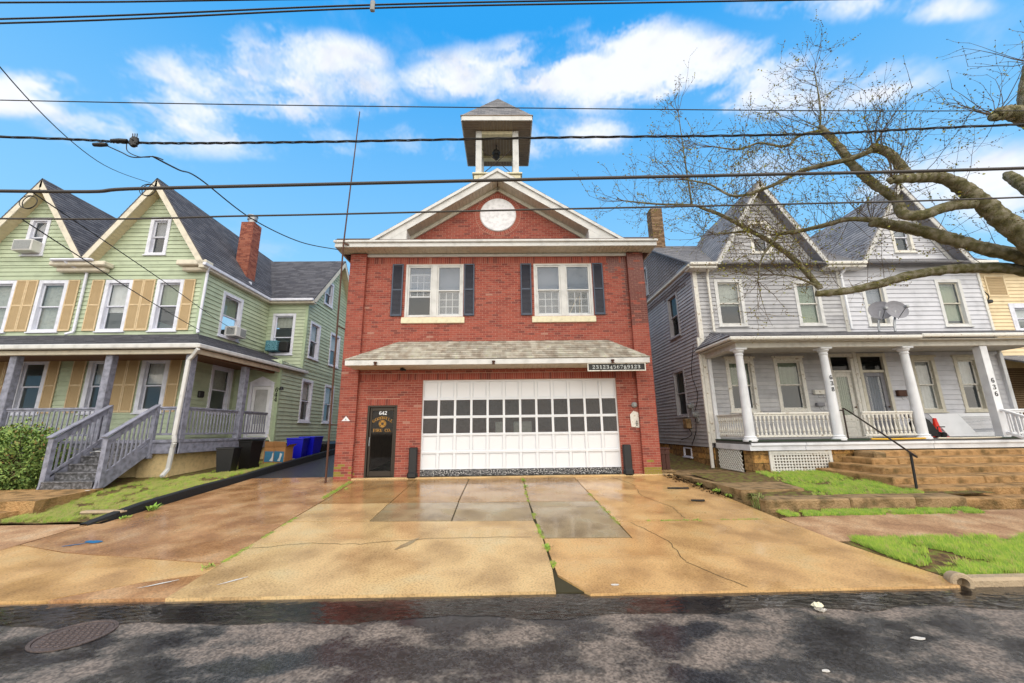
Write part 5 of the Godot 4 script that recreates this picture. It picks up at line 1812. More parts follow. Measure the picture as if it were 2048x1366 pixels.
func wooden_stairs() -> void:
	var s := thing("wooden_staircase", "weathered grey wooden stairs with handrails climbing to the green porch", "stairs", Vector3(-11.2, 0.66, -10.9))
	var xl := -11.86
	var xr := -10.46
	var n := 6
	var st: SurfaceTool
	for i in n:
		var y := 0.655 + (i + 1) * 0.194
		var z := -10.80 - i * 0.285
		if i < n - 1:
			st = S()
			wb(st, xl + 0.06, xr - 0.06, y - 0.04, y, z - 0.30, z + 0.02, 0.008)
			obj("tread", st, M.tread, s)
		st = S()
		wb(st, xl + 0.06, xr - 0.06, y - 0.194, y - 0.04, z - 0.03, z - 0.005, 0.004)
		obj("riser", st, M.tread, s)
	for x in [xl, xr]:
		st = S()
		prism(st, Vector3(x - 0.025, 0, 0), -Z, Y, X, PackedVector2Array([Vector2(10.80, 0.66), Vector2(11.05, 0.66), Vector2(12.25, 1.43), Vector2(12.25, 1.80), Vector2(10.85, 0.88)]), 0.0, 0.05)
		obj("stringer", st, M.rail_grey, s)
		var b := Vector3(x, 0.66, -10.92)
		var t := Vector3(x, 1.3, -12.22)
		st = S()
		wb(st, x - 0.065, x + 0.065, 0.66, 1.90, -10.98, -10.85, 0.008)
		obj("newel_post", st, M.rail_grey, s)
		st = S()
		wb(st, x - 0.065, x + 0.065, 1.30, 2.80, -12.30, -12.17, 0.008)
		obj("newel_post", st, M.rail_grey, s)
		st = S()
		bar(st, Vector3(x, 1.93, -10.80), Vector3(x, 2.85, -12.28), 0.15, 0.045, 0.008)
		bar(st, Vector3(x, 1.83, -10.93), Vector3(x, 2.70, -12.2), 0.05, 0.14, 0.006)
		obj("handrail", st, M.rail_grey, s)
		st = S()
		bar(st, Vector3(x, 0.97, -10.98), Vector3(x, 1.86, -12.2), 0.05, 0.10, 0.006)
		obj("bottom_rail", st, M.rail_grey, s)
		for k in 8:
			var f := (k + 1.0) / 9.0
			var z := lerpf(-10.98, -12.17, f)
			var y0 := lerpf(0.97, 1.86, f)
			var y1 := lerpf(1.86, 2.72, f)
			st = S()
			bar(st, Vector3(x, y0, z), Vector3(x, y1, z), 0.04, 0.04, 0.004, X)
			obj("baluster", st, M.rail_grey, s)
	st = S()
	tube1(st, [Vector3(-10.62, 1.55, -10.7), Vector3(-10.62, 1.6, -10.95), Vector3(-10.60, 2.65, -12.25)], 0.02, 8)
	tube1(st, [Vector3(-10.62, 1.57, -10.8), Vector3(-10.47, 1.57, -10.9)], 0.018, 8)
	obj("pipe_handrail", st, M.galvanised, s)

# ---------------------------------------------------------------- grey twin house
func grey_house() -> void:
	var h := thing("grey_house", "weathered grey clapboard twin house with steep gables and white porch columns", "house", Vector3(12.7, 0.6, -14.2))
	var zf := -14.2
	var O := Vector3(0, 0, zf)
	var up := [[7.95, 9.02, 5.64, 7.48], [10.98, 11.97, 5.64, 7.40], [13.58, 14.52, 5.60, 7.30], [16.48, 17.50, 5.56, 7.42]]
	var low := [[7.98, 9.02, 2.50, 4.42], [9.75, 10.83, 2.50, 4.42], [14.82, 15.72, 2.42, 4.40], [16.42, 17.34, 2.42, 4.40]]
	var doors := [[11.75, 12.70, 1.55, 4.56], [12.86, 13.92, 1.55, 4.56]]
	var gw := [[9.60, 10.42, 8.55, 9.90], [15.22, 16.05, 8.55, 9.90]]
	var st := S()
	var listL := []
	var listR := []
	boarded(st, listL, O, X, Z, [Vector2(7.2, 1.45), Vector2(12.76, 1.45), Vector2(12.76, 8.1), Vector2(7.2, 8.1)], [up[0], up[1], low[0], low[1], doors[0]], 0.152, 3)
	boarded(st, listR, O, X, Z, [Vector2(12.76, 1.45), Vector2(18.25, 1.45), Vector2(18.25, 8.1), Vector2(12.76, 8.1)], [up[2], up[3], low[2], low[3], doors[1]], 0.175, 3)
	boarded(st, listL, O, X, Z, [Vector2(7.95, 8.1), Vector2(12.2, 8.1), Vector2(10.05, 11.2)], [gw[0]], 0.152, 3)
	boarded(st, listR, O, X, Z, [Vector2(13.5, 8.1), Vector2(17.75, 8.1), Vector2(15.62, 11.1)], [gw[1]], 0.175, 3)
	# left side wall, bare wood showing high up
	var sO := Vector3(7.2, 0, 0)
	var sw := [[15.72, 16.72, 5.70, 7.55], [15.78, 16.85, 2.42, 4.32], [18.75, 19.35, 8.5, 10.0]]
	var ls := []
	var pick := func(p: Vector3) -> int:
		return 3 if p.y > 7.6 + sin(p.z * 2.0) * 0.3 + rng.randf_range(-0.5, 0.5) else rng.randi() % 3
	var so := {"plen": 2.2, "pick": pick, "loose": true}
	boarded(st, ls, sO, -Z, -X, [Vector2(14.2, 1.30), Vector2(23, 1.30), Vector2(23, 8.1), Vector2(14.2, 8.1)], sw, 0.135, 3, so)
	boarded(st, ls, sO, -Z, -X, [Vector2(14.2, 8.1), Vector2(23, 8.1), Vector2(18.6, 11.0)], [sw[2]], 0.135, 3, so)
	wall(st, Vector3(18.25, 0, 0), -Z, X, [Vector2(14.2, 0.5), Vector2(23, 0.5), Vector2(23, 8.1), Vector2(14.2, 8.1)])
	wall(st, Vector3(0, 0, -23), X, -Z, [Vector2(7.2, 0.5), Vector2(18.25, 0.5), Vector2(18.25, 8.1), Vector2(7.2, 8.1)])
	obj("wall", st, M.clap_back, h)
	st = S()
	wb(st, 7.4, 18.1, 5.0, 5.15, -22.9, -14.4, 0.0)
	wb(st, 7.4, 18.1, 1.35, 1.5, -22.9, -14.4, 0.0)
	obj("floor", st, M.room_floor, h)
	# the parts that show largest: 300 over the three fields
	var mats := [M.clap0, M.clap1, M.clap2, M.vinyl0, M.vinyl1, M.vinyl2, M.clap0, M.clap1, M.clap2, M.clap_peel]
	for q in listR:
		q.m += 3
	for q in ls:
		q.m += 6
	emit(h, listL + listR + ls, "clapboard", mats, 300, "clapboards")
	# stone cellar wall on the side
	st = S()
	wb(st, 7.24, 18.2, 0.2, 1.30, -22.9, -14.25, 0.0)
	var cel := obj("cellar_wall", st, M.stone_joint, h)
	var cs := courses(Vector3(7.24, 0, 0), -Z, Y, -X, [Vector2(14.2, 0.45), Vector2(21, 0.45), Vector2(21, 1.28), Vector2(14.2, 1.28)], [Vector4(15.9, 0.86, 16.6, 1.22)], 0.21, 0.5, 0.018, 0.03, 0.03, 3, {"jit": 0.012, "loose": true})
	emit(cel, cs, "stone", [M.stone0, M.stone1, M.stone2])
	window(h, Vector3(7.22, 0, 0), -Z, -X, 15.9, 16.6, 0.86, 1.22, {"cw": 0.05, "drop": 0.0, "glass": "glass_dark"})
	# trim
	for c in [[7.2, -14.2], [18.25, -14.2], [12.78, -14.2]]:
		st = S()
		if c[0] == 12.78:
			wb(st, 12.70, 12.84, 1.5, 8.0, -14.2, -14.14, 0.006)
		else:
			wb(st, c[0] - 0.05, c[0] + 0.11 if c[0] < 10 else c[0] + 0.05, 1.45, 8.05, -14.3, -14.14, 0.006)
		obj("corner_board", st, M.white_worn, h)
	# windows
	for i in 4:
		window(h, O, X, Z, up[i][0], up[i][1], up[i][2], up[i][3], {"cw": 0.125, "casing": "white", "sash": "soffit" if i > 1 else "white_worn", "drop": [0.55, 1.0, 0.8, 0.9][i], "blind": ["curtain", "curtain_green", "blind_grey", "curtain_green"][i]})
		window(h, O, X, Z, low[i][0], low[i][1], low[i][2], low[i][3], {"cw": 0.13, "casing": "white_worn" if i < 2 else "soffit", "sash": "white_worn", "drop": [0.52, 0.5, 1.0, 0.55][i], "blind": ["curtain_green", "curtain_green", "blind", "blind"][i], "head": true})
	for w in gw:
		window(h, O, X, Z, w[0], w[1], w[2], w[3], {"cw": 0.12, "casing": "white_worn", "drop": 0.4, "blind": "blind_grey"})
	for w in sw:
		window(h, sO, -Z, -X, w[0], w[1], w[2], w[3], {"cw": 0.09, "casing": "clap1", "sash": "clap0", "drop": 0.5, "blind": "curtain_green", "glass": "glass_dark"})
	# doors
	for i in 2:
		var d: Array = doors[i]
		st = S()
		fr(st, O, X, Z, d[0], d[1], 1.56, 4.56, 0.12, -0.1, 0.045, 0.03, 0.12)
		bx(st, O, X, Y, Z, Vector3(d[0] + 0.12, 3.86, -0.1), Vector3(d[1] - 0.12, 3.95, 0.0), 0.005)
		var dn := obj("front_door", st, M.white_worn if i == 0 else M.soffit, h)
		st = S()
		sheet(st, O - Z * 0.06, X, Y, Z, [Vector2(d[0] + 0.12, 3.95), Vector2(d[1] - 0.12, 3.95), Vector2(d[1] - 0.12, 4.44), Vector2(d[0] + 0.12, 4.44)])
		obj("transom_pane", st, M.glass_dark, dn)
		var lm: Material = M.white_worn if i == 0 else M.dish
		st = S()
		fr(st, O, X, Z, d[0] + 0.125, d[1] - 0.125, 1.60, 3.855, 0.14, -0.09, -0.04, 0.75, 0.14)
		for k in 3:
			bx(st, O, X, Y, Z, Vector3(d[0] + 0.29, 1.72 + k * 0.2, -0.04), Vector3(d[1] - 0.29, 1.87 + k * 0.2, -0.028), 0.008)
		obj("door_leaf", st, lm, dn)
		st = S()
		sheet(st, O - Z * 0.065, X, Y, Z, [Vector2(d[0] + 0.26, 2.34), Vector2(d[1] - 0.26, 2.34), Vector2(d[1] - 0.26, 3.72), Vector2(d[0] + 0.26, 3.72)])
		obj("pane", st, M.glass, dn)
		st = S()
		for k in 12:
			var u := lerpf(d[0] + 0.26, d[1] - 0.26, k / 12.0)
			var u2 := lerpf(d[0] + 0.26, d[1] - 0.26, (k + 1) / 12.0)
			quad(st, O + X * u + Y * 2.3 - Z * (0.10 + 0.02 * (k % 2)), O + X * u2 + Y * 2.3 - Z * (0.10 + 0.02 * ((k + 1) % 2)), O + X * u2 + Y * 3.75 - Z * (0.10 + 0.02 * ((k + 1) % 2)), O + X * u + Y * 3.75 - Z * (0.10 + 0.02 * (k % 2)), Z)
		obj("door_curtain", st, M.curtain_green if i == 0 else M.blind_grey, dn)
		st = S()
		lathe(st, Vector3(d[1] - 0.2, 2.62, zf - 0.04), [Vector2(0.012, 0.0), Vector2(0.012, 0.03), Vector2(0.03, 0.04), Vector2(0.03, 0.06), Vector2(0.0, 0.07)], 10, Z)
		obj("knob", st, M.rust, dn)
	# roofs: cross gables in front of a main roof running along the street
	var sm := [M.slate0, M.slate1, M.slate2]
	var zr := -18.6
	roof_plane(h, Vector3(6.9, 7.98, -13.75), Vector3(18.6, 7.98, -13.75), Vector3(18.6, 11.0, zr), Vector3(6.9, 11.0, zr), sm, "roof", 0.17, 0.26)
	roof_plane(h, Vector3(18.6, 7.98, -23.4), Vector3(6.9, 7.98, -23.4), Vector3(6.9, 11.0, zr), Vector3(18.6, 11.0, zr), sm, "roof", 0.17, 0.26)
	for k in 2:
		var c: float = [10.06, 15.62][k]
		var py: float = [11.48, 11.38][k]
		var pk := Vector3(c, py, 0)
		for s in [-1, 1]:
			var foot := Vector3(c + s * 2.2, 7.98, 0)
			var ze := -13.75
			var a := foot + Z * (-18.4 if s > 0 else ze)
			var b := foot + Z * (ze if s > 0 else -18.4)
			var p := pk + Z * (ze if s > 0 else -18.4)
			var q := pk + Z * (-18.4 if s > 0 else ze)
			roof_plane(h, a, b, p, q, sm, "roof", 0.17, 0.26)
			var d := (pk - foot).normalized()
			var nn := Vector3(-d.y, d.x, 0) * (1.0 if d.x > 0 else -1.0)
			var L := (pk - foot).length()
			st = S()
			prism(st, foot + Z * ze, d, nn, Z, PackedVector2Array([Vector2(-0.04, -0.045), Vector2(L - 0.02, -0.045), Vector2(L - 0.2, -0.19), Vector2(0.05, -0.19)]), -0.035, 0.0)
			prism(st, foot + Z * (zf + 0.03), d, nn, Z, PackedVector2Array([Vector2(0.1, -0.19), Vector2(L - 0.2, -0.19), Vector2(L - 0.38, -0.33), Vector2(0.1, -0.33)]), 0.0, 0.03)
			obj("rake_board", st, M.rake_grey, h)
			st = S()
			prism(st, foot + Z * zf, d, nn, Z, PackedVector2Array([Vector2(0.0, -0.17), Vector2(L - 0.2, -0.17), Vector2(L - 0.22, -0.185), Vector2(0.0, -0.185)]), 0.0, 0.41)
			obj("rake_soffit", st, M.dish, h)
	# little triangle of slats at the peak of the first gable
	st = S()
	prism(st, O + Z * 0.03, X, Y, Z, PackedVector2Array([Vector2(9.72, 10.35), Vector2(10.4, 10.35), Vector2(10.06, 10.95)]), 0.0, 0.02)
	obj("gable_panel", st, M.clap1, h)
	# eave gutter pieces between the gables
	for e in [[6.9, 7.95], [12.1, 13.6], [17.7, 18.6]]:
		st = S()
		wb(st, e[0], e[1], 7.88, 8.0, -13.82, -13.68, 0.025)
		wb(st, e[0], e[1], 7.78, 7.88, -14.2, -13.76, 0.02)
		obj("eave", st, M.white_worn, h)
	st = S()
	wb(st, 6.85, 7.0, 7.86, 7.97, -23.2, -13.8, 0.02)
	obj("eave", st, M.soffit, h)
	down_pipe(h, [Vector3(7.62, 7.85, -13.8), Vector3(7.68, 7.6, -14.08), Vector3(7.68, 5.4, -14.08)], M.white_worn)
	down_pipe(h, [Vector3(12.9, 7.85, -13.8), Vector3(12.80, 7.6, -14.05), Vector3(12.80, 5.45, -14.05)], M.white_new)
	down_pipe(h, [Vector3(7.08, 5.2, -14.15), Vector3(7.08, 1.2, -14.15), Vector3(7.05, 0.62, -14.1)], M.white_worn, 0.10)
	chimney(h, Vector3(7.66, 10.6, -18.3), 0.56, 2.2, [M.old_brick, M.old_brick1, M.old_brick2], M.stone_joint)
	grey_porch(h)

func grey_porch(h: Node3D) -> void:
	var zp := -12.3
	var fy := 1.55
	var st := S()
	wb(st, 7.28, 18.25, 1.46, 1.55, -14.2, -12.14, 0.008)
	obj("porch_deck", st, M.porch_floor, h)
	st = S()
	wb(st, 7.25, 10.9, 1.545, 1.585, -12.35, -12.11, 0.012)
	obj("green_carpet", st, M.green_carpet, h)
	st = S()
	wb(st, 7.24, 7.5, 1.545, 1.585, -14.1, -12.352, 0.012)
	obj("green_carpet", st, M.green_carpet, h)
	st = S()
	wb(st, 14.9, 18.2, 1.545, 1.58, -12.3, -12.11, 0.012)
	obj("green_carpet", st, M.green_carpet, h)
	for a in [[7.3, 8.95], [8.96, 12.85], [12.86, 18.2]]:
		st = S()
		wb(st, a[0], a[1], 1.28, 1.46, -12.22, -12.17, 0.006)
		wb(st, a[0], a[1], 1.42, 1.50, -12.19, -12.12, 0.01)
		obj("skirt_board", st, M.white_new, h)
	st = S()
	wb(st, 7.27, 7.31, 1.28, 1.46, -14.15, -12.17, 0.006)
	obj("skirt_board", st, M.white_new, h)
	# stone piers and infill
	st = S()
	wb(st, 7.42, 18.1, 0.25, 1.28, -12.75, -12.33, 0.0)
	var fo := obj("foundation", st, M.stone_joint, h)
	var ss := courses(Vector3(0, 0, -12.33), X, Y, Z, [Vector2(7.42, 0.45), Vector2(10.5, 0.45), Vector2(10.5, 1.27), Vector2(7.42, 1.27)], [Vector4(7.95, 0.5, 9.72, 1.3)], 0.235, 0.52, 0.014, 0.04, 0.04, 3, {"jit": 0.015, "loose": true})
	ss += courses(Vector3(7.42, 0, 0), -Z, Y, -X, [Vector2(12.33, 0.45), Vector2(12.75, 0.45), Vector2(12.75, 1.27), Vector2(12.33, 1.27)], [], 0.235, 0.42, 0.014, 0.03, 0.03, 3, {"jit": 0.01})
	emit(fo, ss, "stone", [M.stone0, M.stone1, M.stone2])
	# lattice: a framed square grille in front, a diagonal one on the side
	st = S()
	fr(st, Vector3(0, 0, -12.28), X, Z, 7.86, 9.76, 0.58, 1.27, 0.09, 0.0, 0.05, 0.12, 0.09)
	var la := obj("lattice_panel", st, M.white_worn, h)
	for i in 19:
		st = S()
		var x := 7.99 + i * 0.0905
		wb(st, x - 0.02, x + 0.02, 0.69, 1.19, -12.27, -12.258, 0.0)
		obj("lattice_slat", st, M.white_worn, la)
	for i in 6:
		st = S()
		var y := 0.74 + i * 0.083
		wb(st, 7.95, 9.67, y - 0.018, y + 0.018, -12.257, -12.245, 0.0)
		obj("lattice_slat", st, M.white_worn, la)
	st = S()
	wb(st, 7.31, 7.335, 0.62, 0.66, -14.1, -12.75, 0.0)
	var lb := obj("lattice_panel", st, M.white_worn, h)
	for s in [-1, 1]:
		for i in 18:
			var zc := -12.3 - i * 0.13
			var y0 := 0.64
			var y1 := 1.28
			var z0 := zc
			var z1: float = zc + s * 0.64
			# clipped to the opening between the pier and the wall
			var za := -12.75
			var zb := -14.12
			var t0 := 0.0
			var t1 := 1.0
			for lim in [[za, 1], [zb, -1]]:
				var f0: float = (z0 - lim[0]) * lim[1]
				var f1: float = (z1 - lim[0]) * lim[1]
				if f0 > 0 and f1 > 0:
					t1 = -1.0
				elif f0 > 0:
					t0 = maxf(t0, f0 / (f0 - f1))
				elif f1 > 0:
					t1 = minf(t1, f0 / (f0 - f1))
			if t1 - t0 < 0.05:
				continue
			st = S()
			bar(st, Vector3(7.32 + s * 0.006, lerpf(y0, y1, t0), lerpf(z0, z1, t0)), Vector3(7.32 + s * 0.006, lerpf(y0, y1, t1), lerpf(z0, z1, t1)), 0.012, 0.04, 0.0, X)
			obj("lattice_slat", st, M.white_worn, lb)
	# columns
	for x in [7.40, 10.11, 12.72]:
		st = S()
		lathe(st, Vector3(x, fy, zp), [Vector2(0.21, 0.0), Vector2(0.21, 0.06), Vector2(0.17, 0.09), Vector2(0.185, 0.12), Vector2(0.142, 0.16), Vector2(0.136, 0.9), Vector2(0.108, 2.62), Vector2(0.124, 2.64), Vector2(0.124, 2.68), Vector2(0.108, 2.70), Vector2(0.16, 2.76), Vector2(0.16, 2.80)], 24)
		wb(st, x - 0.18, x + 0.18, fy + 2.80, fy + 2.86, zp - 0.18, zp + 0.18, 0.01)
		var c := obj("column", st, M.white_new, h)
		if x == 10.11:
			for k in 3:
				text("638"[k], 0.13, 0.006, M.black, Vector3(10.11, 3.45 - k * 0.185, zp + 0.127), c, "house_number")
	st = S()
	wb(st, 15.10, 15.33, fy, 4.40, zp - 0.115, zp + 0.115, 0.008)
	var p4 := obj("post", st, M.white_new, h)
	for k in 3:
		text("636"[k], 0.145, 0.006, M.black, Vector3(15.215, 3.30 - k * 0.21, zp + 0.118), p4, "house_number")
	st = S()
	wb(st, 17.9, 18.1, fy, 4.40, zp - 0.1, zp + 0.1, 0.008)
	obj("post", st, M.white_new, h)
	st = S()
	wb(st, 7.32, 7.44, 1.5, 4.5, -14.2, -14.08, 0.008)
	obj("pilaster", st, M.white_new, h)
	st = S()
	wb(st, 18.1, 18.24, 1.5, 4.5, -14.2, -14.08, 0.008)
	obj("pilaster", st, M.white_new, h)
	railing(h, Vector3(7.58, 0, zp), Vector3(9.93, 0, zp), 1.66, 2.40, 0.128, M.white_worn, true)
	railing(h, Vector3(7.42, 0, zp - 0.16), Vector3(7.42, 0, -14.08), 1.66, 2.40, 0.128, M.white_worn, true)
	railing(h, Vector3(10.95, 0, zp), Vector3(12.54, 0, zp), 1.66, 2.40, 0.128, M.white_worn, true)
	# entablature, ceiling and roof
	st = S()
	wb(st, 7.25, 18.4, 4.41, 4.62, zp - 0.14, zp + 0.14, 0.01)
	wb(st, 7.25, 7.52, 4.41, 4.62, -14.2, zp - 0.14, 0.01)
	obj("porch_beam", st, M.ceiling_white, h)
	st = S()
	wb(st, 7.5, 18.3, 4.60, 4.64, -14.2, zp - 0.13, 0.0)
	obj("porch_ceiling", st, M.ceiling_white, h)
	for g in [[6.93, 13.0, 4.66], [13.0, 18.7, 4.70]]:
		st = S()
		wb(st, g[0], g[1] - 0.005, g[2] - 0.06, g[2] + 0.06, -11.97, -11.85, 0.03)
		obj("porch_gutter", st, M.white_worn, h)
	st = S()
	wb(st, 6.93, 7.05, 4.62, 4.72, -14.2, -11.97, 0.03)
	obj("porch_gutter", st, M.white_worn, h)
	st = S()
	wb(st, 7.05, 18.6, 4.58, 4.62, -12.2, -11.97, 0.004)
	wb(st, 7.05, 7.3, 4.58, 4.62, -14.2, -12.2, 0.004)
	obj("eave_soffit", st, M.ceiling_white, h)
	var sm := [M.roof1, M.slate2, M.slate0]
	roof_plane(h, Vector3(6.95, 4.75, -11.9), Vector3(18.7, 4.75, -11.9), Vector3(18.7, 5.38, -14.2), Vector3(7.6, 5.38, -14.2), sm, "porch_roof", 0.16, 0.3)
	roof_plane(h, Vector3(6.95, 4.75, -14.2), Vector3(6.95, 4.75, -11.9), Vector3(7.6, 5.38, -14.2), Vector3(7.6, 5.38, -14.2), sm, "porch_roof", 0.16, 0.3)

func tan_house() -> void:
	var h := thing("tan_house", "tan clapboard house with louvred vent beyond the grey twin", "house", Vector3(22, 0.6, -15.0))
	var O := Vector3(0, 0, -15.2)
	var st := S()
	var list := []
	var ws := [[20.45, 22.3, 5.55, 6.75], [23.6, 25.4, 5.55, 6.75]]
	boarded(st, list, O, X, Z, [Vector2(19.1, 4.6), Vector2(27, 4.6), Vector2(27, 8.2), Vector2(19.1, 8.2)], ws, 0.15, 2)
	wall(st, Vector3(19.1, 0, 0), -Z, -X, [Vector2(15.2, 0.5), Vector2(24, 0.5), Vector2(24, 8.2), Vector2(15.2, 8.2)])
	wall(st, Vector3(27, 0, 0), -Z, X, [Vector2(15.2, 0.5), Vector2(24, 0.5), Vector2(24, 8.2), Vector2(15.2, 8.2)])
	wall(st, Vector3(0, 0, -24), X, -Z, [Vector2(19.1, 0.5), Vector2(27, 0.5), Vector2(27, 8.2), Vector2(19.1, 8.2)])
	wall(st, O, X, Z, [Vector2(19.1, 0.5), Vector2(27, 0.5), Vector2(27, 4.6), Vector2(19.1, 4.6)])
	obj("wall", st, M.tan_siding1, h)
	emit(h, list, "clapboard", [M.tan_siding0, M.tan_siding1], 300, "clapboards")
	var bl := courses(O, X, Y, Z, [Vector2(19.1, 0.6), Vector2(25, 0.6), Vector2(25, 4.1), Vector2(19.1, 4.1)], [], 0.0715, 0.213, 0.011, 0.008, 0.008, 1, {"jit": 0.002})
	emit(h, bl, "brick", [M.old_brick], 120, "brickwork")
	for w in ws:
		window(h, O, X, Z, w[0], w[1], w[2], w[3], {"cw": 0.2, "drop": 0.6, "blind": "blind"})
	st = S()
	fr(st, O, X, Z, 19.75, 20.6, 7.05, 7.95, 0.06, 0.0, 0.05)
	var v := obj("gable_vent", st, M.tan_siding0, h)
	st = S()
	for i in 11:
		var y := 7.12 + i * 0.07
		quad(st, O + X * 19.81 + Y * y + Z * 0.05, O + X * 20.54 + Y * y + Z * 0.05, O + X * 20.54 + Y * (y + 0.07) + Z * 0.025, O + X * 19.81 + Y * (y + 0.07) + Z * 0.025, Z)
	obj("vent_slats", st, M.shutter_louver, v).set_meta("kind", "stuff")
	# porch roof
	roof_plane(h, Vector3(19.0, 3.75, -13.0), Vector3(27.3, 3.75, -13.0), Vector3(27.3, 4.6, -15.2), Vector3(19.0, 4.6, -15.2), [M.slate0, M.slate1, M.slate2], "porch_roof", 0.16, 0.3)
	st = S()
	wb(st, 19.0, 27.3, 3.58, 3.74, -13.03, -12.93, 0.02)
	wb(st, 19.1, 27.2, 3.3, 3.58, -13.3, -13.1, 0.01)
	obj("porch_fascia", st, M.ceiling_white, h)
	for x in [19.3, 23, 26.9]:
		st = S()
		wb(st, x - 0.15, x + 0.15, 0.6, 3.3, -13.35, -13.05, 0.01)
		obj("porch_post", st, M.ceiling_white, h)
	roof_plane(h, Vector3(18.7, 8.15, -14.8), Vector3(27.4, 8.15, -14.8), Vector3(27.4, 9.3, -19.5), Vector3(18.7, 9.3, -19.5), [M.roof0, M.roof1, M.roof2], "roof", 0.17, 0.32)
	st = S()
	tube1(st, spline([Vector3(19.25, 7.4, -15.1), Vector3(19.4, 7.2, -15.0), Vector3(19.55, 7.0, -15.02), Vector3(19.5, 6.85, -15.05)], 4), 0.02, 6)
	wb(st, 19.4, 19.62, 6.72, 6.86, -15.15, -14.95, 0.03)
	obj("service_head", st, M.black, h)
	# the number cut into the brick arch
	text("2", 0.4, 0.02, M.ceiling_white, Vector3(20.15, 2.2, -15.17), h, "house_number")

# ---------------------------------------------------------------- tree
func sprig(st: SurfaceTool, lf: SurfaceTool, p: Vector3, d: Vector3, len: float, r: float, depth: int, g: RandomNumberGenerator) -> void:
	var pts := [p]
	var rad := [r]
	var n := 4
	var dir := d.normalized()
	for i in n:
		dir = (dir + Vector3(g.randf_range(-0.22, 0.22), g.randf_range(-0.12, 0.24), g.randf_range(-0.22, 0.22))).normalized()
		p += dir * len / n
		pts.append(p)
		rad.append(r * lerpf(1.0, 0.35, (i + 1.0) / n))
		if depth > 0 and i > 0 and g.randf() < 0.85:
			var side := dir.cross(Vector3(g.randf_range(-1, 1), g.randf_range(-1, 1), g.randf_range(-1, 1))).normalized()
			sprig(st, lf, p, (dir * 0.8 + side * 0.8).normalized(), len * g.randf_range(0.35, 0.6), r * 0.55, depth - 1, g)
		# buds and the first small leaves
		if r < 0.012:
			for k in int(g.randf() < 0.75):
				bud(lf, p + Vector3(g.randf_range(-1, 1), g.randf_range(-1, 1), g.randf_range(-1, 1)) * 0.008, g)
	tube(st, pts, rad, 4, false)
	bud(lf, p, g)

func bud(lf: SurfaceTool, p: Vector3, g: RandomNumberGenerator) -> void:
	var s := g.randf_range(0.009, 0.022)
	var c := Color(0.26, 0.19, 0.045).lerp(Color(0.15, 0.09, 0.035), g.randf())
	if g.randf() < 0.22:
		s *= 1.5
		c = Color(0.34, 0.34, 0.05)
	var a := Vector3(g.randf_range(-1, 1), g.randf_range(-1, 1), g.randf_range(-1, 1)).normalized()
	var b := a.cross(Vector3(g.randf_range(-1, 1), g.randf_range(-1, 1), g.randf_range(-1, 1))).normalized()
	var n := a.cross(b)
	for q in [[p - a * s, p + b * s * 0.6, p + a * s], [p - a * s, p + a * s, p - b * s * 0.6], [p - a * s, p + n * s * 0.5, p + a * s]]:
		for v in q:
			lf.set_normal(n)
			lf.set_color(c)
			lf.add_vertex(v)

# a limb with uneven, plated bark: every vertex is pushed in or out, normals follow
func rough_tube(st: SurfaceTool, pts: Array, rad: Array, sides: int, nz: FastNoiseLite) -> void:
	var rings := []
	var prev := Vector3.ZERO
	for i in pts.size():
		var d: Vector3 = (pts[mini(i + 1, pts.size() - 1)] - pts[maxi(i - 1, 0)]).normalized()
		if i == 0:
			prev = d.cross(Vector3(0.31, 0.83, 0.46)).normalized()
		var u := (prev - d * prev.dot(d)).normalized()
		prev = u
		var v := d.cross(u)
		var ring := []
		for k in sides:
			var a := TAU * k / sides
			var e := u * cos(a) + v * sin(a)
			var p: Vector3 = pts[i] + e * rad[i]
			var w := nz.get_noise_3dv(p * 5.0) * 0.13 + nz.get_noise_3dv(p * 13.0) * 0.07
			ring.append(pts[i] + e * rad[i] * (1.0 + w))
		rings.append(ring)
	for i in pts.size() - 1:
		for k in sides:
			var j := (k + 1) % sides
			var q := [rings[i][k], rings[i][j], rings[i + 1][j], rings[i + 1][k]]
			for w in [0, 2, 1, 0, 3, 2]:
				var i2: int = i if w < 2 else i + 1
				var kk: int = k if w == 0 or w == 3 else j
				# normal from the neighbouring vertices of the displaced surface
				var du: Vector3 = rings[i2][(kk + 1) % sides] - rings[i2][(kk + sides - 1) % sides]
				var dv: Vector3 = rings[mini(i2 + 1, pts.size() - 1)][kk] - rings[maxi(i2 - 1, 0)][kk]
				var n := du.cross(dv).normalized()
				if n.dot(rings[i2][kk] - pts[i2]) < 0:
					n = -n
				st.set_normal(n)
				st.add_vertex(q[w])
	for e in [[0, 1], [pts.size() - 1, pts.size() - 2]]:
		for k in sides:
			tri(st, pts[e[0]], rings[e[0]][k], rings[e[0]][(k + 1) % sides], pts[e[0]] - pts[e[1]])

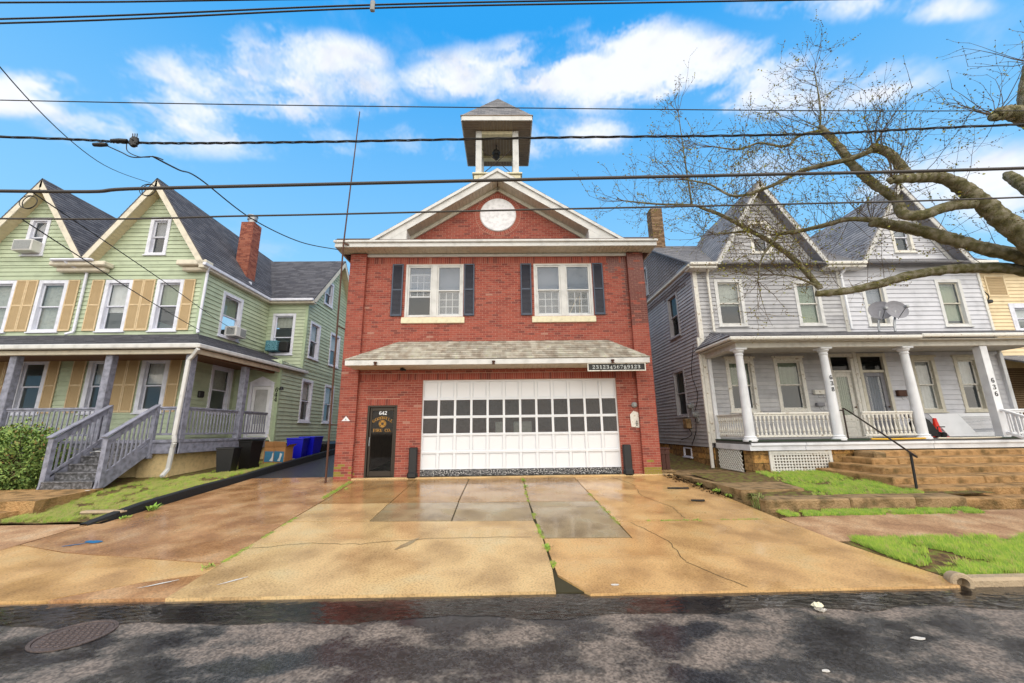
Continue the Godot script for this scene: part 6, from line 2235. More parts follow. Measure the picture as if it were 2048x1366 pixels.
func sycamore() -> void:
	var t := thing("sycamore_tree", "pollarded sycamore with mossy bent limbs and bare budding twigs", "tree", Vector3(11.2, 0.15, -6.95))
	var g := RandomNumberGenerator.new()
	g.seed = 77
	var tw := S()
	var lf := S()
	var bump := FastNoiseLite.new()
	bump.seed = 4
	bump.frequency = 1.3
	for l in LIMBS:
		var pts := []
		var rr := []
		for q in l[1]:
			pts.append(Vector3(q[0], q[1], q[2]))
			rr.append(q[3] * 0.72)
		var sp := spline(pts, 12 if rr[0] > 0.06 else 6)
		var rad := []
		for i in sp.size():
			var f := float(i) / (sp.size() - 1) * (rr.size() - 1)
			var k := mini(int(f), rr.size() - 2)
			rad.append(lerpf(rr[k], rr[k + 1], f - k) * (1.0 + 0.13 * bump.get_noise_3d(sp[i].x * 2.5, sp[i].y * 2.5, sp[i].z * 2.5)))
			var wob: float = rad[i] * 0.22
			if i > 0:
				sp[i] += Vector3(bump.get_noise_2d(i * 1.7, 3.0), bump.get_noise_2d(i * 1.7, 9.0), bump.get_noise_2d(i * 1.7, 15.0)) * wob
		var st := S()
		rough_tube(st, sp, rad, 18 if rr[0] > 0.06 else 7, bump)
		# a swollen pollard knob at the cut end of the thick limbs
		var last: Vector3 = sp[sp.size() - 1]
		var big: bool = rr[rr.size() - 1] > 0.07
		if big:
			for k in 5:
				var o: Vector3 = Vector3(g.randf_range(-1, 1), g.randf_range(-1, 1), g.randf_range(-1, 1)).normalized() * rr[rr.size() - 1] * 0.6
				var kr: float = rr[rr.size() - 1] * g.randf_range(0.45, 0.8)
				lathe(st, last + o, [Vector2(0.0, -kr), Vector2(kr * 0.7, -kr * 0.7), Vector2(kr, 0), Vector2(kr * 0.7, kr * 0.7), Vector2(0, kr)], 8)
		obj("trunk" if l[0] == "trunk" else "limb", st, M.bark, t)
		if l[0] == "trunk":
			continue
		# shoots: a broom from each knob, a few along the limb
		if big and last.x < 11.0:
			for k in 13:
				var d := Vector3(g.randf_range(-0.9, 0.9), g.randf_range(0.1, 1.2), g.randf_range(-0.7, 0.7)).normalized()
				sprig(tw, lf, last, d, g.randf_range(0.5, 1.25), g.randf_range(0.006, 0.010), 1, g)
		if rr[rr.size() - 1] < 0.06:
			for k in 5:
				var d: Vector3 = (last - sp[sp.size() - 2]).normalized() + Vector3(g.randf_range(-0.7, 0.7), g.randf_range(-0.5, 0.8), g.randf_range(-0.6, 0.6))
				sprig(tw, lf, last, d, g.randf_range(0.6, 1.1), 0.008, 2, g)
		var every := 1 if rr[0] < 0.06 else (2 if rr[0] < 0.1 else 5)
		for i in range(2, sp.size() - 1, every):
			if sp[i].x > 10.2:
				continue
			var cnt := 2 if rr[0] < 0.1 else 1
			for k in cnt:
				if g.randf() < 0.85:
					var d := Vector3(g.randf_range(-0.8, 0.5), g.randf_range(-0.45, 1.0), g.randf_range(-0.7, 0.7)).normalized()
					sprig(tw, lf, sp[i] + d * rad[i] * 0.8, d, g.randf_range(0.45, 1.1), g.randf_range(0.004, 0.007), 2, g)
	var o := obj("twigs", tw, M.twig, t)
	o.set_meta("kind", "stuff")
	o = obj("leaf_buds", lf, M.leaf, t)
	o.set_meta("kind", "stuff")

# ---------------------------------------------------------------- cables
func cable(label: String, pts: Array, r: float, m: Material, group := "") -> Node3D:
	var st := S()
	tube1(st, spline(pts, 10), r, 6)
	var o := obj("cable", st, m)
	tag(o, label, "cable", group)
	return o

func run(y: Array, z := -5.5) -> Array:
	var out := []
	for p in y:
		out.append(Vector3(p[0], p[1], z))
	return out

func cables() -> void:
	cable("thin single wire strung above the twisted service line", run([[-40, 8.4], [-20, 7.6], [-8.05, 7.24], [0.15, 7.10], [8.66, 7.05], [20, 7.2], [40, 8.0]]), 0.008, M.cable)
	var tw := [[-40, 7.9], [-20, 7.0], [-7.87, 6.56], [-5.77, 6.45], [-3.21, 6.46], [0.75, 6.54], [4.81, 6.60], [8.17, 6.77], [20, 7.3], [40, 8.6]]
	var line := spline(run(tw), 24)
	var t := thing("twisted_cable", "twisted bundle of service wires carrying a black splice", "cable", Vector3(0, 6.5, -5.5))
	for k in 3:
		var st := S()
		var pts := []
		for i in line.size():
			var a := i * 0.9 + k * TAU / 3
			pts.append(line[i] + Vector3(0, sin(a), cos(a)) * 0.013)
		tube1(st, pts, 0.009, 5)
		obj("strand", st, M.cable, t)
	var sp := S()
	lathe(sp, Vector3(-6.0, 6.47, -5.48), [Vector2(0.0, -0.13), Vector2(0.028, -0.12), Vector2(0.036, 0.0), Vector2(0.028, 0.12), Vector2(0.0, 0.13)], 10, X)
	obj("splice", sp, M.black, t)
	sp = S()
	lathe(sp, Vector3(-6.28, 6.40, -5.48), [Vector2(0.0, -0.11), Vector2(0.028, -0.10), Vector2(0.034, 0.0), Vector2(0.028, 0.10), Vector2(0.0, 0.11)], 10, X)
	obj("splice", sp, M.black, t)
	sp = S()
	for k in 7:
		var a := k * 0.9
		lathe(sp, Vector3(-5.77 + cos(a) * 0.035, 6.45 + sin(a) * 0.05, -5.48), [Vector2(0.0, -0.05), Vector2(0.035, -0.03), Vector2(0.035, 0.03), Vector2(0.0, 0.05)], 7)
	for k in 3:
		tube1(sp, [Vector3(-5.80 + k * 0.03, 6.5, -5.48), Vector3(-5.82 + k * 0.035, 6.6, -5.48)], 0.007, 5)
	obj("clamp", sp, M.black, t)
	sp = S()
	tube1(sp, spline([Vector3(-6.2, 6.40, -5.5), Vector3(-5.95, 6.28, -5.5), Vector3(-5.75, 6.19, -5.5), Vector3(-5.5, 6.24, -5.55), Vector3(-5.38, 6.22, -5.6)], 6), 0.009, 5)
	tube1(sp, spline([Vector3(-5.9, 6.45, -5.5), Vector3(-5.86, 6.3, -5.5), Vector3(-5.7, 6.22, -5.52), Vector3(-5.55, 6.23, -5.55)], 6), 0.007, 5)
	obj("jumper", sp, M.cable, t)
	cable("thick lashed communication cable crossing before the bell tower foot", run([[-40, 6.6], [-20, 5.9], [-7.63, 5.61], [-5.40, 5.65], [0.13, 5.78], [3.88, 5.86], [8.34, 5.97], [20, 6.4], [40, 7.5]]), 0.027, M.cable_grey)
	cable("lowest single cable crossing the pediment and both houses", run([[-40, 6.0], [-20, 5.4], [-7.51, 5.15], [-3.83, 5.18], [0.12, 5.26], [4.60, 5.35], [8.18, 5.45], [20, 5.9], [40, 7.0]]), 0.015, M.cable_grey)
	cable("upper of two close power lines joined by a connector", run([[-40, 8.6], [-20, 8.55], [-8.46, 8.86], [-2.25, 9.20], [4.21, 9.41], [20, 9.9], [40, 11.0]]), 0.014, M.cable)
	cable("lower of two close power lines joined by a connector", run([[-40, 8.5], [-20, 8.45], [-8.46, 8.77], [-2.25, 9.13], [4.21, 9.33], [20, 9.8], [40, 10.9]]), 0.014, M.cable)
	cable("topmost power line, alone near the top of the sky", run([[-40, 9.5], [-20, 9.1], [-8.57, 9.21], [-3.93, 9.31], [10, 9.7], [40, 11.6]]), 0.014, M.cable)
	var c := thing("line_connector", "small grey connector clamped on the paired power lines", "connector", Vector3(-2.25, 9.15, -5.5))
	var st := S()
	wb(st, -2.28, -2.20, 9.06, 9.28, -5.53, -5.47, 0.015)
	obj("clamp", st, M.meter, c)
	cable("service wire slanting down to the green gable peak", [Vector3(-8.0, 9.2, -3.5), Vector3(-8.96, 8.41, -6.0), Vector3(-11.1, 9.3, -9.7), Vector3(-13.45, 11.35, -13.72)], 0.010, M.cable)
	cable("sagging service drop from the splice to the fire house eave", [Vector3(-5.5, 6.24, -5.55), Vector3(-5.75, 6.55, -6.3), Vector3(-6.37, 7.20, -7.5), Vector3(-6.58, 7.44, -9.5), Vector3(-6.07, 7.52, -11.0), Vector3(-5.35, 7.78, -12.1)], 0.014, M.cable)
	cable("service wire running down to the green porch roof corner", [Vector3(-7.17, 5.13, -5.5), Vector3(-8.2, 5.05, -8.6), Vector3(-9.54, 5.18, -12.0), Vector3(-10.9, 5.6, -14.1)], 0.009, M.cable)
	cable("service wire running along the green house side wall", [Vector3(-7.16, 5.60, -5.5), Vector3(-8.6, 5.75, -9.6), Vector3(-10.6, 6.1, -14.2), Vector3(-11.1, 5.9, -17.5)], 0.009, M.cable)
	# spare loops left hanging by the gables
	for q in [[Vector3(-5.42, 5.62, -5.5), 0.11, "spare loop of wire on the thick cable near the right green gable"], [Vector3(-7.15, 5.42, -5.5), 0.12, "spare loop of wire on the thick cable near the far green gable"]]:
		st = S()
		var pts := []
		for i in 33:
			var a := TAU * i / 16.0
			pts.append(q[0] + Vector3(cos(a) * q[1] * (1.0 + 0.1 * sin(a * 0.5)), sin(a) * q[1] * 0.9, 0.01 * sin(a * 0.5)))
		tube1(st, pts, 0.006, 5)
		tag(obj("wire_loop", st, M.cable), q[2], "cable")

# ---------------------------------------------------------------- small things
func air_conditioners() -> void:
	for a in [[Vector3(-17.82, 8.68, -14.05), "z", "white window air conditioner under the far green gable peak"], [Vector3(-11.05, 5.8, -15.95), "x", "small white air conditioner in the green house side window"]]:
		var t := thing("air_conditioner", a[2], "air conditioner", a[0])
		var st := S()
		var p: Vector3 = a[0]
		if a[1] == "z":
			wb(st, p.x - 0.36, p.x + 0.36, p.y, p.y + 0.44, p.z - 0.2, p.z + 0.22, 0.02)
			obj("case", st, M.white, t)
			st = S()
			wb(st, p.x - 0.31, p.x + 0.31, p.y + 0.05, p.y + 0.39, p.z + 0.22, p.z + 0.228, 0.0)
			obj("grille", st, M.meter, t)
		else:
			wb(st, p.x - 0.2, p.x + 0.28, p.y, p.y + 0.40, p.z - 0.32, p.z + 0.32, 0.02)
			obj("case", st, M.white, t)
			st = S()
			wb(st, p.x + 0.28, p.x + 0.288, p.y + 0.05, p.y + 0.35, p.z - 0.28, p.z + 0.05, 0.0)
			obj("grille", st, M.meter, t)
			st = S()
			wb(st, p.x - 0.1, p.x + 0.22, p.y + 0.06, p.y + 0.34, p.z + 0.32, p.z + 0.327, 0.0)
			obj("vent", st, M.meter, t)
	var t := thing("air_conditioner", "air conditioner wrapped in teal printed cloth in the ell window", "air conditioner", Vector3(-10.55, 5.7, -18.1))
	var st := S()
	wb(st, -10.95, -10.42, 5.64, 6.12, -18.35, -17.9, 0.03)
	obj("teal_cover", st, M.teal_print, t)
	st = S()
	wb(st, -10.42, -10.05, 5.66, 6.08, -18.38, -18.05, 0.02)
	obj("case", st, M.black, t)

func wheelie(called: String, label: String, at: Vector3, turn: float, w: float, ht: float, m: Material, lid: bool, group := "", cat := "bin") -> void:
	var t := thing(called, label, cat, at, group)
	var st := S()
	var b := w * 0.38
	var q := w * 0.5
	var c := [Vector3(-b, 0, -b), Vector3(b, 0, -b), Vector3(b, 0, b), Vector3(-b, 0, b)]
	var d := [Vector3(-q, ht, -q), Vector3(q, ht, -q), Vector3(q, ht, q), Vector3(-q, ht, q)]
	for i in 4:
		var j := (i + 1) % 4
		quad(st, c[i], c[j], d[j], d[i], c[i] + c[j])
		quad(st, c[i] * 0.96 + Y * 0.02, c[j] * 0.96 + Y * 0.02, d[j] * Vector3(0.96, 1, 0.96), d[i] * Vector3(0.96, 1, 0.96), -(c[i] + c[j]))
	quad(st, c[0] + Y * 0.02, c[1] + Y * 0.02, c[2] + Y * 0.02, c[3] + Y * 0.02, Y)
	var body := MeshInstance3D.new()
	body.mesh = st.commit()
	body.material_override = m
	body.name = "body"
	t.add_child(body)
	st = S()
	for i in 4:
		bar(st, d[i], d[(i + 1) % 4], 0.045, 0.05, 0.01)
	var rim := MeshInstance3D.new()
	rim.mesh = st.commit()
	rim.material_override = m
	rim.name = "rim"
	t.add_child(rim)
	if lid:
		st = S()
		bx(st, Vector3(0, ht + 0.03, 0), X, Y, Z, Vector3(-q - 0.02, 0, -q - 0.02), Vector3(q + 0.02, 0.045, q + 0.04), 0.02)
		bx(st, Vector3(0, ht + 0.03, -q), X, Y, Z, Vector3(-q, 0.01, -0.07), Vector3(q, 0.04, -0.02), 0.01)
		var l := MeshInstance3D.new()
		l.mesh = st.commit()
		l.material_override = m
		l.name = "lid"
		t.add_child(l)
		for s in [-1, 1]:
			st = S()
			lathe(st, Vector3(s * b * 0.9 - 0.02, 0.08, -b), [Vector2(0.0, -0.02), Vector2(0.08, -0.02), Vector2(0.08, 0.02), Vector2(0.0, 0.02)], 12, X)
			var wl := MeshInstance3D.new()
			wl.mesh = st.commit()
			wl.material_override = M.black
			wl.name = "wheel"
			t.add_child(wl, true)
	t.rotation.y = turn

func bins_and_boxes() -> void:
	wheelie("trash_bin", "open round-shouldered black trash bin by the stucco foundation", Vector3(-8.72, 0.80, -13.1), 0.15, 0.5, 0.74, M.black_plastic, false)
	wheelie("trash_bin", "black wheeled bin leaning behind the open trash bin", Vector3(-8.55, 0.84, -13.9), -0.2, 0.5, 0.88, M.black, true)
	wheelie("recycling_bin", "blue recycling bin standing against the cardboard boxes", Vector3(-8.25, 0.98, -16.4), 0.1, 0.62, 0.78, M.blue_plastic, false, "blue recycling bins")
	wheelie("recycling_bin", "blue recycling bin standing next to the long black tub", Vector3(-8.1, 1.0, -17.15), -0.1, 0.66, 0.80, M.blue_plastic, false, "blue recycling bins")
	var t := thing("storage_tub", "long low black tub lying behind the blue bins", "tub", Vector3(-8.2, 1.1, -18.6))
	var st := S()
	bx(st, Vector3(-8.2, 1.08, -18.8), X, Y, Z, Vector3(-0.45, 0, -0.7), Vector3(0.4, 0.5, 0.7), 0.10)
	obj("tub", st, M.black, t)
	for b in [[Vector3(-8.62, 0.92, -15.35), 0.35, "cardboard box with blue print and raised flaps beside blue bins"], [Vector3(-8.2, 0.92, -15.3), -0.2, "smaller brown cardboard box with torn open top"]]:
		t = thing("cardboard_box", b[2], "box", b[0])
		var nodes := []
		st = S()
		var hh := 0.55
		var w := 0.24
		fr(st, Vector3.ZERO, X, Z, -w, w, 0, hh, 0.012, 0.19, 0.2, hh * 0.98, 0.012)
		bx(st, Vector3.ZERO, X, Y, Z, Vector3(-w, 0, -0.2), Vector3(-w + 0.012, hh, 0.19), 0.0)
		bx(st, Vector3.ZERO, X, Y, Z, Vector3(w - 0.012, 0, -0.2), Vector3(w, hh, 0.19), 0.0)
		bx(st, Vector3.ZERO, X, Y, Z, Vector3(-w + 0.012, 0, -0.2), Vector3(w - 0.012, hh, -0.19), 0.0)
		nodes.append(["carton", st, M.cardboard])
		st = S()
		quad(st, Vector3(-w, hh, 0.2), Vector3(w, hh, 0.2), Vector3(w + 0.05, hh + 0.2, 0.28), Vector3(-w, hh + 0.22, 0.26), Z)
		nodes.append(["flap", st, M.cardboard])
		st = S()
		quad(st, Vector3(w, hh, 0.2), Vector3(w, hh, -0.2), Vector3(w + 0.16, hh + 0.12, -0.2), Vector3(w + 0.15, hh + 0.1, 0.2), Y)
		nodes.append(["flap", st, M.cardboard])
		st = S()
		prism(st, Vector3(0, 0, 0.201), X, Y, Z, PackedVector2Array([Vector2(-w + 0.03, 0.05), Vector2(w - 0.04, 0.03), Vector2(w - 0.04, 0.40), Vector2(-w + 0.03, 0.42)]), 0.0, 0.002)
		nodes.append(["printed_panel", st, M.box_print])
		st = S()
		prism(st, Vector3(0, 0, 0.204), X, Y, Z, PackedVector2Array([Vector2(-0.05, 0.08), Vector2(0.06, 0.06), Vector2(0.13, 0.32), Vector2(0.04, 0.36), Vector2(0.02, 0.2)]), 0.0, 0.002)
		nodes.append(["print_figure", st, M.white])
		for k in nodes:
			var o := MeshInstance3D.new()
			o.mesh = k[1].commit()
			o.material_override = k[2]
			o.name = k[0]
			t.add_child(o, true)
		t.rotation.y = b[1]
	st = S()
	bar(st, Vector3(-8.62, 1.35, -15.4), Vector3(-8.95, 1.95, -15.45), 0.03, 0.02)
	tag(obj("wooden_stick", st, M.tan_trim), "pale thin stick poking out of the cardboard box", "stick")

func right_yard() -> void:
	var t := thing("concrete_steps", "cracked wide concrete steps rising to the grey porch", "steps", Vector3(12, 0.4, -10.5))
	var zs := [-8.75, -9.2, -9.75, -10.4, -11.2]
	var xl := [9.36, 9.12, 9.14, 9.55, 10.02]
	var cracks := [12.4, 11.75, 11.35, 10.95, 10.75]
	for i in 5:
		var y1 := 0.45 + i * 0.16
		for half in 2:
			var st := S()
			var a: float = xl[i] if half == 0 else cracks[i] + 0.012
			var b: float = cracks[i] - 0.006 if half == 0 else 17.5
			wb(st, a, b, 0.2, y1 + (0.006 if half else 0.0), -12.2, zs[i] - 0.012 * half, 0.025)
			obj("step", st, M.step_concrete, t)
	var st := S()
	wb(st, 10.42, 17.5, 0.2, 1.25, -12.2, -11.95, 0.03)
	obj("step", st, M.step_concrete, t)
	st = S()
	wb(st, 10.40, 10.75, 0.3, 1.24, -12.25, -11.5, 0.04)
	obj("cheek_block", st, M.moss_concrete, t)
	# iron handrail on the steps
	t = thing("iron_handrail", "thin rusty pipe handrail slanting down the concrete steps", "handrail", Vector3(9.15, 0.6, -9.24))
	st = S()
	tube1(st, spline([Vector3(10.2, 2.44, -12.25), Vector3(10.36, 2.44, -12.25), Vector3(10.42, 2.42, -12.15), Vector3(9.2, 1.36, -9.26), Vector3(9.17, 1.33, -9.2)], 4), 0.022, 8)
	obj("rail", st, M.iron, t)
	st = S()
	tube1(st, [Vector3(9.14, 0.58, -9.24), Vector3(9.18, 1.36, -9.24)], 0.026, 8)
	obj("stanchion", st, M.black, t)
	st = S()
	tube1(st, [Vector3(10.36, 1.55, -12.25), Vector3(10.36, 2.44, -12.25)], 0.024, 8)
	obj("stanchion", st, M.iron, t)
	# white stair rail on the other half
	t = thing("white_stair_rail", "new white picket stair rail below the square post", "handrail", Vector3(15.2, 1.0, -11.6))
	var a := Vector3(15.22, 2.40, -12.18)
	var b := Vector3(15.35, 1.22, -9.6)
	st = S()
	bar(st, a, b, 0.09, 0.07, 0.01)
	bar(st, a - Y * 0.68, b - Y * 0.68, 0.06, 0.08, 0.008)
	obj("rails", st, M.white_new, t)
	for i in 16:
		st = S()
		var p := a.lerp(b, (i + 0.7) / 16.5)
		bar(st, p - Y * 0.64, p - Y * 0.04, 0.04, 0.04, 0.004, X)
		obj("picket", st, M.white_new, t)
	t = thing("porch_rail", "short white picket rail along the porch edge past square post", "handrail", Vector3(16.5, 1.6, -12.3))
	railing(t, Vector3(15.4, 0, -12.3), Vector3(17.88, 0, -12.3), 1.66, 2.42, 0.13, M.white_new)
	# things on the porch
	t = thing("traffic_cone", "small orange cone on the grey porch", "cone", Vector3(14.6, 1.55, -13.6))
	st = S()
	lathe(st, Vector3(14.6, 1.57, -13.6), [Vector2(0.15, 0.0), Vector2(0.13, 0.02), Vector2(0.045, 0.62), Vector2(0.0, 0.62)], 16)
	obj("cone_body", st, M.orange, t)
	st = S()
	wb(st, 14.42, 14.78, 1.55, 1.58, -13.78, -13.42, 0.01)
	obj("base", st, M.orange, t)
	t = thing("folded_stroller", "black and purple folded stroller behind the porch column", "stroller", Vector3(13.9, 1.55, -13.3))
	st = S()
	prism(st, Vector3(0, 0, -13.5), X, Y, Z, PackedVector2Array([Vector2(13.5, 1.95), Vector2(13.75, 2.25), Vector2(13.95, 2.1), Vector2(14.15, 1.75), Vector2(14.1, 1.6), Vector2(13.7, 1.62)]), 0.0, 0.35)
	obj("seat", st, M.black, t)
	st = S()
	prism(st, Vector3(0, 0, -13.52), X, Y, Z, PackedVector2Array([Vector2(13.42, 2.28), Vector2(13.55, 2.44), Vector2(13.75, 2.42), Vector2(13.8, 2.30), Vector2(13.6, 2.2)]), 0.0, 0.38)
	obj("hood", st, M.purple, t)
	st = S()
	prism(st, Vector3(0, 0, -13.12), X, Y, Z, PackedVector2Array([Vector2(13.48, 1.95), Vector2(13.6, 2.15), Vector2(13.72, 1.95), Vector2(13.62, 1.8)]), 0.0, 0.03)
	obj("side_panel", st, M.purple, t)
	for p in [[14.25, 1.66], [14.45, 1.64], [13.65, 1.65]]:
		st = S()
		lathe(st, Vector3(p[0], p[1], -13.3), [Vector2(0.0, -0.04), Vector2(0.09, -0.04), Vector2(0.09, 0.04), Vector2(0.0, 0.04)], 14, Z)
		obj("wheel", st, M.black, t)
	st = S()
	tube1(st, [Vector3(14.1, 1.75, -13.2), Vector3(14.45, 1.68, -13.2)], 0.02, 6)
	tube1(st, [Vector3(14.2, 1.68, -13.2), Vector3(14.2, 1.9, -13.2), Vector3(14.45, 1.9, -13.2)], 0.018, 6)
	obj("frame", st, M.black, t)
	t = thing("storm_door", "loose white storm door leaning sideways on the porch wall", "door", Vector3(15.6, 1.55, -13.8))
	var U := Vector3(0.98, 0.0, 0.12).normalized()
	var V := Vector3(-0.33, 0.9, -0.3).normalized()
	var N := U.cross(V).normalized()
	var O := Vector3(14.85, 1.57, -13.5)
	st = S()
	for q in [[0.0, 0.9, 0.0, 0.85], [2.0, 2.1, 0.0, 0.85]]:
		bx(st, O, U, V, N, Vector3(q[0], q[2], 0), Vector3(q[1], q[3], 0.03), 0.005)
	bx(st, O, U, V, N, Vector3(0.9, 0, 0), Vector3(2.0, 0.15, 0.03), 0.005)
	bx(st, O, U, V, N, Vector3(0.9, 0.72, 0), Vector3(2.0, 0.85, 0.03), 0.005)
	obj("door_frame", st, M.white_new, t)
	st = S()
	sheet(st, O + N * 0.015, U, V, N, [Vector2(0.9, 0.15), Vector2(2.0, 0.15), Vector2(2.0, 0.72), Vector2(0.9, 0.72)])
	obj("pane", st, M.glass, t)
	for m in [[11.0, 11.42, 3.08, 3.24, "white_worn", "white wall mailbox with hooks beside the left front door"], [11.02, 11.30, 2.66, 2.78, "dish", "dark flat mailbox below the white one"], [14.02, 14.42, 2.98, 3.20, "rust", "brown wall mailbox with hooks beside the grey door"]]:
		t = thing("mailbox", m[5], "mailbox", Vector3(m[0], m[2], -14.1))
		st = S()
		wb(st, m[0], m[1], m[2], m[3], -14.18, -14.06, 0.015)
		obj("case", st, M[m[4]], t)
		st = S()
		for k in 2:
			var x: float = lerpf(m[0], m[1], 0.3 + 0.45 * k)
			tube1(st, [Vector3(x, m[2], -14.1), Vector3(x, m[2] - 0.1, -14.09), Vector3(x, m[2] - 0.11, -14.04)], 0.008, 5)
		obj("newspaper_hooks", st, M.galvanised, t)
	for q in [[10.95, 12.65, "yellow_hose", "yellow tube lying along the porch edge"], [13.0, 14.95, "soffit", "pale tube lying along the porch edge"]]:
		st = S()
		tube1(st, spline([Vector3(q[0], 1.58, -12.13), Vector3(lerpf(q[0], q[1], 0.4), 1.57, -12.11), Vector3(q[1], 1.58, -12.14)], 6), 0.024, 8)
		tag(obj("tube", st, M[q[2]]), q[3], "tube")
	# satellite dishes on the porch roof
	for d in [[Vector3(12.62, 5.22, -12.75), Vector3(-0.45, 0.2, 0.87), "grey satellite dish on the porch roof, partly hidden behind its twin"], [Vector3(12.75, 5.12, -12.35), Vector3(-0.15, 0.25, 0.95), "grey satellite dish with feed arm in front on porch roof"]]:
		var n: Vector3 = d[1].normalized()
		var base: Vector3 = d[0]
		var c: Vector3 = base + Vector3(0.1, 0.55, 0)
		t = thing("satellite_dish", d[2], "satellite dish", base)
		st = S()
		lathe(st, c, [Vector2(0.0, -0.05), Vector2(0.12, -0.045), Vector2(0.24, -0.02), Vector2(0.33, 0.02), Vector2(0.335, 0.03), Vector2(0.24, -0.005), Vector2(0.12, -0.03), Vector2(0.0, -0.035)], 24, n)
		obj("reflector", st, M.dish, t)
		st = S()
		tube1(st, spline([base + Vector3(-0.25, -0.22, 0.15), base + Vector3(-0.12, 0.05, 0.05), base + Vector3(0.02, 0.3, -0.02), c - n * 0.05], 4), 0.03, 8)
		obj("mast", st, M.galvanised, t)
		st = S()
		tube1(st, [c - Y * 0.3, c + n * 0.42 - Y * 0.12], 0.014, 6)
		bx(st, c + n * 0.42 - Y * 0.12, X, Y, Z, Vector3(-0.05, -0.04, -0.06), Vector3(0.05, 0.05, 0.06), 0.015)
		obj("feed_arm", st, M.galvanised, t)
	# electric meters and junction box on the side wall
	for m in [[Vector3(7.1, 2.78, -15.4), "round electric meter, upper of two on the grey side wall"], [Vector3(7.1, 2.45, -15.05), "round electric meter, lower of two on the grey side wall"]]:
		t = thing("electric_meter", m[1], "meter", m[0])
		st = S()
		var p: Vector3 = m[0]
		lathe(st, p + X * 0.08, [Vector2(0.13, 0.0), Vector2(0.13, 0.06), Vector2(0.105, 0.08), Vector2(0.10, 0.17), Vector2(0.07, 0.2), Vector2(0.0, 0.21)], 16, -X)
		obj("dial_case", st, M.meter, t)
		st = S()
		wb(st, p.x + 0.02, p.x + 0.1, p.y - 0.28, p.y - 0.1, p.z - 0.1, p.z + 0.1, 0.01)
		obj("base_box", st, M.meter, t)
	t = thing("junction_box", "olive grey utility box with hanging cables on side wall", "utility box", Vector3(7.05, 2.0, -15.75))
	st = S()
	wb(st, 6.98, 7.18, 1.95, 2.32, -15.95, -15.6, 0.03)
	obj("case", st, M.moss_concrete, t)
	st = S()
	tube1(st, spline([Vector3(7.08, 1.95, -15.7), Vector3(7.05, 1.75, -15.4), Vector3(7.1, 1.6, -15.9), Vector3(7.08, 1.5, -16.5)], 5), 0.014, 5)
	tube1(st, spline([Vector3(7.1, 2.3, -15.1), Vector3(7.06, 1.9, -15.05), Vector3(7.1, 1.6, -15.35), Vector3(7.05, 1.35, -15.5)], 5), 0.016, 5)
	tube1(st, spline([Vector3(7.1, 5.0, -14.6), Vector3(7.06, 4.0, -14.9), Vector3(7.1, 3.2, -14.7), Vector3(7.08, 2.6, -15.0)], 5), 0.012, 5)
	obj("cables", st, M.cable, t)
	# brown wooden bin in the gap beside the fire house
	t = thing("wooden_bin", "reddish brown wooden bin in the gap beside fire house", "bin", Vector3(5.05, 0.6, -13.4))
	st = S()
	for k in 4:
		wb(st, 4.78 + k * 0.14, 4.91 + k * 0.14, 0.66, 1.30, -13.45, -13.42, 0.006)
	obj("boards", st, M.wood_brown, t)
	st = S()
	wb(st, 4.80, 5.32, 0.66, 1.28, -13.95, -13.46, 0.01)
	wb(st, 4.78, 5.34, 1.14, 1.22, -13.42, -13.40, 0.004)
	wb(st, 4.76, 5.36, 1.30, 1.34, -13.98, -13.40, 0.008)
	obj("box", st, M.wood_brown, t)
	st = S()
	wb(st, 4.78, 5.45, 0.45, 0.66, -14.0, -13.3, 0.02)
	tag(obj("concrete_block", st, M.moss_concrete), "small mossy concrete block under the wooden bin", "block")

func leaf_litter() -> void:
	var g := RandomNumberGenerator.new()
	g.seed = 15
	var st := S()
	for i in 420:
		var f := pow(g.randf(), 0.8)
		var p := Vector3(lerpf(4.78, 5.12, f) + g.randfn(0, 0.10), 0, lerpf(-12.6, -9.8, f) + g.randfn(0, 0.25))
		p.y = gy(p.z) + 0.008 + g.randf() * 0.02
		var s := g.randf_range(0.015, 0.05)
		var a := Vector3(g.randf_range(-1, 1), g.randf_range(-0.3, 0.3), g.randf_range(-1, 1)).normalized() * s
		var b := a.cross(Y).normalized() * s * 0.6
		var c := Color(0.22, 0.09, 0.03).lerp(Color(0.10, 0.06, 0.03), g.randf())
		for v in [p - a, p + b, p + a, p - a, p + a, p - b + Y * 0.01]:
			st.set_normal(Y)
			st.set_color(c)
			st.add_vertex(v)
	stuff(tag(obj("leaf_litter", st, M.dead_leaf), "brown dead leaves along the foot of the raised walk", "leaves"))
	for q in [[Vector3(4.35, 0, -10.6), 0.5, "charred flat board lying on the wet concrete"], [Vector3(4.25, 0, -9.35), 0.26, "short dark stick lying on the concrete"]]:
		st = S()
		var p: Vector3 = q[0]
		p.y = gy(p.z) + 0.02
		bar(st, p - Vector3(q[1] / 2, 0.0, 0.05), p + Vector3(q[1] / 2, 0.01, 0.06), 0.07, 0.03, 0.006)
		tag(obj("debris_board", st, M.black), q[2], "debris")

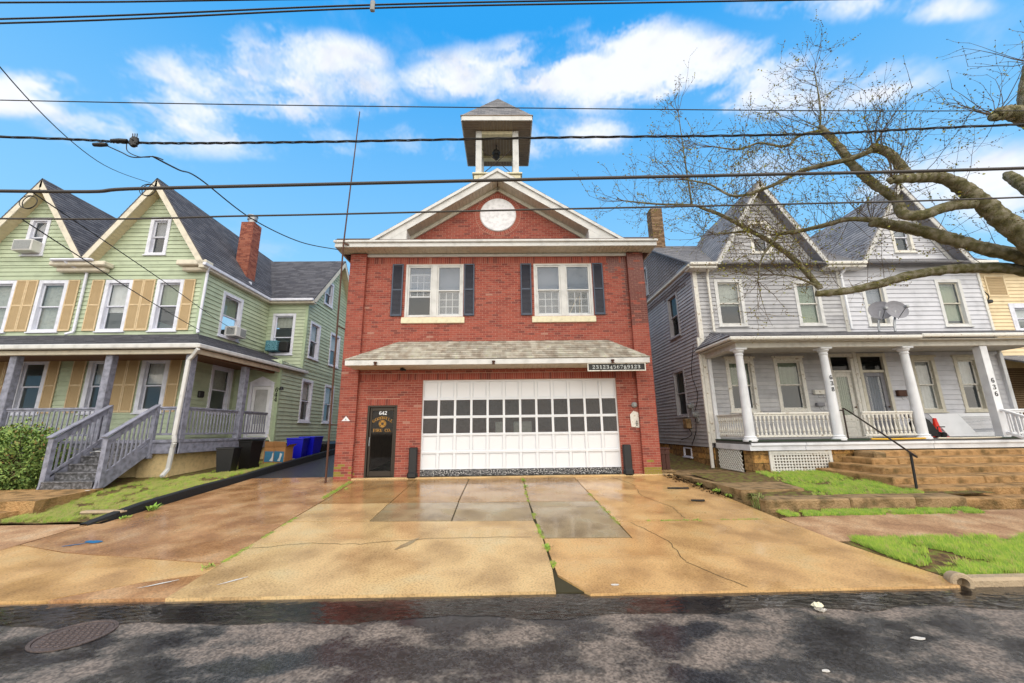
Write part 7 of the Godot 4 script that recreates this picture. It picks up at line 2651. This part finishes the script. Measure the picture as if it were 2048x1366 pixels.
func weeds() -> void:
	var g := RandomNumberGenerator.new()
	g.seed = 31
	var spots := [[-7.72, -9.35, 0.22, "leafy weed sprouting against the black kerb"], [-7.74, -8.75, 0.10, "tiny weed at the low end of the black kerb"], [-4.24, -11.2, 0.06, "moss tuft in the joint near the entry door"], [0.5, -11.9, 0.09, "weed in the joint before the garage door"], [0.5, -11.2, 0.08, "weed halfway along the middle joint"], [0.58, -7.4, 0.08, "weed tuft in the middle joint near the grey slab"], [0.62, -6.7, 0.09, "weed tuft in the middle joint near the gutter"], [2.05, -8.6, 0.06, "weed in the slanting joint of the grey slab"], [-4.2, -6.2, 0.08, "green weed at the broken slab corner"], [5.05, -11.0, 0.12, "weed by the dead leaves"], [5.12, -10.2, 0.15, "bushy weed at the raised walk foot"], [5.2, -9.75, 0.13, "broad leafed weed at the raised walk corner"], [3.6, -8.0, 0.05, "weed strip in the cross joint of the orange slab"]]
	for s in spots:
		var st := S()
		var p := Vector3(s[0], gy(s[1]), s[1])
		for k in 26:
			var a := g.randf() * TAU
			var d := Vector3(cos(a), g.randf_range(0.5, 1.6), sin(a)).normalized()
			var w: Vector3 = d.cross(Y).normalized() * s[2] * 0.10
			var o := p + Vector3(g.randfn(0, 0.03), 0, g.randfn(0, 0.06))
			var L: float = s[2] * g.randf_range(0.5, 1.0)
			var c := Color(0.18, 0.34, 0.04).lerp(Color(0.32, 0.46, 0.06), g.randf())
			if w.x < 0:
				w = -w
			for v in [o - w * 0.3, o + d * L * 0.6 + w, o + w * 0.3, o - w * 0.3, o + d * L * 0.6 - w, o + d * L * 0.6 + w, o + d * L * 0.6 - w, o + d * L - Y * L * 0.15, o + d * L * 0.6 + w]:
				st.set_normal((Y + Z * 0.4).normalized())
				st.set_color(c)
				st.add_vertex(v)
		tag(obj("weed", st, M.grass), s[3], "weed")
	# one tall grass tuft at the corner of the raised walk
	var st := S()
	for k in 90:
		var a := g.randf() * TAU
		var o := Vector3(5.28 + g.randfn(0, 0.06), gy(-8.75), -8.75 + g.randfn(0, 0.08))
		var lean := Vector3(cos(a), 0, sin(a)) * g.randf_range(0.1, 0.32)
		var h := g.randf_range(0.18, 0.36)
		var w := Vector3(-sin(a), 0, cos(a)) * 0.004
		var m := o + Y * h * 0.8 + lean * 0.5
		var e := o + Y * h * 0.7 + lean * 1.2
		var c := Color(0.15, 0.25, 0.04).lerp(Color(0.30, 0.36, 0.10), g.randf())
		if w.x < 0:
			w = -w
		for v in [o - w, m + w, o + w, o - w, m - w, m + w, m - w, e, m + w]:
			st.set_normal((Y + Z * 0.4).normalized())
			st.set_color(c)
			st.add_vertex(v)
	tag(obj("grass_tuft", st, M.grass), "tall drooping grass tuft at the retaining wall corner", "grass")

func shrub() -> void:
	var t := thing("evergreen_shrub", "dense dark green shrub with reddish tips beside wooden stairs", "shrub", Vector3(-13.6, 0.6, -11.3))
	var g := RandomNumberGenerator.new()
	g.seed = 8
	var n := FastNoiseLite.new()
	n.seed = 12
	n.frequency = 1.4
	var lf := S()
	var c := Vector3(-13.45, 1.2, -11.4)
	var sz := Vector3(1.6, 1.2, 0.95)
	var tw := S()
	for i in 60:
		var d := Vector3(g.randf_range(-1, 1), g.randf_range(-0.2, 1.0), g.randf_range(-1, 1)).normalized()
		tube(tw, [Vector3(-13.6, 0.6, -11.35), c + d * sz * 0.5, c + d * sz * 0.92], [0.02, 0.01, 0.004], 4, false)
	obj("stems", tw, M.twig, t).set_meta("kind", "stuff")
	for i in 30000:
		var d := Vector3(g.randf_range(-1, 1), g.randf_range(-0.75, 1.0), g.randf_range(-1, 1))
		if d.length() > 1.0 or d.length() < 0.3:
			continue
		d = d.normalized()
		var lump := 0.86 + 0.30 * n.get_noise_3dv(d * 2.2) + 0.16 * n.get_noise_3dv(d * 6.0)
		var rr := lump * (1.0 - pow(g.randf(), 2.0) * 0.45)
		var p := c + d * sz * rr
		if p.y < 0.55:
			continue
		var a := (d + Vector3(g.randf_range(-1, 1), g.randf_range(-0.6, 0.6), g.randf_range(-1, 1))).normalized()
		var b := a.cross(Vector3(g.randf_range(-1, 1), 1, g.randf_range(-1, 1))).normalized()
		var s := g.randf_range(0.03, 0.055)
		var nn := a.cross(b)
		if nn.dot(d) < 0:
			nn = -nn
			b = -b
		nn = (nn + d * 0.7).normalized()
		var col := Color(0.10, 0.20, 0.05).lerp(Color(0.28, 0.38, 0.09), g.randf())
		if rr > lump * 0.96 and g.randf() < 0.22 and d.y > 0.1:
			col = Color(0.30, 0.15, 0.06).lerp(Color(0.26, 0.24, 0.08), g.randf())
		for v in [p - a * s, p + b * s * 0.5, p + a * s, p - a * s, p + a * s, p - b * s * 0.5]:
			lf.set_normal(nn)
			lf.set_color(col)
			lf.add_vertex(v)
	obj("foliage", lf, M.leaf, t).set_meta("kind", "stuff")

func turf() -> void:
	var n := FastNoiseLite.new()
	n.seed = 19
	n.frequency = 1.1
	grass_patch("lawn_grass", "patchy yellow green grass of the lawn behind black kerb", 9000, func(r):
		var x: float = lerpf(-13.5, -8.06, sqrt(r.randf()))
		var z: float = lerpf(-8.5, -16.5, pow(r.randf(), 1.5))
		if z > -10.97 and x < -9.95 - (z + 9.0) * -0.2:
			return null
		if z < -12.25 and x < -9.1 - (r.randf() * 0.2):
			return null
		if z < -10.7 and z > -12.3 and x < -10.4 and x > -12.2:
			return null
		if n.get_noise_2d(x, z) * 1.4 + r.randf() * 0.5 < (0.20 if z > -12.0 else 0.34):
			return null
		return Vector3(x, lawn_y(x, z), z), 0.02, 0.11, 21, 0.7)
	grass_patch("lawn_grass", "bright green grass of the small raised lawn behind retaining wall", 4200, func(r):
		var x: float = r.randf_range(6.6, 10.1)
		var z: float = r.randf_range(-12.1, -8.95)
		if x < 6.8 + (-9.45 - z) * 0.2 and z < -9.4:
			return null
		if x > 9.05 + maxf(0.0, -9.75 - z) * 0.6:
			return null
		if n.get_noise_2d(x, z) * 1.3 + r.randf() * 0.5 < 0.06:
			return null
		return Vector3(x, yard_y(x, z), z), 0.02, 0.10, 22, 0.2)
	grass_patch("verge_grass", "bright green grass of the verge between kerb and pavement", 8000, func(r):
		var x: float = lerpf(5.45, 13.0, pow(r.randf(), 1.3))
		var z: float = r.randf_range(-6.72, -5.42)
		if x < 5.29 + (z + 6.68) * 0.22 + r.randf() * 0.06:
			return null
		if n.get_noise_2d(x * 0.8, z * 1.2 + 40.0) * 1.3 + r.randf() * 0.5 < 0.10 or r.randf() > (-5.3 - z) * 4.0 + 0.3:
			return null
		return Vector3(x, gy(z) + 0.015, z), 0.02, 0.12, 23, 0.15)
	grass_patch("edge_grass", "thin strip of grass at the foot of retaining wall", 1500, func(r):
		var x: float = r.randf_range(5.4, 9.3)
		var z: float = r.randf_range(-8.45, -8.12)
		if n.get_noise_2d(x * 1.5, z + 10.0) + r.randf() * 0.5 < 0.12:
			return null
		return Vector3(x, gy(z) + 0.0, z), 0.025, 0.08, 24, 0.15)
	grass_patch("moss_strip", "green moss growing in the slab joint beside the brown lane", 260, func(r):
		var z: float = lerpf(-12.2, -10.2, r.randf())
		return Vector3(-4.36 + r.randf_range(-0.05, 0.05) - (z + 10.0) * -0.05 - 0.03, gy(z), z) if r.randf() < 0.9 else null, 0.010, 0.03, 25, 0.4)

func joint_moss() -> void:
	var n := FastNoiseLite.new()
	n.seed = 51
	n.frequency = 0.9
	for j in [["green moss dotted along the joint before the garage door", 0.48, -12.3, 0.5, -9.6, 130, 61], ["green moss in the joint beside the grey slab", 0.51, -9.5, 0.59, -7.15, 130, 62], ["green moss in the joint running to the gutter", 0.60, -7.1, 0.64, -6.0, 160, 63], ["green moss in the slanting joint right of the grey slab", 2.01, -10.6, 2.06, -7.2, 100, 64], ["green moss in the cross joint of the right slabs", 2.6, -8.0, 5.1, -7.98, 130, 65], ["green moss in the joint between lane and tan slab", -4.27, -9.6, -4.1, -6.4, 130, 66]]:
		grass_patch("joint_moss", j[0], j[5], func(r):
			var t: float = r.randf()
			var x: float = lerpf(j[1], j[3], t) + r.randfn(0, 0.012)
			var z: float = lerpf(j[2], j[4], t) + r.randfn(0, 0.015)
			if n.get_noise_2d(x * 2.0, z * 2.0) + r.randf() * 0.35 < 0.28:
				return null
			return Vector3(x, gy(z) - 0.008, z), 0.010, 0.032, j[6], 0.45)

func street_things() -> void:
	# manhole cover: ring, lid and raised blocks
	var c := Vector3(-4.28, 0.054, -4.53)
	var t := thing("manhole_cover", "rusty round manhole cover set in the wet asphalt", "manhole cover", c)
	var st := S()
	lathe(st, c, [Vector2(0.315, 0.0), Vector2(0.315, 0.010), Vector2(0.288, 0.010), Vector2(0.285, -0.003)], 40)
	obj("ring", st, M.cover_iron, t)
	st = S()
	lathe(st, c, [Vector2(0.0, 0.002), Vector2(0.28, 0.002), Vector2(0.282, -0.004)], 40)
	obj("lid", st, M.cover_iron, t)
	st = S()
	for i in range(-5, 6):
		for j in range(-5, 6):
			var p := Vector2(i * 0.058 + (0.029 if j % 2 else 0.0), j * 0.052)
			if p.length() < 0.25:
				bx(st, c, X, Y, Z, Vector3(p.x - 0.021, 0.0, p.y - 0.017), Vector3(p.x + 0.021, 0.009, p.y + 0.017), 0.003)
	obj("raised_blocks", st, M.cover_iron, t).set_meta("kind", "stuff")
	t = thing("food_container", "crumpled pale food container lying in the gutter water", "litter", Vector3(3.34, 0.06, -4.72))
	var fg := RandomNumberGenerator.new()
	fg.seed = 3
	for half in 2:
		st = S()
		var fc := Vector3(3.33, 0.075 + half * 0.012, -4.72 - half * 0.03)
		var rim := []
		var top := []
		for i in 11:
			var a := TAU * i / 11
			rim.append(fc + Vector3(cos(a) * 0.062 * fg.randf_range(0.8, 1.15), fg.randf_range(-0.008, 0.008) + half * 0.012, sin(a) * 0.05 * fg.randf_range(0.8, 1.15)))
			top.append(fc + Vector3(cos(a) * 0.04 * fg.randf_range(0.7, 1.2), (0.035 if half else -0.016) + fg.randf_range(-0.01, 0.01), sin(a) * 0.032 * fg.randf_range(0.7, 1.2)))
		var mid := fc + Y * (0.032 if half else -0.02)
		for i in 11:
			var k := (i + 1) % 11
			quad(st, rim[i], rim[k], top[k], top[i], rim[i] - fc + Y * (0.02 if half else -0.02))
			tri(st, top[i], top[k], mid, Y if half else -Y)
		obj("shell", st, M.cream_stone if half else M.white_paint, t)
	for q in [[3.78, -4.12, 0.06, "flattened pale wrapper on the asphalt beyond the food container"], [1.32, -5.42, 0.055, "small white paper scrap at the concrete edge"], [2.55, -3.66, 0.035, "white paper strip on the dark asphalt"], [-10.2, -10.4, 0.06, "white paper scrap on the lawn by the stairs"]]:
		st = S()
		var y: float = 0.056 if q[1] > -5.3 else (gy(q[1]) + 0.006 if q[0] > -8 else 0.67)
		var pts := PackedVector2Array()
		var g := RandomNumberGenerator.new()
		g.seed = int(q[0] * 100)
		for i in 9:
			var a := TAU * i / 9
			pts.append(Vector2(cos(a) * q[2] * g.randf_range(0.7, 1.2), sin(a) * q[2] * 0.45 * g.randf_range(0.7, 1.2)))
		prism(st, Vector3(q[0], y, q[1]), X, Z, Y, pts, 0.0, 0.006)
		tag(obj("paper_litter", st, M.white_paint), q[3], "litter")
	st = S()
	blob(st, Vector3(-0.5, 0.054 - gy(-4.35), -4.35), 0.09, 0.03, 0.1, 6)
	st = S()
	wb(st, -8.75, -7.9, 0.40, 0.47, -9.0, -8.82, 0.03)
	tag(obj("edging_stone", st, M.kerb_stone), "flat pale edging stone sunk in the lawn", "stone")

func _ready() -> void:
	rng.seed = 42
	light_and_camera()
	materials()
	ground()
	fire_house()
	green_house()
	wooden_stairs()
	grey_house()
	tan_house()
	sycamore()
	shrub()
	right_yard()
	bins_and_boxes()
	air_conditioners()
	cables()
	street_things()
	leaf_litter()
	weeds()
	turf()
	joint_moss()
